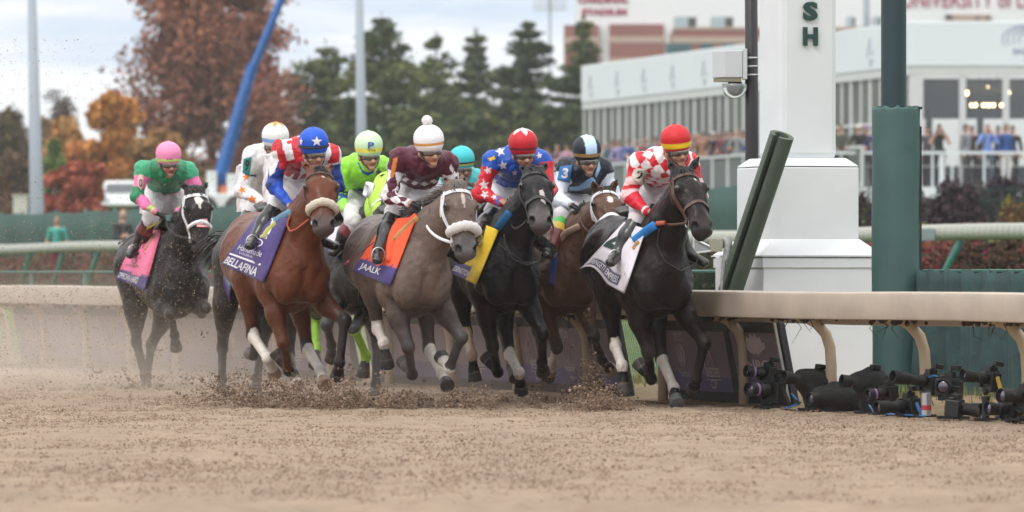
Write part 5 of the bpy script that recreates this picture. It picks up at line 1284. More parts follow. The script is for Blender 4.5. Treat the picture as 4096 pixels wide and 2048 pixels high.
# ---- trailing
H, J = HH['trail'], JS['trail']
P = Patch(H['fr'], H['bv'], [K(1, 340, 1010), K(1, 600, 915), K(2, 390, 345), K(2, 135, 245)], 22, 26, off=.022)
c_ = P.build('saddle_cloth', M_CLOTH, H['root'], colf=lambda u, v: PUR if v < .20 + .02 * math.sin(u * 8) else (PKC if u < .9 else (.6, .1, .2)))
P.text('lettering', 'ZPPECAN HARD', (.05, .05, .72, .16), M_LETTER, c_, .02); P.decal('digit', rg_, RINGF, (.18, .50, .52, .80), M_INK, c_); P.decal('digit', rg_ * .9, RINGF, (.2, .52, .5, .78), M_INK, c_)
P.text('lettering', 'HOSPITALITY', (.15, .30, .6, .34), M_INK, c_, .0); P.decal('emblem', rg_, RINGF, (.28, .36, .48, .46), M_INK, c_)
pad(H, 'saddle_pad', [K(1, 425, 1190), K(1, 500, 1050), K(1, 612, 930)], .024, mat('tan_suede')); pad(H, 'saddle_towel', [K(1, 372, 1270), K(1, 400, 1130), K(1, 480, 1030), K(1, 590, 925)], .024, mat('pink_cloth', (.66, .14, .26), .7, bump=.3), .03)
bridle(H, M_WHITE_STRAP, noseband=True, w=.024); rein(H, J, M_DARK_STRAP, .010, .04)
ring(H, .36, .43, .012, .03, 'nose_cover', M_WHITE_STRAP, H['bridle'], span=(-100, 100), n=30, fleece=.018)
P = Patch(H['fr'], H['bv'], [K(1, 930, 878), K(1, 1052, 862), K(1, 1066, 955), K(1, 948, 950)], 14, 14, off=.012)
P.build('nose_patch', M_CLOTH, H['bridle'], .003, colf=lambda u, v: ((.04, .08, .36) if u < .42 and v > .45 else ((.62, .07, .08) if int(v * 7) % 2 == 0 else (.7, .66, .7))))
J['whip'] = 'thin dark whip with yellow grip held above the pink cloth'; whip(H, J, K(1, 560, 900), K(1, 158, 1108), mat('yellow_grip', (.42, .36, .03), .6), M_WHIP, .55, -.35, .40)
# ---- brown
H, J = HH['brown'], JS['brown']
P = Patch(H['fr'], H['bv'], [K(7, 745, 950), K(7, 800, 920), K(7, 760, 1300), K(7, 715, 1290)], 8, 20, off=.025)
c_ = P.build('saddle_cloth', M_CLOTH, H['root'], colf=cl((.02, .06, .26), PUR, .3))
pad(H, 'saddle_pad', [K(7, 790, 940), K(7, 850, 870), K(7, 960, 815)], .028, mat('beige_pad', (.50, .38, .28), .8, var=.1, bump=.3))
bridle(H, M_WHITE_STRAP, noseband=True, w=.024); rein(H, J, M_LEATHER, .009, .05); J['whip'] = 'black whip held by the jockey with the blue number three armband'; whip(H, J, K(7, 945, 712), K(7, 745, 880), M_WHIP, M_WHIP, .6, .2)
# ---- hooded
H, J = HH['hooded'], JS['hooded']
fr = H['fr']; HD = H['HD']; s = SDF(H['V'].min(0) - .05, H['V'].max(0) + .08, .012)
M_HOOD = mat('lime_hood', (.42, .68, .08), .65, var=.08, vs=16, bump=.35, bs=30)
s.limb(HD(.02, -.07), HD(.23, -.055), (.114, .105), (.138, .124), .03, side=H['n']); s.limb(HD(.21, -.05), HD(.40, -.05), (.130, .106), (.098, .085), .04, side=H['n']); s.ball(HD(.215, -.115), (.165, .115, .11), .03, np.stack([H['a'], H['n'], H['f']]))
s.limb(H['E'], H['E'] + (H['mid'] - H['E']) * .45, (.112, .145), (.13, .18), .05)
V, Q = relax(*s.mesh(), 1, .4), None
V, Q = s.mesh(); V = relax(V, Q, 2, .4); hood = obj('hood', V, Q, M_HOOD, H['root'])
for q in (1, -1):
    b = MB(); c = np.array(HD(.20, .01, q * .125)); d = nrm(H['n'] * q + H['f'] * .3); u_ = nrm(np.cross(d, H['a'])); pts = []
    for i, (r, z) in enumerate(((.062, -.02), (.066, .02), (.060, .045), (.050, .046), (.046, .0))): pts.append((r, z))
    V_ = []; n_ = 18
    for r, z in pts:
        for k2 in range(n_):
            w_ = 2 * math.pi * k2 / n_; V_.append(c + d * (z - (.05 if math.cos(w_) > .3 and z > .03 else 0)) + (H['a'] * math.cos(w_) + u_ * math.sin(w_)) * r)
    b.add(V_, [(i * n_ + k2, i * n_ + (k2 + 1) % n_, (i + 1) * n_ + (k2 + 1) % n_, (i + 1) * n_ + k2) for i in range(len(pts) - 1) for k2 in range(n_)]); b.build('eye_cup', M_WHITE_STRAP, hood, smooth=True)
bridle(H, M_WHITE_STRAP, noseband=True, w=.02); rein(H, J, M_DARK_STRAP, .009, .06)
P = Patch(H['fr'], H['bv'], [K(5, 30, 930), K(5, 140, 890), K(5, 110, 1160), K(5, 10, 1080)], 12, 16, off=.03)
P.build('saddle_cloth', M_CLOTH, H['root'], colf=cl((.62, .60, .66), PUR, .38)); J['whip'] = 'tan whip held out by the jockey in lime silks'; whip(H, J, K(5, 330, 850), K(5, 38, 980), M_WHIPL, M_WHIPL, .6, .3)
# ---- screened, hidden
H, J = HH['screened'], JS['screened']; bridle(H, M_DARK_STRAP, w=.02); rein(H, J, M_DARK_STRAP)
P = Patch(H['fr'], H['bv'], [K(2, 1090, -60), K(2, 1150, -60), K(2, 1115, 460), K(2, 1062, 300)], 8, 20, off=.02); P.build('saddle_cloth', M_CLOTH, H['root'], colf=cl((.05, .46, .52), PUR, .3))
H, J = HH['hidden'], JS['hidden']; bridle(H, mat('teal_strap', (.04, .3, .3), .5), w=.02); rein(H, J, M_DARK_STRAP)
for k in HH: stirrup(HH[k], JS[k])
# ---- numbers and emblems on the riders
J = JS['lead']; pxtext(J, 'armband', '2', KC(9, (478, 388), (590, 395), (545, 545), (452, 462)), M_INK, base=M_CREAM, bold=.03, box=(.28, .12, .74, .84), keep=lambda u, v: (abs(u - .5) * 2) ** 3 + (abs(v - .5) * 2) ** 3 < .95)
J = JS['brown']; pxtext(J, 'armband', '3', KC(7, (805, 335), (908, 320), (885, 465), (783, 440)), M_LETTER, base=M_PATCHB, bold=.04, box=(.28, .18, .74, .84))
J = JS['screened']; pxtext(J, 'armband', '9', KC(3, (238, 385), (312, 362), (292, 558), (224, 520)), M_INK, base=M_TEALP, bold=.03, box=(.28, .18, .80, .88))
J = JS['trail']; pxtext(J, 'armband', '0', KC(1, (345, 405), (402, 415), (380, 580), (335, 530)), M_INK, base=M_PALEP, bold=.03, box=(.25, .15, .85, .70), keep=lambda u, v: (abs(u - .5) * 2) ** 3 + (abs(v - .5) * 2) ** 3 < .95)
def capmark(J, name, V2, Fc, box4, m): 
    P = Patch(J['fr'], J['hbv'], box4, 8, 8, off=.010, smooth=0); P.decal(name, V2, Fc, (0, 0, 1, 1), m, J['helmet'], off=.002)
STF = [(0, 1, 9), (2, 3, 1), (4, 5, 3), (6, 7, 5), (8, 9, 7), (1, 3, 5, 7, 9)]
capmark(JS['bay'], 'star', *fan(star2d(5, .42)), KC(3, (905, 160), (1012, 160), (1012, 256), (905, 256)), M_LETTER); capmark(JS['bay'], 'star', *fan(star2d(5, .42)), KC(3, (788, 170), (826, 170), (820, 250), (786, 250)), M_LETTER)
v_, f_ = text2d('P', .03); capmark(JS['hooded'], 'letter', v_, f_, KC(5, (347, 217), (396, 219), (393, 272), (345, 270)), M_BLUEP); v_, f_ = text2d('TG', .03); capmark(JS['hooded'], 'letter', v_, f_, KC(5, (340, 276), (406, 279), (406, 292), (340, 289)), M_INK)
v_, f_ = text2d('10', .03); capmark(JS['trail'], 'digit', v_, f_, KC(1, (640, 243), (697, 245), (697, 260), (640, 258)), M_INK)
# ================================================================ far side: turf rail, mesh fence, planting, tent, crowd, trees, stadium
M_LEAF = mat('leaves', rough=.85, attr='Col', spec=.15)
M_BARK = mat('bark', (.055, .042, .036), .9, var=.3, vs=6, bump=.5)
def leaves(blobs, n, size, pal, seed, hole=.0, flat=1.0, hs=.5):
    """leaf-sized faces spread through a set of ellipsoids"""
    rg = np.random.default_rng(seed); B = np.array([b[0] for b in blobs], float); Rr = np.array([b[1] if not np.isscalar(b[1]) else (b[1],) * 3 for b in blobs], float)
    w = (Rr[:, 0] * Rr[:, 1] * Rr[:, 2]) ** .7; i = rg.choice(len(B), n, p=w / w.sum())
    v = rg.normal(size=(n, 3)); v /= np.linalg.norm(v, axis=1)[:, None]; r = rg.uniform(.25, 1, n) ** .5 * (1 + .12 * rg.normal(size=n))
    P = B[i] + v * r[:, None] * Rr[i]
    if hole > 0:
        k = vnoise(P, hs, seed) + .5 * vnoise(P, hs * 2.3, seed + 1) > hole - 1; P = P[k]; v = v[k]; i = i[k]
    n = len(P); a = rg.normal(size=(n, 3)); a /= np.linalg.norm(a, axis=1)[:, None]; b = np.cross(a, rg.normal(size=(n, 3))); b /= np.linalg.norm(b, axis=1)[:, None]
    a[:, 2] *= flat; s = size * rg.uniform(.55, 1.3, n)[:, None]
    V = np.stack([P - a * s * .5, P + b * s * .32, P + a * s * .55, P - b * s * .32], 1).reshape(-1, 3)
    Q = np.arange(4 * n).reshape(-1, 4); pal = np.array(pal, float)
    t = np.clip(.5 + .55 * vnoise(P, hs * .8, seed + 5) + .22 * rg.normal(size=n), 0, .999) * (len(pal) - 1); j = t.astype(int); f = (t - j)[:, None]
    c = pal[j] * (1 - f) + pal[np.minimum(j + 1, len(pal) - 1)] * f; c *= rg.uniform(.75, 1.25, n)[:, None]
    return V, Q, np.repeat(c, 4, 0)
def gp(px, d, z=None): p = PX(px, HORIZ, d); p[2] = gz(np.array([uoff(p[0], p[1])]))[0] if z is None else z; return p
def sc_(d): return F / d
def tree(px, d, ytop, ybot, hw, n, size, pal, label, seed, cat='tree', group=None, nb=14, hole=.55, trunk=.16, hs=.35, extra=()):
    p = gp(px, d); s = sc_(d); zt = CAMZ + (HORIZ - ytop) / s - p[2]; zb = max(.1, CAMZ + (HORIZ - ybot) / s - p[2]); w = hw / s
    r = thing(cat if cat != 'tree' else 'tree', label, cat, tuple(p), 0, group); rg = np.random.default_rng(seed); blobs = []
    for k in range(nb):
        a = rg.uniform(0, 6.28); q = rg.uniform(.1, .75); zz = rg.uniform(.08, .92); prof = math.sin(math.pi * min(1, zz * .8 + .18)) ** .6
        blobs.append(((math.cos(a) * w * q * prof, math.sin(a) * w * q * prof, zb + (zt - zb) * zz), (w * rg.uniform(.30, .50), w * rg.uniform(.30, .50), (zt - zb) * rg.uniform(.10, .19))))
    blobs += [((x / s - 0, 0, CAMZ + (HORIZ - y) / s - p[2]), (rx / s, rx / s, ry / s)) for x, y, rx, ry in extra]
    V, Q, c = leaves(blobs, n, size, pal, seed, hole, hs=hs); obj('crown', V, Q, M_LEAF, r, cols=c, smooth=False)
    if trunk:
        b = MB(); top = zb + (zt - zb) * .75; b.tube([(0, 0, -.2), (.02, 0, top * .4), (.05, 0, top * .75), (0, 0, top)], [trunk * 1.25, trunk, trunk * .6, trunk * .2], 9)
        for bl in blobs[:10]:
            c0 = np.array(bl[0]); z0 = max(zb * .8, c0[2] * .62); b.tube([(0.03, 0, z0), tuple(c0 * np.array((.5, .5, 1)) * np.array((1, 1, .9))), tuple(c0)], [trunk * .45, trunk * .28, trunk * .08], 6)
        b.build('trunk', M_BARK, r, smooth=True)
    return r
def conifer(px, d, ytop, hw, n, seed, label, pal):
    p = gp(px, d); s = sc_(d); zt = CAMZ + (HORIZ - ytop) / s - p[2]; w = 1.12 * hw / s; rg = np.random.default_rng(seed)
    r = thing('pine_tree', label, 'pine tree', tuple(p), 0, 'row of pines behind the track'); blobs = []; b = MB()
    b.tube([(0, 0, -.2), (0, 0, zt * .5), (0, 0, zt * .97)], [.22, .14, .03], 8); z = 1.0
    while z < zt - .3:
        t = z / zt; L = w * min(1, (1.0 - t) * 2.05) * rg.uniform(.7, 1.35)
        for k in range(6):
            a = rg.uniform(0, 6.28); e = np.array((math.cos(a), math.sin(a), .10 + .55 * max(0, t - .3))); l = L * rg.uniform(.35, 1.15); b.tube([(0, 0, z), tuple(e * l * .6 + np.array((0, 0, z))), tuple(e * l + np.array((0, 0, z + .06 * l)))], [.05, .035, .01], 5)
            for q in (.45, .75, 1.0): blobs.append((e * l * q + np.array((0, 0, z + .05)), (l * .30 + .2, l * .30 + .2, .17 + .05 * l)))
        z += rg.uniform(.5, .85) * (1 - .35 * t)
    blobs += [((0, 0, zt - .3), (.13, .13, .5)), ((.05, 0, zt - .9), (.22, .22, .5))]
    V, Q, c = leaves(blobs, int(n * 2.6), .26, pal, seed, .46, .6, .8); obj('crown', V, Q, M_LEAF, r, cols=c, smooth=False); b.build('trunk', M_BARK, r, smooth=True)
# turf rail
M_TRW = mat('striped_rail', rough=.5, attr='Col', var=.1, vs=3); M_TGRN = mat('green_leg_paint', (.035, .16, .125), .5, var=.2, vs=4)
U = 17.6; o0 = RL(0, U); r = thing('turf_rail', 'green and cream striped rail on slanting green legs beyond the track', 'rail', tuple(o0))
a1, a2 = along(4130, U) - 22, along(-40, U) + 12; V = []; C = []; pr = [(-.02, 1.50), (-.10, 1.54), (-.12, 1.60), (-.10, 1.70), (-.03, 1.735), (.06, 1.72), (.09, 1.62), (.05, 1.52)]; aa = []
x = a1
while x < a2: aa += [x, x + .119, x + .12, x + .199]; x += .2
for i, a in enumerate(aa):
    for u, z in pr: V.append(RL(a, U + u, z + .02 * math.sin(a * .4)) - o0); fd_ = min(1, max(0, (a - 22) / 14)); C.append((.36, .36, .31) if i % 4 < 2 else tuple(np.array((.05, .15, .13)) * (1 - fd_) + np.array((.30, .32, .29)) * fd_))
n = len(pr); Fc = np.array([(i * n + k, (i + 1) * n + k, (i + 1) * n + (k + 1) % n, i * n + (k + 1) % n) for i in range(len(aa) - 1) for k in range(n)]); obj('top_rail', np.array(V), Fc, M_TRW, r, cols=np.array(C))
a = along(3815, U) - 3.6 - 1.86 * 9
while a < a2:
    b = MB(); b.tube([RL(a + (.62 if a < 20 else 1.1), U - .02, .55) - o0, RL(a, U, 1.53) - o0], [(.07, .05)] * 2, 8); b.build('leg', M_TGRN, r, smooth=True); a += 1.86 if a < 20 else 2.9
b = MB(); aL, aR_ = along(3560, U), along(3772, U); q = [RL(a_, U - .13, z) - o0 for a_, z in ((aL, 1.52), (aR_, 1.52), (aR_, 1.69), (aL, 1.69))]; b.add(q, [(0, 1, 2, 3)]); b.build('name_plate', mat('weathered_plate', (.17, .22, .23), .6, var=.3, vs=9), r)
# hedge along the turf course
def hedge(name, px0, px1, u, z0, z1, n, pal, label, seed, th=.5, size=.10):
    A, B = along(px0, u), along(px1, u); a0, a1 = min(A, B), max(A, B); o0 = RL((a0 + a1) / 2, u); o0[2] = z0; rg = np.random.default_rng(seed); bl = []
    a = a0
    while a < a1: bl.append((RL(a, u + rg.normal(0, .1), z0 + (z1 - z0) * rg.uniform(.3, .62)) - o0, (rg.uniform(.4, .7), th, (z1 - z0) * rg.uniform(.38, .52)))); a += .3
    r = thing(name, label, 'hedge', tuple(o0)); V, Q, c = leaves(bl, n, size, pal, seed, .35, 1, 1.2); obj('foliage', V, Q, M_LEAF, r, cols=c, smooth=False)
hedge('hedge', 2700, 5400, 18.6, .70, 1.72, 26000, [(.02, .02, .012), (.07, .05, .03), (.11, .05, .035), (.28, .04, .06), (.09, .08, .03)], 'low reddish brown hedge under the striped rail on the right', 3)
hedge('hedge', -60, 1300, 18.8, .68, 1.62, 9000, [(.10, .06, .045), (.22, .09, .08), (.16, .10, .07), (.10, .09, .05)], 'low pinkish brown hedge behind the striped rail on the left', 4)
# green mesh fence
M_MESH = mat('green_mesh_screen', (.032, .080, .068), .85, var=.3, vs=.9, bump=.3, bs=5)
U = 19.6; o0 = RL(0, U); r = thing('screen_fence', 'long green mesh screen fence behind the striped rail', 'fence', tuple(o0)); a1, a2 = along(2970, U), along(-60, U) + 4
aa = np.arange(a1, a2, .4); V = []
for z in (.75, 1.4, 2.0, 2.5):
    for a in aa: V.append(RL(a, U + .03 * math.sin(a * 2.1), z + (.02 * math.sin(a * 1.7) if z > 2.4 else 0)) - o0)
nx = len(aa); obj('screen', np.array(V), np.array([(j * nx + i, j * nx + i + 1, (j + 1) * nx + i + 1, (j + 1) * nx + i) for j in range(3) for i in range(nx - 1)]), M_MESH, r).modifiers.new('thick', 'SOLIDIFY').thickness = .02
for a in np.arange(a1, a2, 2.6):
    b = MB(); b.tube([RL(a, U + .07, .6) - o0, RL(a, U + .07, 2.56) - o0], .035, 8); b.build('post', M_TGRN, r, smooth=True)
# bushes on the right
PB = [(.018, .014, .022), (.045, .030, .042), (.075, .045, .055), (.05, .04, .05)]
def bush(px, d, yt, yb, hw, n, pal, label, seed, size=.10, nb=26, group=None, cat='bush'):
    p = gp(px, d); s = sc_(d); zt = CAMZ + (HORIZ - yt) / s - p[2]; w = hw / s; r = thing(cat, label, cat, tuple(p), 0, group); rg = np.random.default_rng(seed); bl = []
    for k in range(nb):
        a = rg.uniform(0, 6.28); q = rg.uniform(0, .72); z = rg.uniform(.12, .78) * (1 - .35 * q ** 2); bl.append(((math.cos(a) * w * q, math.sin(a) * w * q, zt * z), (w * rg.uniform(.25, .4), w * rg.uniform(.25, .4), zt * rg.uniform(.16, .24))))
    V, Q, c = leaves(bl, int(n * 1.5), size, pal, seed, .35, 1, 1.2); obj('foliage', V, Q, M_LEAF, r, cols=c, smooth=False)
    b = MB()
    for k in range(7): a = rg.uniform(0, 6.28); b.tube([(0, 0, 0), (math.cos(a) * w * .3, math.sin(a) * w * .3, zt * .5), (math.cos(a) * w * .6, math.sin(a) * w * .6, zt * .9)], [.025, .016, .005], 5)
    b.build('stems', M_BARK, r, smooth=True); return r
bush(3820, 106, 690, 960, 175, 7000, PB, 'dark purple leaved bush right of the padded pole', 21); bush(3445, 107, 705, 960, 75, 3500, PB, 'dark purple bush showing between finish post and padded pole', 22)
bush(4050, 100, 780, 960, 120, 6000, [(.05, .035, .015), (.14, .075, .035), (.20, .10, .045), (.09, .07, .03)], 'rounded rusty brown bush at the right edge', 23)
bush(3690, 92, 852, 960, 26, 900, [(.16, .26, .02), (.32, .40, .04)], 'small yellow green bush beside the padded pole', 24, .07); bush(3775, 93, 868, 960, 45, 1100, [(.30, .03, .09), (.50, .08, .16), (.10, .03, .04)], 'pink flowered plant in front of the purple bush', 25, .07); bush(3930, 93, 858, 960, 42, 1100, [(.26, .03, .10), (.40, .06, .14), (.10, .03, .04)], 'magenta flowered plant beside the rusty bush', 26, .07)
bush(4040, 104, 750, 800, 40, 900, [(.20, .20, .02), (.32, .28, .04)], 'yellow leaved shrub behind the rusty bush', 27, .08)
bush(2790, 88, 985, 1120, 90, 2600, [(.03, .04, .02), (.07, .06, .035)], 'dark green shrub seen past the leading horse', 28, .09)
bush(4000, 118, 700, 960, 190, 6500, PB, 'dark purple bush behind the rusty bush at the right edge', 71); bush(3610, 116, 720, 960, 150, 5000, PB, 'dark purple bush hidden partly by the padded pole', 72); bush(3330, 118, 760, 960, 120, 3000, PB, 'dark purple bush behind the finish post', 73)
r = thing('picket_fence', 'thin dark green picket fence behind the bushes on the right', 'fence', tuple(gp(4000, 112))); b = MB(); k_ = 112 / F
for x in np.arange(-130, 140, 13): b.tube([(x * k_, 0, 0), (x * k_, 0, CAMZ + (HORIZ - 742 - 6 * (x % 2)) * k_ - gp(4000, 112)[2])], .008, 4)
for y in (760, 800): z = CAMZ + (HORIZ - y) * k_ - gp(4000, 112)[2]; b.tube([(-130 * k_, 0, z), (140 * k_, 0, z)], .008, 4)
b.build('pickets', mat('dark_green_iron', (.015, .05, .04), .5), r)
# ---------------------------------------------------------------- hospitality tent
M_TENT = mat('white_pvc', (.66, .70, .74), .5, var=.03, vs=.5, bump=.05, bs=2); M_ALU = mat('pale_aluminium', (.55, .56, .57), .5, var=.08); M_DIM = mat('tent_lining', (.16, .15, .17), .9, var=.1, vs=.5); M_PANE = mat('painted_reflection_pane', (.13, .14, .12), .4, var=.6, vs=.30, spec=.12, alpha=.92); M_CLEAR = mat('clear_pane', (.5, .55, .6), .05, alpha=.10)  # side pane colour itself carries the dim interior and reflected trees
M_FAINT = mat('faint_grey_print', (.42, .44, .50), .6); M_VIOLET = mat('violet_print', (.22, .22, .42), .6)
TC = PX(3640, HORIZ, 168); TE = PX(2330, HORIZ, 204); TC[2] = TE[2] = 0; DZ = 3.55; tb = nrm_(TE - TC); tl = np.linalg.norm(TE - TC); tn = np.array((tb[1], -tb[0], 0)); tn = tn if tn[0] < 0 else -tn
r = thing('marquee', 'white glazed hospitality marquee with deep fascia behind the finish post', 'tent', tuple(TC)); W3 = lambda s_, o, z: tuple(tb * s_ + tn * o + np.array((0, 0, z)))
TR = 14.0; X3 = lambda s_, o, z: (s_, o, z)          # right-hand face runs along +x
b = MB(); b.hexa([W3(-.05, .05, 7.15), W3(tl, .05, 7.15), W3(tl, -.3, 7.15), W3(-.05, -.3, 7.15), W3(-.05, .05, 8.48), W3(tl, .05, 8.48), W3(tl, -.3, 8.48), W3(-.05, -.3, 8.48)]); bevel(b.build('side_fascia', M_TENT, r), .03)
b = MB(); b.hexa([X3(-.02, -.12, 7.15), X3(TR, -.12, 7.15), X3(TR, .25, 7.15), X3(-.02, .25, 7.15), X3(-.02, -.12, 8.48), X3(TR, -.12, 8.48), X3(TR, .25, 8.48), X3(-.02, .25, 8.48)]); bevel(b.build('front_fascia', M_TENT, r), .03)
b = MB(); b.hexa([X3(0, .3, 8.3), X3(TR, .3, 8.3), tuple(tb * tl + np.array((TR, 0, 8.3))), W3(tl, -.3, 8.3), X3(0, .3, 8.42), X3(TR, .3, 8.42), tuple(tb * tl + np.array((TR, 0, 8.42))), W3(tl, -.3, 8.42)]); b.build('roof', M_TENT, r)
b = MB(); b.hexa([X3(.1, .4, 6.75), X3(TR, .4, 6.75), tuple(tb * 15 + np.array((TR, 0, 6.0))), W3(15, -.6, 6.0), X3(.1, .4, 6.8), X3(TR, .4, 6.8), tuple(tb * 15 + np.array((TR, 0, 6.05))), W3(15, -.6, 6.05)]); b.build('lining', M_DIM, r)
b = MB(); b.hexa([X3(-.3, -3.0, DZ - .25), X3(TR + 2, -3.0, DZ - .25), X3(TR + 2, 16, DZ - .25), tuple(tb * tl + tn * 2.6 + np.array((0, 0, DZ - .25))), X3(-3.0, -3.0, DZ), X3(TR + 2, -3.0, DZ), X3(TR + 2, 16, DZ), tuple(tb * tl + tn * 2.6 + np.array((0, 0, DZ)))]); b.build('deck_floor', mat('grey_deck', (.38, .38, .38), .7), r)
b = MB(); b.box((TR / 2 - .5, -3.03, DZ - .35), (TR + 6, .05, .7)); b.build('deck_skirt', M_TENT, r)
b = MB(); b.hexa([W3(-3, 2.62, DZ - .9), W3(tl, 2.62, DZ - .9), W3(tl, 2.55, DZ - .9), W3(-3, 2.55, DZ - .9), W3(-3, 2.62, DZ), W3(tl, 2.62, DZ), W3(tl, 2.55, DZ), W3(-3, 2.55, DZ)]); b.build('deck_skirt', mat('grey_skirt', (.30, .31, .32), .7), r)
rg = np.random.default_rng(5); s_ = 0; k = 0
b = MB(); b.hexa([W3(0, .02, 6.9), W3(tl, .02, 6.9), W3(tl, -.1, 6.9), W3(0, -.1, 6.9), W3(0, .02, 7.14), W3(tl, .02, 7.14), W3(tl, -.1, 7.14), W3(0, -.1, 7.14)]); b.build('head_beam', M_ALU, r)
b = MB(); b.hexa([W3(.0, -.06, DZ), W3(tl, -.06, DZ), W3(tl, -.08, DZ), W3(0, -.08, DZ), W3(0, -.06, 6.9), W3(tl, -.06, 6.9), W3(tl, -.08, 6.9), W3(0, -.08, 6.9)]); b.build('side_glazing', M_PANE, r)
b = MB(); b.hexa([W3(13, -2.2, DZ), W3(tl, -2.2, DZ), W3(tl, -2.4, DZ), W3(13, -2.4, DZ), W3(13, -2.2, 7), W3(tl, -2.2, 7), W3(tl, -2.4, 7), W3(13, -2.4, 7)]); b.build('added_dark_backing', mat('dim_interior_backing', (.10, .095, .08), .9, var=.6, vs=.25), r)  # dark sheet added behind the side panes so the interior looks dim
while s_ < tl:
    b = MB(); w = .16 if k % 2 else .24; b.hexa([W3(s_, -.03, DZ), W3(s_ + w, -.03, DZ), W3(s_ + w, -.058, DZ), W3(s_, -.058, DZ), W3(s_, -.03, 6.9), W3(s_ + w, -.03, 6.9), W3(s_ + w, -.058, 6.9), W3(s_, -.058, 6.9)]); b.build('mullion', M_ALU, r); s_ += .95; k += 1
b = MB(); b.hexa([W3(1, -.02, 5.5), W3(14, -.02, 5.5), W3(14, -.056, 5.5), W3(1, -.056, 5.5), W3(1, -.02, 5.58), W3(14, -.02, 5.58), W3(14, -.056, 5.58), W3(1, -.056, 5.58)]); b.build('transom', M_ALU, r)
b = MB(); b.box((TR / 2, -.02, 7.02), (TR, .12, .26)); b.build('head_beam', M_ALU, r)
for x in (.0, .20, 1.46, 2.74, 4.02, 5.3, 6.6, 8):
    b = MB(); b.box((x + .09, -.02, (DZ + 6.9) / 2), (.20, .12, 6.9 - DZ)); b.build('mullion', M_ALU, r)
b = MB(); b.box((TR / 2, .02, (DZ + 6.9) / 2), (TR, .01, 6.9 - DZ)); b.build('front_glazing', M_CLEAR, r)
M_BACK = mat('daylit_rear_canvas', (.80, .82, .82), .8)
for x in np.arange(.2, 9, 1.62):       # rear frame, open to the daylight behind
    b = MB(); b.box((x - 2.0, 12, (DZ + 6.2) / 2), (.2, .2, 6.2 - DZ)); b.build('rear_column', M_DIM, r)
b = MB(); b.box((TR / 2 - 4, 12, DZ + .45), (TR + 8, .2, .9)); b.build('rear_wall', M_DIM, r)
def mark(px, s0):
    m_ = MB(); pts = [(.0, .0), (.05, .3), (.16, .55), (.22, .85), (.28, .6), (.42, .2), (.36, .1), (.25, .28)]
    m_.tube([W3(s0 - x * 1.2, .075, 7.55 + y * .7) for x, y in pts], [(.02, .006)] * len(pts), 5); m_.tube([W3(s0 - .1, .075, 7.45), W3(s0 - .5, .075, 7.45)], [(.035, .006)] * 2, 5); m_.tube([W3(s0 - .2, .075, 7.34), W3(s0 - .4, .075, 7.34)], [(.03, .006)] * 2, 5); m_.build('emblem', M_FAINT, r)
for px in (2362, 2468, 2575, 2690, 2815, 3478):
    k0 = (px - 2048) / F; s0 = (TC[0] - k0 * TC[1]) / (k0 * tb[1] - tb[0]); mark(px, s0)
ex = (4090 - 3640) / sc_(168); m_ = MB(); 
for rr, c in ((.55, 0), (.46, .04), (.36, .1), (.26, .16)): m_.tube([(ex + c - rr * 1.1 * math.cos(t) * 1.0, -.14, 7.95 + rr * .75 * math.sin(t)) for t in np.linspace(-.5, 1.9, 16)], [(.012, .006)] * 16, 5)
m_.build('emblem', M_VIOLET, r); flat_text('lettering', 'BREEDERS', (ex - .28, -.135, 7.50), np.array((1, 0, 0)), np.array((0, 0, 1)), .17, M_VIOLET, r); flat_text('lettering', 'CUP', (ex + .05, -.135, 7.28), np.array((1, 0, 0)), np.array((0, 0, 1)), .15, M_VIOLET, r)
# lamps inside
M_BULB = mat('lit_bulb', (1, .8, .5), .4, emit=(1, .72, .38, 9)); M_BRASS = mat('dark_brass', (.06, .04, .03), .4)
for px in (3918, 3990):
    p = PX(px, 424, 172); t = thing('chandelier', 'lit ring chandelier inside the marquee, ' + ('left one of two' if px < 3950 else 'right one of two'), 'chandelier', tuple(p), 0, 'chandeliers in the marquee')
    b = MB(); b.lathe([(.24, -.07), (.27, -.07), (.27, -.03), (.24, -.03)], n=20); b.tube([(0, 0, -.05), (0, 0, .9)], .015, 5); b.tube([(-.25, 0, -.05), (.25, 0, -.05)], .012, 5); b.build('frame', M_BRASS, t)
    for k in range(6):
        b = MB(); b.ball((.25 * math.cos(k * 1.047), .25 * math.sin(k * 1.047), .02), (.03, .03, .06), 6); b.build('bulb', M_BULB, t, smooth=True)
for px, y, w in ((3868, 372, 'lowest on the left'), (3952, 340, 'highest'), (4035, 370, 'on the right')):
    p = PX(px, y, 170.5); t = thing('pendant_lamp', 'lit pendant bulb inside the marquee, ' + w, 'lamp', tuple(p), 0, 'pendant bulbs in the marquee'); b = MB(); b.ball((0, 0, 0), (.045, .045, .075), 8); b.build('bulb', M_BULB, t, smooth=True); b = MB(); b.tube([(0, 0, .07), (0, 0, .6)], .008, 5); b.build('cord', M_BRASS, t)
p = PX(2835, 428, 195); t = thing('stage_lamp', 'small violet lamp glowing behind the marquee side glazing', 'lamp', tuple(p + np.array((-.35, -1.4, 0)))); b = MB(); b.ball((0, 0, 0), .09, 8); b.build('bulb', mat('violet_glow', (.5, .4, 1), .4, emit=(.45, .35, 1, 4)), t, smooth=True); b = MB(); b.box((0, .1, 0), (.16, .12, .22)); b.build('case', M_BLACKF, t)
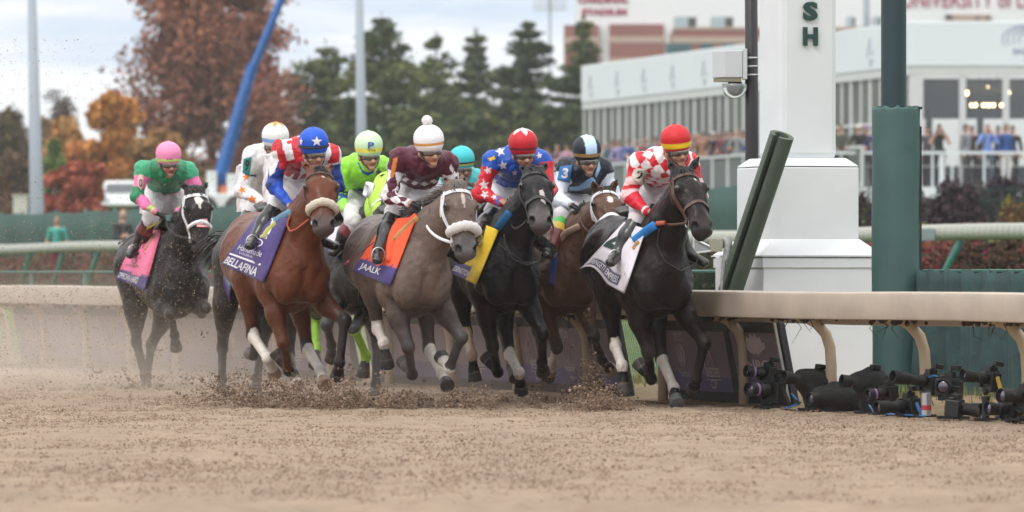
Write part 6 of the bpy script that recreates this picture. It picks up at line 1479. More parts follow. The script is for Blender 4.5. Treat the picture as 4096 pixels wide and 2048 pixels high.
# railing
r = thing('deck_railing', 'white handrail and posts along the front of the marquee deck', 'railing', (TC[0], TC[1] - 2.9, DZ)); b = MB(); b.box((3.6, 0, .99), (13.0, .07, .08)); b.build('handrail', M_TENT, r)
for x in (-2.2, -.6, .45, .72, 1.02, 1.95, 3.4, 4.6):
    b = MB(); b.box((x, .02, .46), (.15 if x == .72 else .055, .06, .95)); b.build('post', M_TENT, r)
b = MB(); b.box((3.6, .05, .6), (13, .012, .018)); b.build('wire', M_ALU, r)
r = thing('deck_barrier', 'grey mesh barrier along the receding side of the marquee deck', 'railing', tuple(TC + np.array((0, 0, DZ + .16)))); W4 = lambda s_, o, z: tuple(tb * s_ + tn * o + np.array((0, 0, z)))
b = MB(); b.hexa([W4(-3, 2.5, .95), W4(tl, 2.5, .95), W4(tl, 2.4, .95), W4(-3, 2.4, .95), W4(-3, 2.5, 1.03), W4(tl, 2.5, 1.03), W4(tl, 2.4, 1.03), W4(-3, 2.4, 1.03)]); b.build('handrail', M_ALU, r)
for s_ in np.arange(-3, tl, 1.7): b = MB(); b.tube([W4(s_, 2.45, -.2), W4(s_, 2.45, .98)], .05, 6); b.build('post', M_ALU, r)
b = MB(); b.hexa([W4(-3, 2.44, 0), W4(tl, 2.44, 0), W4(tl, 2.42, 0), W4(-3, 2.42, 0), W4(-3, 2.44, .94), W4(tl, 2.44, .94), W4(tl, 2.42, .94), W4(-3, 2.42, .94)]); b.build('infill_panel', mat('grey_green_infill', (.13, .155, .15), .7, alpha=.85), r)
# ---------------------------------------------------------------- spectators
def person_mesh(pose, h=.028):
    s = SDF((-.5, -.55, -.02), (.5, .35, 1.86), h)
    s.ball((0, -.01, 1.64), (.075, .095, .115), .02); s.limb((0, .01, 1.56), (0, .02, 1.45), .05, .06, .03); s.ball((0, -.10, 1.62), (.018, .025, .025), .02)
    s.limb((0, 0, 1.38), (0, .0, 1.0), (.17, .11), (.15, .105), .06); s.limb((-.17, .01, 1.40), (.17, .01, 1.40), .065, .065, .06); s.limb((-.09, 0, .95), (.09, 0, .95), .12, .12, .06)
    A = {'rail': ((.27, -.12, 1.14), (.14, -.34, 1.05)), 'down': ((.25, .03, 1.12), (.24, -.05, .88)), 'face': ((.26, -.16, 1.22), (.07, -.16, 1.55)), 'fold': ((.25, -.06, 1.12), (-.02, -.2, 1.14))}[pose]
    for q in (1, -1):
        e, w = [np.array((p[0] * q, p[1], p[2])) for p in A]; sh = np.array((.18 * q, .01, 1.40)); s.limb(sh, e, .058, .048, .03); s.limb(e, w, .048, .036, .02); s.ball(w + nrm_(w - e) * .05, (.035, .035, .04), .02)
        hp = np.array((.09 * q, 0, .92)); kn = np.array((.10 * q, -.02, .50)); an = np.array((.10 * q, .02, .08)); s.limb(hp, kn, .09, .062, .03); s.limb(kn, an, .06, .042, .03); s.limb(an + np.array((0, .03, -.03)), an + np.array((.02 * q, -.15, -.045)), .042, .035, .02)
    V, Q = s.mesh(); return V, Q, A
PM = {k: person_mesh(k) for k in ('rail', 'down', 'face', 'fold')}; M_PERS = mat('clothed_figure', rough=.7, attr='Col', var=.1, vs=12)
def spectator(px, yh, d, pose, top, bot, hair, label, turn=0, sc=1.0, ztop=None, longhair=False, skin=(.42, .24, .18)):
    V, Q, A = PM[pose]; c = np.tile(np.array(top, float), (len(V), 1)); z = V[:, 2]
    c[z < .93] = bot; c[z < .09] = (.02, .018, .018); hd = z > 1.47; c[hd] = skin
    for q in (1, -1):
        w = np.array((A[1][0] * q, A[1][1], A[1][2])); c[np.linalg.norm(V - w, axis=1) < .10] = skin
        if longhair: e = np.array((A[0][0] * q, A[0][1], A[0][2])); c[segdist(V, e, w)[0] < .07] = skin
    if hair is not None:
        hm = (z > 1.67) | (hd & (V[:, 1] > .0) & (z > 1.56)); c[hm] = hair
        if longhair: c[(np.abs(V[:, 0]) < .13) & (V[:, 1] > .02) & (z > 1.25)] = hair; c[hd & (np.abs(V[:, 0]) > .055) & (z > 1.5)] = hair
    p = PX(px, yh, d); z0 = p[2] - 1.66 * sc if ztop is None else ztop
    o = obj('person', V * sc, Q, M_PERS, cols=c); o.location = (p[0], p[1], z0); o.rotation_euler = (0, 0, R(turn)); tag(o, label, 'person', 'spectators on the marquee deck'); return o
BK = (.015, .014, .016); JN = (.05, .07, .12); WHT = (.62, .6, .6)
SP = [(3361, 520, 'rail', (.07, .075, .05), (.03, .03, .03), (.10, .06, .04), 'spectator in olive jacket just right of the finish post'), (3436, 530, 'rail', BK, (.10, .10, .11), (.6, .58, .56), 'white haired spectator in black sweater and grey trousers'), (3468, 552, 'down', (.06, .03, .14), (.03, .03, .05), (.09, .04, .22), 'spectator in purple cap behind the white haired one'),
      (3708, 562, 'down', (.05, .05, .06), (.03, .03, .04), BK, 'spectator in dark cap left of the woman in black top'), (3757, 546, 'face', BK, BK, (.03, .022, .02), 'long haired woman in sleeveless black top with both hands raised to her face'), (3862, 524, 'down', (.21, .21, .24), (.06, .06, .07), (.03, .025, .02), 'dark haired spectator in pale grey jacket turned to the right'),
      (3888, 560, 'down', (.045, .025, .03), (.03, .03, .03), (.03, .02, .02), 'spectator in dark brown jacket behind the grey jacket'), (3951, 552, 'face', (.16, .26, .60), (.09, .11, .16), (.25, .16, .12), 'spectator in light blue jacket with hand at mouth'), (4023, 530, 'down', (.02, .07, .25), WHT, (.10, .06, .045), 'spectator in blue blazer and white trousers'), (4050, 556, 'down', BK, BK, (.02, .02, .02), 'spectator in black behind the blue blazer'), (3992, 565, 'down', (.02, .02, .04), BK, BK, 'spectator in navy between the two in blue')]
for i, (px, y, po, tp_, bt, hr, lb) in enumerate(SP): spectator(px, y, 166.0 + (1.6 if i in (2, 3, 6, 9, 10) else 0), po, tp_, bt, hr, lb, turn={5: 60, 8: 35}.get(i, 0), longhair=(i == 4), ztop=DZ, sc=1.06)
SL = [(2190, 610, (.30, .16, .20), 'rose top'), (2229, 613, (.10, .06, .08), 'plum jacket'), (2268, 602, (.45, .25, .33), 'pink top'), (2422, 588, (.10, .32, .32), 'teal jacket'), (2476, 584, (.24, .22, .42), 'lavender shirt'), (2514, 580, (.05, .10, .27), 'blue jacket'), (2778, 566, (.22, .24, .28), 'grey suit'), (2812, 561, (.40, .20, .12), 'tan jacket'), (2856, 570, BK, 'black jacket with raised hands'), (2878, 562, (.5, .42, .4), 'cream shirt'), (2902, 575, (.17, .03, .06), 'maroon jacket'), (2951, 549, (.25, .26, .26), 'light grey jacket'), (2976, 567, (.03, .12, .34), 'bright blue coat'), (2318, 600, (.16, .12, .13), 'brown coat'), (2350, 596, (.30, .28, .3), 'pale grey top'), (2735, 575, (.05, .05, .07), 'dark suit'), (2585, 585, (.2, .05, .05), 'dark red coat'), (2925, 560, (.06, .07, .08), 'charcoal jacket'), (2150, 612, (.22, .10, .10), 'brick red coat'), (2385, 590, (.33, .30, .34), 'pale lilac coat'), (2448, 586, (.05, .06, .08), 'dark slate coat'), (2550, 580, (.42, .35, .28), 'camel coat'), (2620, 575, (.10, .14, .22), 'steel blue jacket'), (2655, 572, (.36, .10, .12), 'coral top'), (2700, 570, (.14, .15, .12), 'moss green jacket'), (2760, 566, (.45, .44, .46), 'white shirt'), (2795, 563, (.08, .05, .05), 'dark brown suit'), (2838, 562, (.20, .17, .26), 'mauve dress')]
HRC = [(.10, .06, .04), (.3, .2, .12), (.02, .018, .016), (.4, .38, .36), (.18, .10, .06)]
for i, (px, y, tp_, lb) in enumerate(SL):
    k0 = (px - 2048) / F; q0 = TC + tn * (2.0 if i % 3 else 1.3); s0 = (q0[0] - k0 * q0[1]) / (k0 * tb[1] - tb[0]); d = (q0 + tb * s0)[1]
    spectator(px, y, d, ('rail', 'fold', 'rail', 'face')[i % 4], tp_, (.04, .045, .06), HRC[i % 5], 'spectator in ' + lb + ' at the marquee side barrier', turn=-20, ztop=DZ + .26)
DP = lambda px: float(RL(along(px, 18.25), 18.25)[1])
o = spectator(228, 878, DP(228), 'down', (.05, .32, .27), (.17, .03, .05), (.26, .16, .10), 'long haired person in teal jacket and maroon trousers by the striped rail', longhair=True, ztop=.72, sc=.94); o['group'] = 'people beyond the striped rail'
o = spectator(490, 862, DP(490), 'fold', (.03, .03, .034), (.04, .04, .04), (.42, .28, .18), 'fair haired person in dark jacket and cream scarf beyond the striped rail', turn=30, ztop=.72, sc=.99); o['group'] = 'people beyond the striped rail'
# ---------------------------------------------------------------- trees
OAK = [(.15, .075, .062), (.24, .10, .078), (.33, .13, .09), (.42, .18, .10), (.30, .115, .10)]
tree(845, 255, -170, 700, 400, 62000, .27, OAK, 'large oak with red brown autumn leaves behind the crane', 31, nb=50, hole=.80, trunk=.22, hs=.5, extra=((-330, 300, 60, 40), (-310, 150, 60, 50), (-250, 480, 70, 40), (300, 150, 90, 60), (330, 350, 80, 70), (250, 520, 100, 60), (-60, 600, 130, 60), (120, 640, 110, 50)))
tree(440, 240, 360, 800, 150, 11000, .30, [(.32, .12, .04), (.46, .19, .05), (.50, .24, .06), (.42, .06, .05)], 'orange maple with a red crown left of the oak', 32, hole=.5)
tree(300, 250, 455, 850, 150, 9500, .30, [(.28, .12, .06), (.42, .19, .07), (.36, .23, .08)], 'russet orange tree between light pole and orange maple', 33, hole=.5)
tree(215, 215, 545, 790, 55, 2200, .24, [(.10, .16, .05), (.16, .22, .07)], 'small green tree just right of the light pole', 34, hole=.4)
tree(330, 185, 650, 930, 170, 10500, .22, [(.27, .07, .05), (.40, .11, .075), (.34, .14, .09)], 'broad red shrub right of the light pole', 35, hole=.4, cat='bush', group=None)
tree(650, 235, 520, 860, 170, 10000, .28, [(.13, .10, .03), (.24, .15, .05), (.30, .16, .06)], 'olive and gold tree behind the trailing jockey', 36, hole=.5)
tree(40, 265, 345, 860, 150, 9500, .32, [(.06, .045, .035), (.12, .085, .055), (.14, .11, .06)], 'dull brown tree at the left edge', 37, hole=.55)
tree(230, 300, 285, 600, 90, 900, .22, [(.10, .08, .08), (.16, .12, .11)], 'nearly bare tree behind the light pole', 38, hole=.8, trunk=.14)
tree(1090, 262, 420, 860, 150, 6500, .32, [(.05, .03, .022), (.11, .05, .035), (.17, .09, .045)], 'dark russet tree at the foot of the crane boom', 39, hole=.5)
tree(60, 235, 620, 880, 130, 5500, .26, [(.10, .07, .05), (.2, .10, .06)], 'low brown shrub at the left edge behind the pole', 40, hole=.45, cat='bush')
tree(190, 270, 500, 880, 130, 6000, .30, [(.14, .10, .07), (.24, .14, .07), (.30, .17, .08)], 'tan autumn tree behind the left light pole', 41, hole=.45)
tree(540, 262, 560, 880, 160, 7500, .30, [(.20, .11, .06), (.30, .16, .07), (.36, .10, .06)], 'orange brown tree between maple and oak', 42, hole=.45)
tree(800, 238, 600, 880, 150, 6500, .28, [(.12, .07, .05), (.2, .11, .06), (.26, .15, .07)], 'low brown tree under the oak', 43, hole=.45)
PN = [(.036, .056, .034), (.066, .092, .042), (.112, .132, .05), (.19, .19, .065)]
for i, (px, yt, hw, d, nn, lb) in enumerate(((1300, 170, 190, 285, 8000, 'leftmost, broad and low'), (1530, 55, 210, 280, 11000, 'tall with upswept branches behind the middle light pole'), (1745, 125, 150, 290, 7000, 'slim with forked leader'), (1900, 115, 130, 286, 6500, 'slim with single pointed leader'), (2112, 85, 200, 280, 10000, 'tall and bushy left of the brick wing'), (2335, 62, 150, 276, 8000, 'tall in front of the brick wing'), (1420, 380, 200, 268, 6000, 'low, in front, left of centre'), (1640, 400, 210, 266, 6500, 'low, in front, behind the white pompom'), (1850, 420, 200, 266, 6000, 'low, in front, behind the turquoise helmet'), (2030, 400, 200, 265, 6000, 'low, in front, behind the red starred helmet'), (2240, 410, 190, 264, 6000, 'low, in front, beside the marquee end'))):
    conifer(px, d, yt, hw, nn, 50 + i, 'dark green pine, ' + lb, PN)
# ---------------------------------------------------------------- light poles, crane, vehicles
M_GALV = mat('galvanised_pole', (.30, .34, .40), .5, var=.06, vs=1)
def lightpole(px0, px1, y1, w0, w1, d, label):
    s = sc_(d); p = gp(px1, d); b = MB(); zt = CAMZ + (HORIZ + 160) / s - p[2]; zb = CAMZ + (HORIZ - y1) / s - p[2]; sl = (px0 - px1) / s / (y1 / s); r = thing('light_pole', label, 'light pole', tuple(p))
    b.tube([(-(zb) * 0, 0, -.1), (0, 0, zb), (sl * (zt - zb), 0, zt)], [w1 / s / 2, w1 / s / 2, w0 / s / 2], 20); b.build('shaft', M_GALV, r, smooth=True); b = MB(); b.lathe([(w1 / s * .8, 0), (w1 / s * .8, .06), (w1 / s * .55, .10)], n=16); b.build('base_plate', M_GALV, r)
lightpole(128, 148, 862, 31, 58, 150, 'pale grey tapering light pole at the far left'); lightpole(1437, 1446, 560, 29, 42, 152, 'pale grey light pole behind the lime jockey'); lightpole(3465, 3467, 115, 24, 26, 230, 'grey pole rising behind the marquee roof')
M_BLUE = mat('blue_boom_paint', (.008, .10, .36), .45, var=.12, vs=2)
d = 205; s = sc_(d); p = gp(895, d); Zc = lambda y: CAMZ + (HORIZ - y) / s - p[2]; Xc = lambda x: (x - 895) / s
r = thing('crane', 'blue telescopic crane boom raised from a white carrier', 'crane', tuple(p))
b = MB(); b.tube([(Xc(872), 0, Zc(735)), (Xc(895), 0, Zc(655)), (Xc(1010), 0, Zc(262))], [(.24, .24), (.24, .24), (.20, .20)], 4); b.build('boom_base', M_BLUE, r)
b = MB(); b.tube([(Xc(1003), .05, Zc(290)), (Xc(1128), .05, Zc(-10)), (Xc(1250), .05, Zc(-300))], [.15, .14, .12], 4); b.build('boom_tip', M_BLUE, r)
b = MB(); b.box((Xc(890), 0, Zc(830)), (235 / s, 2.2, 110 / s)); bevel(b.build('carrier', M_WHITE, r), .05)
for x, y, w, h_, m_ in ((850, 735, 40, 100, M_WHITE), (935, 742, 50, 90, M_WHITE), (975, 755, 40, 60, M_HOUS), (900, 770, 30, 50, mat('orange_paint', (.55, .16, .08), .5)), (1000, 790, 60, 70, M_WHITE), (822, 790, 40, 60, M_HOUS)):
    b = MB(); b.box((Xc(x), -.4, Zc(y)), (w / s, .7, h_ / s)); bevel(b.build('cab_unit' if m_ is M_WHITE else 'equipment_box', m_, r), .02)
for x in (820, 960):
    b = MB(); b.lathe([(.0, -.15), (.5, -.15), (.52, 0), (.5, .15), (0, .15)], (Xc(x), -1.1, .5), 20, M=Matrix.Rotation(R(90), 3, 'X')); b.build('wheel', M_BLACKF, r, smooth=True)
def van(px, d, yt, w, h_, label):
    p = gp(px, d); s = sc_(d); zt = CAMZ + (HORIZ - yt) / s - p[2]; z0 = zt - h_; r = thing('parked_van', label, 'van', tuple(p))
    b = MB(); b.hexa([(-w / 2, 0, z0 + .3), (w / 2, 0, z0 + .3), (w / 2, 4, z0 + .3), (-w / 2, 4, z0 + .3), (-w / 2 * .9, .5, zt), (w / 2 * .9, .5, zt), (w / 2 * .9, 4, zt), (-w / 2 * .9, 4, zt)]); bevel(b.build('body', M_WHITE, r), .12, 3)
    b = MB(); zz = lambda t: z0 + .3 + (zt - z0 - .3) * t; b.hexa([(-w * .40, .23, zz(.52)), (w * .40, .23, zz(.52)), (w * .40, .35, zz(.52)), (-w * .40, .35, zz(.52)), (-w * .37, .41, zz(.88)), (w * .37, .41, zz(.88)), (w * .37, .5, zz(.88)), (-w * .37, .5, zz(.88))]); b.build('windscreen', mat('dark_glass', (.12, .14, .15), .1), r)
    for q in (1, -1):
        b = MB(); b.lathe([(0, -.1), (.32, -.1), (.34, 0), (.32, .1), (0, .1)], (q * w * .42, .9, z0 + .32), 16, M=Matrix.Rotation(R(90), 3, 'Y')); b.build('wheel', M_BLACKF, r, smooth=True); b = MB(); b.ball((q * w * .36, .06, zz(.25)), (.12, .04, .09), 6); b.build('headlight', M_HOUS, r, smooth=True)
van(480, 225, 722, 1.5, 1.3, 'white van parked behind the trailing jockey')
p = gp(82, 160); r = thing('utility_cabinet', 'cream utility cabinet at the foot of the left light pole', 'cabinet', tuple(p)); s = sc_(160); zc = CAMZ + (HORIZ - 785) / s - p[2]; b = MB(); b.box((0, 0, zc / 2), (55 / s, .4, zc)); bevel(b.build('body', mat('cream_paint', (.5, .5, .45), .6, var=.1), r), .02); b = MB(); b.box((0, 0, zc + .02), (62 / s, .46, .05)); b.build('lid', mat('cream_paint'), r); b = MB(); b.box((.08, -.21, zc * .8), (.03, .02, .1)); b.build('handle', M_BLACKF, r)
# ---------------------------------------------------------------- stadium
M_BRICK = mat('red_brick', (.25, .092, .078), .85, var=.14, vs=.4); M_STONE = mat('beige_band', (.42, .31, .26), .8, var=.06, vs=.5); M_CRIM = mat('crimson_letter', (.33, .02, .07), .6); M_STW = mat('white_cladding', (.74, .75, .78), .6, var=.03, vs=.1)
d = 470; s = sc_(d); p = PX(2640, HORIZ, d); p[2] = 0; Zs = lambda y: CAMZ + (HORIZ - y) / s; Xs = lambda x: (x - 2640) / s
def sbox(b, x0, x1, y0, y1, o=0, dep=4): b.hexa([(Xs(x0), o, Zs(y1)), (Xs(x1), o, Zs(y1)), (Xs(x1), o + dep, Zs(y1)), (Xs(x0), o + dep, Zs(y1)), (Xs(x0), o, Zs(y0)), (Xs(x1), o, Zs(y0)), (Xs(x1), o + dep, Zs(y0)), (Xs(x0), o + dep, Zs(y0))])
r = thing('stadium', 'white stadium block with red brick bays and crimson lettering far behind the marquee', 'stadium', tuple(p))
b = MB(); sbox(b, 2306, 2985, -130, 880, .6, 12); b.build('wall', M_STW, r); b = MB(); sbox(b, 2985, 4300, -130, 880, 1.0, 12); b.build('wall', M_STW, r)
for x0, x1, y0, y1 in ((2256, 2396, 100, 148), (2256, 2396, 172, 260), (2437, 2655, 96, 145), (2437, 2660, 172, 232), (2437, 2660, 250, 420)): b = MB(); sbox(b, x0, x1, y0, y1, .0, .9); b.build('brick_bay', M_BRICK, r)
for x0, x1, y0, y1 in ((2254, 2398, 148.5, 171.5), (2435, 2662, 145.5, 171.5), (2435, 2662, 232.5, 249.5)): b = MB(); sbox(b, x0, x1, y0, y1, -.05, .9); b.build('stone_band', M_STONE, r)
for t, x0, x1, y0, y1 in (('CARDINAL', 2312, 2516, -18, 12), ('STADIUM', 2326, 2508, 33, 60)): flat_text('lettering', t, (Xs(x0), .5, Zs(y1)), np.array((1, 0, 0)), np.array((0, 0, 1)), (y1 - y0) / s, M_CRIM, r, .06, (x1 - x0) / s)
flat_text('lettering', 'UNIVERSITY of LOUISVILLE', (Xs(3612), .85, Zs(28)), np.array((1, 0, 0)), np.array((0, 0, 1)), 62 / s, M_CRIM, r, .01, 800 / s)
for x0, x1, y0, y1 in ((3784, 3968, 55, 84),): b = MB(); sbox(b, x0, x1, y0, y1, .7, .25); b.build('louvre', M_STONE, r); b = MB(); sbox(b, 3785, 3810, 56, 74, .6, .2); sbox(b, 3905, 3920, 66, 74, .6, .2); sbox(b, 3945, 3960, 66, 74, .6, .2); b.build('opening', mat('dark_opening', (.05, .05, .05), .7), r)
r = thing('brick_building', 'low red brick building with teal windows and rooftop units behind the marquee', 'building', tuple(p + np.array((0, -25, 0)))); s2 = s; s = sc_(445); Zs = lambda y: CAMZ + (HORIZ - y) / s; Xs = lambda x: (x - 2640) / s - p[0] + 592 / s
b = MB(); sbox(b, 2692, 3480, 118, 880, 0, 9); b.build('wall', M_BRICK, r)
for y0, y1 in ((108, 118.5), (147, 172)): b = MB(); sbox(b, 2690, 3482, y0, y1, -.08, .5); b.build('stone_band', M_STONE, r)
for x in (2664, 2715, 2802, 2888): b = MB(); sbox(b, x, x + 48, 174, 215, -.1, .3); b.build('window', mat('teal_window', (.03, .11, .13), .12, var=.4, vs=.4), r)
for x in (2700, 2848, 3395, 3500):
    w_ = 88 if x < 3000 else 30; b = MB(); sbox(b, x, x + w_ * .62, 64, 108, 1, 3); b.build('rooftop_unit', mat('blue_grey_unit', (.34, .42, .47), .5), r); b = MB(); sbox(b, x + w_ * .62, x + w_, 66, 100, 1.2, 2.5); b.build('rooftop_fan', mat('dark_opening'), r)
d = 480; s = sc_(d); p = PX(2200, HORIZ, d); p[2] = 0; r = thing('floodlight_tower', 'thin pale floodlight tower left of the stadium lettering', 'light tower', tuple(p)); b = MB(); b.tube([(0, 0, 0), (0, 0, 30)], .10, 8); b.build('mast', M_GALV, r)
for y in (0, 22, 40):
    b = MB(); z = CAMZ + (HORIZ - y) / s; b.tube([(-1.4, 0, z), (1.4, 0, z)], .05, 6)
    for x in np.linspace(-1.3, 1.3, 8): b.box((x, -.1, z + .1), (.2, .15, .22))
    b.build('lamp_row', M_HOUS, r)
# ================================================================ remote cameras on the ground by the rail
M_CAMB = mat('camera_black', (.007, .007, .008), .42, var=.25, vs=40, bump=.15, bs=120); M_RUB = mat('rubber_black', (.009, .009, .0095), .6, var=.2, vs=30); M_GLASS = mat('lens_glass', (.02, .015, .035), .05, coat=1, spec=1)
M_BAG = mat('black_nylon', (.006, .006, .0065), .75, var=.3, vs=9, bump=.7, bs=16); M_CABLE = mat('blue_cable', (.03, .16, .42), .5); M_YEL = mat('yellow_tape', (.5, .33, .04), .6); M_REDT = mat('red_tape', (.38, .03, .04), .6); M_LCD = mat('grey_label', (.20, .24, .22), .4); M_PURT = mat('mauve_tape', (.35, .2, .42), .6)
def basis(dirv):
    f = nrm_(dirv); l = nrm_(np.cross((0, 0, 1), f)); return np.stack([f, l, np.cross(f, l)])
def remote_camera(px, py, label, az=205, tilt=4, sc=1.0, lens=.20, hood=.09, cover=None, du=0, stand='clamp', band=None, battery=True, strap=None, leg=None):
    sc *= .84
    """az: compass of the lens in plan, 180 = to the left, 270 = straight to us"""
    d = rail_d(px) + du; p = PX(px, py, d); a = R(az); Bm = basis((math.cos(a) * math.cos(R(tilt)), math.sin(a) * math.cos(R(tilt)), math.sin(R(tilt))))
    r = thing('remote_camera', label, 'camera', tuple(p), 0, 'remote cameras along the foot of the rail'); T = lambda v: tuple(np.asarray(v) * sc @ Bm); M3 = Matrix(Bm.T.tolist())
    b = MB()
    def bx(c, s_): b.box(T(c), tuple(q * sc for q in s_), M=M3)
    bx((0, 0, 0), (.07, .145, .095)); bx((.005, 0, .062), (.06, .06, .04)); bx((.012, -.058, -.005), (.085, .034, .10)); bx((0, 0, -.062), (.06, .135, .04)); bx((-.01, .05, .052), (.03, .03, .016)); bx((0, -.055, .054), (.034, .034, .014)); bx((-.0, 0, .084), (.03, .024, .012))
    o = b.build('body', M_CAMB, r); bevel(o, .008 * sc, 2)
    b = MB(); b.box(T((-.037, .0, -.005)), (.004 * sc, .085 * sc, .06 * sc), M=M3); b.build('screen', M_LCD, r)
    ML = M3 @ Matrix.Rotation(R(90), 3, 'Y')
    b = MB(); b.lathe([(rr * sc, z * sc) for rr, z in ((.029, .03), (.031, .05), (.036, .052), (.036, .10), (.031, .104), (.031, .03 + lens * .7), (.038, .03 + lens * .75), (.038, .03 + lens))], n=24, M=ML); lo_ = b.build('lens', M_RUB, r); autosmooth(lo_, 35)
    b = MB(); b.lathe([(rr * sc, z * sc) for rr, z in ((.040, .03 + lens - .01), (.044, .03 + lens + hood), (.040, .03 + lens + hood), (.037, .03 + lens - .005))], n=24, M=ML); autosmooth(b.build('lens_hood', M_RUB, lo_), 40)
    b = MB(); b.lathe([(.0395 * sc, (.03 + lens + hood * .5) * sc), (.03 * sc, (.03 + lens + hood * .5 + .007) * sc), (.001, (.03 + lens + hood * .5 + .010) * sc)], n=20, M=ML); b.build('front_glass', M_GLASS, lo_, smooth=True)
    if band: b = MB(); b.lathe([(.0392 * sc, (.03 + lens * .78) * sc), (.0392 * sc, (.03 + lens * .95) * sc)], n=24, M=ML); b.build('tape_band', band, lo_, smooth=True)
    if battery: b = MB(); b.box(T((-.02, .03, .105)), (.06 * sc, .05 * sc, .032 * sc), M=M3); o = b.build('radio_trigger', M_CAMB, r); bevel(o, .004)
    gzv = -p[2] + .01; bt = np.array(T((.03, 0, -.085)))
    b = MB(); b.ball(tuple(bt), .024, 7); b.lathe([(.03, 0), (.03, .03)], tuple(bt - np.array((0, 0, .06))), 12); b.build('ball_head', M_CAMB, r, smooth=False)
    b = MB()
    if stand == 'clamp': b.lathe([(.045, gzv), (.045, gzv + .015), (.026, gzv + .02), (.026, bt[2] - .05)], (bt[0], bt[1], 0), 14); b.box((bt[0], bt[1], gzv + .01), (.16, .10, .016))
    else:
        for k in range(3): w = k * 2.1 + .4; b.tube([(bt[0], bt[1], bt[2] - .05), (bt[0] + .16 * math.cos(w), bt[1] + .16 * math.sin(w), gzv)], [.012, .009], 7)
    b.build('stand', M_CAMB, r)
    if leg: b = MB(); b.tube([(bt[0], bt[1], bt[2] - .05), (bt[0] + leg, bt[1] + .02, gzv)], .014, 8); b.build('leg', mat('grey_tube', (.36, .36, .37), .4), r, smooth=True)
    if strap: b = MB(); b.tube([T((0, .075, .02)), T((-.02, .12, -.08)), T((-.03, .11, -.16)), T((0, .08, -.2))], [(.014, .003)] * 4, 6); b.build('strap', strap, r)
    if cover:
        rg = np.random.default_rng(int(px)); s = SDF((-.45, -.45, -.45), (.45, .45, .35), .014); s.limb(T((-.05, 0, .0)), T((.06, 0, .01)), (.10, .095), (.085, .08), .05); s.limb(T((.0, 0, 0)), T((.03 + lens * .6, 0, .01)), .085, .056, .05); e = np.array(T((-.05, 0, 0))) + np.array((cover, 0, -.08)); s.limb(T((-.04, 0, 0)), e, (.10, .10), (.10, .075), .06); s.limb(T((0, 0, -.03)), np.array(T((0, 0, -.03))) + np.array((.0, 0, -.13)), .10, .075, .05)
        V, Q = s.mesh(); V = wrinkle(V, Q, .018, 9, int(px)); obj('rain_cover', V, Q, M_BAG, r)
    return r
remote_camera(3075, 1494, 'uppermost black camera of the stacked pair by the feather board, lens to the left', 204, 6, 1.22, 0.115, 0.048, band=M_PURT, stand='clamp')
remote_camera(3095, 1560, 'large black camera under the stacked pair, label screen facing out', 219, 2, 1.52, 0.130, 0.040, du=-.12, band=M_PURT, strap=M_BAG)
remote_camera(3255, 1528, 'camera under black cover with lens just showing, left of the cloth draped one', 209, 8, 1.34, 0.144, 0.064, cover=.05, strap=M_REDT)
remote_camera(3330, 1590, 'camera draped in a long black cloth in front of the second rail post', 214, -2, 1.40, 0.115, 0.040, cover=.30, du=-.1, battery=False)
remote_camera(3478, 1532, 'camera under a domed black rain hood beside the padded pole', 202, 4, 1.34, 0.115, 0.056, cover=.04, band=M_PURT, stand='clamp')
remote_camera(3560, 1568, 'camera with mauve banded lens low between hooded camera and long lens', 204, -6, 1.16, 0.115, 0.040, band=M_PURT, stand='tripod')
remote_camera(3640, 1622, 'low camera with blue cable lying along its lens', 206, -3, 1.40, 0.158, 0.048, du=-.1, strap=M_CABLE)
remote_camera(3722, 1530, 'camera with long white tipped lens raised above the third rail post foot', 207, 8, 1.34, 0.173, 0.080)
remote_camera(3800, 1545, 'tall camera facing the track with flash trigger on top', 250, 0, 1.46, 0.101, 0.032, du=-.05)
remote_camera(3818, 1630, 'camera with stubby lens pointing right, low in the cluster', 335, -6, 1.46, 0.094, 0.032, du=-.12, strap=M_YEL)
remote_camera(3965, 1518, 'camera raised on a single grey leg near the right edge', 204, 8, 1.28, 0.130, 0.056, leg=.10, strap=M_YEL)
remote_camera(4045, 1640, 'low camera on a black stand at the right edge', 209, 4, 1.34, 0.108, 0.040, du=-.08, stand='tripod')
remote_camera(4100, 1590, 'camera cut off by the right edge of the picture', 214, 4, 1.40, 0.115, 0.040, stand='tripod')
def cable(name, pts, m, rad, label, du=-.15):
    P = [];
    for x, y in pts: d = rail_d(x) + du; q = PX(x, y, d); q[2] = max(q[2], .02); P.append(q)
    o0 = P[0].copy(); b = MB(); b.tube([p - o0 for p in P], rad, 7); o = b.build(name, m, None, smooth=True); o.location = tuple(o0); tag(o, label, 'cable')
cable('cable', [(3165, 1575), (3185, 1595), (3203, 1611), (3180, 1620), (3150, 1642), (3140, 1650)], M_CABLE, .007, 'blue cable looping from the stacked cameras')
cable('cable', [(3715, 1510), (3735, 1502), (3760, 1508), (3775, 1525), (3773, 1545)], M_CABLE, .007, 'blue cable arching over the long lens camera')
cable('cable', [(3475, 1620), (3500, 1660), (3550, 1672), (3620, 1674), (3700, 1676)], M_CABLE, .006, 'blue cable lying on the ground between the cameras', -.25)
cable('cable', [(3480, 1622), (3492, 1645), (3515, 1662)], M_YEL, .006, 'yellow cable at the foot of the hooded camera')
b = MB(); d_ = rail_d(3705) - .15; p_ = PX(3705, 1660, d_); r = thing('flash_can', 'silver and red flash canister standing among the cameras', 'canister', (p_[0], p_[1], .02))
b.lathe([(.035, 0), (.035, .16), (.028, .165)], n=16); b.build('can', mat('silver_can', (.5, .5, .52), .3, metal=.7), r, smooth=False); b = MB(); b.lathe([(.0365, .04), (.0365, .075)], n=16); b.build('red_band', M_REDT, r)
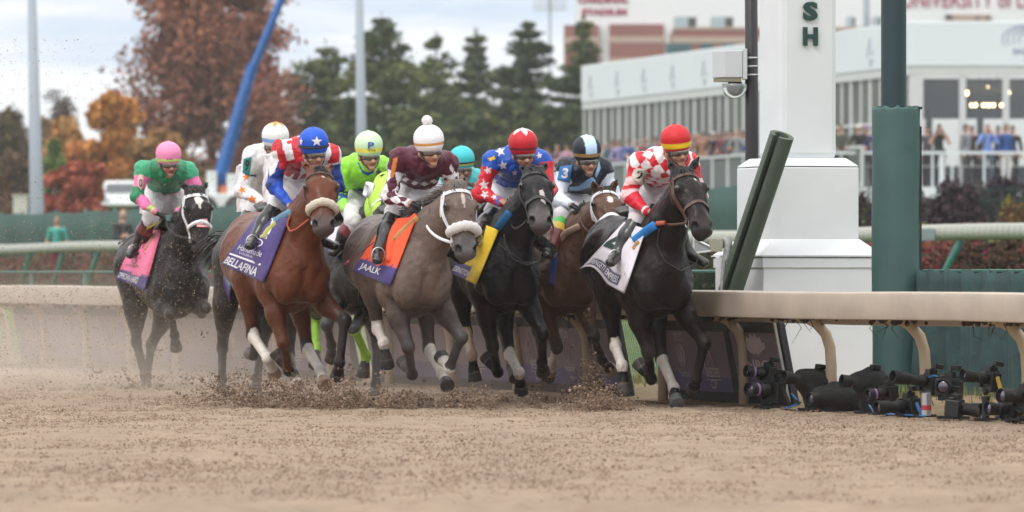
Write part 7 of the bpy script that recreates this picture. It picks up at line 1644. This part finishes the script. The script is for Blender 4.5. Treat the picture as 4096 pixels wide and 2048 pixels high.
# grass tufts and scuffed soil on the verge
rg = np.random.default_rng(8); n = 5200; a = rg.uniform(-5.5, 6, n); u = np.abs(rg.normal(.95, .35, n)) + .25; P = np.stack([RL(x, y) for x, y in zip(a, u)]); P[:, 2] = gz(u) + .0
k = vnoise(P, 1.6, 4) > -.05; P = P[k]; n = len(P); h_ = rg.uniform(.04, .14, n); w = rg.normal(0, .03, (n, 2)); ang = rg.uniform(0, 3.14, n); e = np.stack([np.cos(ang), np.sin(ang), 0 * ang], 1) * .006
T_ = P + np.stack([w[:, 0], w[:, 1], h_], 1); V = np.stack([P - e, P + e, T_], 1).reshape(-1, 3); pal = np.array([(.16, .17, .05), (.28, .23, .10), (.09, .15, .035)]); tag(obj('verge_grass', V, np.arange(3 * n).reshape(-1, 3), mat('dry_grass', rough=.9, attr='Col'), cols=np.repeat(pal[rg.integers(0, 3, n)], 3, 0), smooth=False), 'tufts of dry grass on the verge behind the rail posts', kind='stuff')
# ================================================================ kicked-up dirt and dust
M_CLOD = mat('wet_clod', rough=.95, attr='Col', spec=.1)
def clods(P, size, col, name, label, seed, stretch=None):
    rg = np.random.default_rng(seed); n = len(P); T = np.array([(1, 0, 0), (-1, 0, 0), (0, 1, 0), (0, -1, 0), (0, 0, 1), (0, 0, -1)], float); Fo = np.array([(0, 2, 4), (2, 1, 4), (1, 3, 4), (3, 0, 4), (2, 0, 5), (1, 2, 5), (3, 1, 5), (0, 3, 5)])
    q = T[None] * rg.uniform(.55, 1.25, (n, 6, 1)) * size[:, None, None] + rg.normal(0, .12, (n, 6, 3)) * size[:, None, None]
    A = rg.normal(size=(n, 3)); A /= np.linalg.norm(A, axis=1)[:, None]; B = np.cross(A, rg.normal(size=(n, 3))); B /= np.linalg.norm(B, axis=1)[:, None]; Cx = np.cross(A, B)
    q = q[..., :1] * A[:, None] + q[..., 1:2] * B[:, None] + q[..., 2:] * Cx[:, None]
    V = (P[:, None] + q).reshape(-1, 3); Fc = (np.arange(n)[:, None, None] * 6 + Fo[None]).reshape(-1, 3); c = np.array(col)[None] * rg.uniform(.55, 1.35, (n, 1)) if np.ndim(col) == 1 else col
    return tag(obj(name, V, Fc, M_CLOD, cols=np.repeat(c, 6, 0), smooth=False), label, kind='stuff')
rg = np.random.default_rng(12)
# loose clods lying on the surface
n = 120000; y = 25.5 + 32 * rg.random(n) ** .85; x = rg.uniform(-.098, .098, n) * y; P = np.stack([x, y, rg.uniform(-.004, .010, n)], 1); P = P[(uoff(P[:, 0], P[:, 1]) < -.05)]
k = vnoise(P * np.array((1, .5, 1)), 3.1, 21) + .6 * vnoise(P * np.array((1, .5, 1)), 9, 22); P = P[k > -.75]; n = len(P); sz = .003 + .0075 * rg.random(n) ** 2 + .008 * (rg.random(n) > .988)
mud = (rg.random((n, 1)) > .95); c = np.where(mud, np.array((.22, .15, .108))[None], np.array((.318, .239, .176))[None]) * rg.uniform(.82, 1.10, (n, 1))
clods(P, sz, c, 'surface_clods', 'crumbs and small clods covering the raked dirt', 1)
# spray thrown up by the hooves
cl_ = []; szs = []; cols = []
def burst(px, d, n, w, h_, up=.0, big=1.0, dark=1.0, dy=.5):
    n = int(n * 1.7); m = max(12, n // 22); j = (rg.random(n) ** 1.6 * m).astype(int); cx = rg.normal(0, 1, m); cz = np.abs(rg.normal(0, h_ * 1.05, m)) * np.exp(-np.abs(cx) * .25); sg = rg.uniform(.008, .045, m)[j]
    z = np.abs(cz[j] + rg.normal(0, 1, n) * sg); p = np.stack([PX(px, HORIZ, d)[0] + cx[j] * w + rg.normal(0, 1, n) * sg * 1.3, d + rg.normal(0, dy, m)[j] + rg.normal(0, .05, n), z], 1); cl_.append(p); s_ = (.0024 + .008 * rg.random(n) ** 2.5 + .012 * (rg.random(n) > .97)) * big; szs.append(s_); cols.append(np.array((.22, .155, .112))[None] * rg.uniform(.45, 1.5, (n, 1)) * dark)
for px, d, n, w, h_ in ((1330, 43.2, 1000, .10, .10), (1400, 43.1, 700, .06, .13), (1560, 43.2, 900, .09, .09), (1480, 43.3, 500, .14, .06), (1120, 43.6, 900, .12, .13), (1230, 43.4, 700, .14, .10), (1010, 43.9, 700, .13, .14), (880, 44.3, 600, .14, .13), (2420, 42.6, 1000, .07, .10), (2340, 42.7, 700, .08, .09), (2490, 42.7, 300, .10, .05), (1880, 43.2, 600, .14, .09), (1750, 43.6, 500, .18, .12), (2060, 43.3, 300, .22, .07), (1000, 46, 700, .3, .18), (600, 50.5, 800, .35, .16), (2360, 44.5, 1100, .06, .26), (2130, 45.0, 500, .22, .14), (1650, 43.6, 350, .9, .04), (1200, 43.8, 400, .8, .05)): burst(px, d, n, w, h_, dy=.22)
# finer flecks hanging behind the runners, thickest low on the left
n = 15000; d = rg.uniform(43.6, 56, n); px = np.abs(rg.normal(0, 1, n)) * 600 - 60; px = np.where(rg.random(n) < .3, rg.uniform(0, 1700, n), px); yy = rg.uniform(150, 1560, n) ** 1.0; yy = np.where(rg.random(n) < .62, rg.normal(1230, 210, n), yy); P = np.stack([(px - 2048) / F * d, d, np.maximum(.02, CAMZ + (HORIZ - yy) / F * d)], 1)
hid = (d < 50) & (px > 1000) & (rg.random(n) < .7); P = P[~hid]; n = len(P); cl_.append(P); szs.append(.0020 + .0052 * rg.random(n) ** 3); cols.append(np.array((.30, .215, .135))[None] * rg.uniform(.45, 1.3, (n, 1)))
# grit caught on the trailing and middle horses' bodies
for k_, nn in (('trail', 2600), ('hooded', 1200), ('screened', 500), ('hidden', 700), ('brown', 400)):
    H = HH[k_]; V = H['V']; i = rg.integers(0, len(V), nn); p = H['fr'].world(V[i]); j = p[:, 1] < np.median(p[:, 1]) + .6; p = p[j] + rg.normal(0, .03, (j.sum(), 3)) - np.array((0, .04, 0)); cl_.append(p); szs.append(.0018 + .0035 * rg.random(len(p))); cols.append(np.array((.33, .25, .16))[None] * rg.uniform(.5, 1.2, (len(p), 1)))
clods(np.vstack(cl_), np.concatenate(szs), np.vstack(cols), 'flying_dirt', 'clods and flecks of dirt thrown up behind the hooves', 2)
# dust cloud hanging behind the field on the left
def dust(name, c, size, dens, label, seed, col=(.80, .72, .65)):
    m = bpy.data.materials.new(name); m.use_nodes = True; t = m.node_tree; t.nodes.clear(); l = t.links.new
    tc_ = t.nodes.new('ShaderNodeTexCoord'); n1 = t.nodes.new('ShaderNodeTexNoise'); n1.inputs['Scale'].default_value = 1.1; n1.inputs['Detail'].default_value = 2; l(tc_.outputs['Object'], n1.inputs['Vector'])
    sx_ = t.nodes.new('ShaderNodeSeparateXYZ'); l(tc_.outputs['Generated'], sx_.inputs[0])
    def edge(sock, a, b_, c_, d_):
        r1 = t.nodes.new('ShaderNodeMapRange'); r1.interpolation_type = 'SMOOTHSTEP'; r1.inputs[1].default_value = a; r1.inputs[2].default_value = b_; l(sock, r1.inputs[0]); r2 = t.nodes.new('ShaderNodeMapRange'); r2.interpolation_type = 'SMOOTHSTEP'; r2.inputs[1].default_value = c_; r2.inputs[2].default_value = d_; r2.inputs[3].default_value = 1; r2.inputs[4].default_value = 0; l(sock, r2.inputs[0]); q = t.nodes.new('ShaderNodeMath'); q.operation = 'MULTIPLY'; l(r1.outputs[0], q.inputs[0]); l(r2.outputs[0], q.inputs[1]); return q.outputs[0]
    ex_, ey, ez = edge(sx_.outputs[0], 0, .25, .6, 1), edge(sx_.outputs[1], 0, .3, .7, 1), edge(sx_.outputs[2], -.2, .0, .05, .95)
    mu = t.nodes.new('ShaderNodeMath'); mu.operation = 'MULTIPLY'; l(ex_, mu.inputs[0]); l(ey, mu.inputs[1]); m2 = t.nodes.new('ShaderNodeMath'); m2.operation = 'MULTIPLY'; l(mu.outputs[0], m2.inputs[0]); l(ez, m2.inputs[1])
    mr = t.nodes.new('ShaderNodeMapRange'); mr.inputs[1].default_value = .3; mr.inputs[2].default_value = .7; mr.inputs[3].default_value = .35 * dens; mr.inputs[4].default_value = 1.5 * dens; l(n1.outputs['Fac'], mr.inputs[0]); m3 = t.nodes.new('ShaderNodeMath'); m3.operation = 'MULTIPLY'; l(m2.outputs[0], m3.inputs[0]); l(mr.outputs[0], m3.inputs[1])
    v = t.nodes.new('ShaderNodeVolumePrincipled'); v.inputs['Color'].default_value = (*col, 1); v.inputs['Anisotropy'].default_value = .2; l(m3.outputs[0], v.inputs['Density']); o_ = t.nodes.new('ShaderNodeOutputMaterial'); l(v.outputs[0], o_.inputs['Volume'])
    b = MB(); b.box((0, 0, 0), size); o = b.build(name, m); o.location = c; tag(o, label, kind='stuff'); return o
dust('dust_cloud', (-4.6, 55.5, .62), (10, 14, 1.3), .13, 'pale dust hanging over the track behind the trailing horse', 1)
dust('dust_cloud', (-1.6, 48.2, .42), (7.5, 5.5, .95), .09, 'thin dust around the legs of the middle horses', 2)

# ---------------------------------------------------------------- autumn haze over the far side
m = bpy.data.materials.new('haze'); m.use_nodes = True; t = m.node_tree; t.nodes.clear(); v = t.nodes.new('ShaderNodeVolumePrincipled'); v.inputs['Color'].default_value = (.93, .95, 1, 1); v.inputs['Density'].default_value = .00022; o_ = t.nodes.new('ShaderNodeOutputMaterial'); t.links.new(v.outputs[0], o_.inputs['Volume'])
b = MB(); b.box((0, 2600, 14), (8400, 6200, 30.6)); tag(b.build('haze', m), 'thin grey autumn haze over the whole course', kind='stuff')
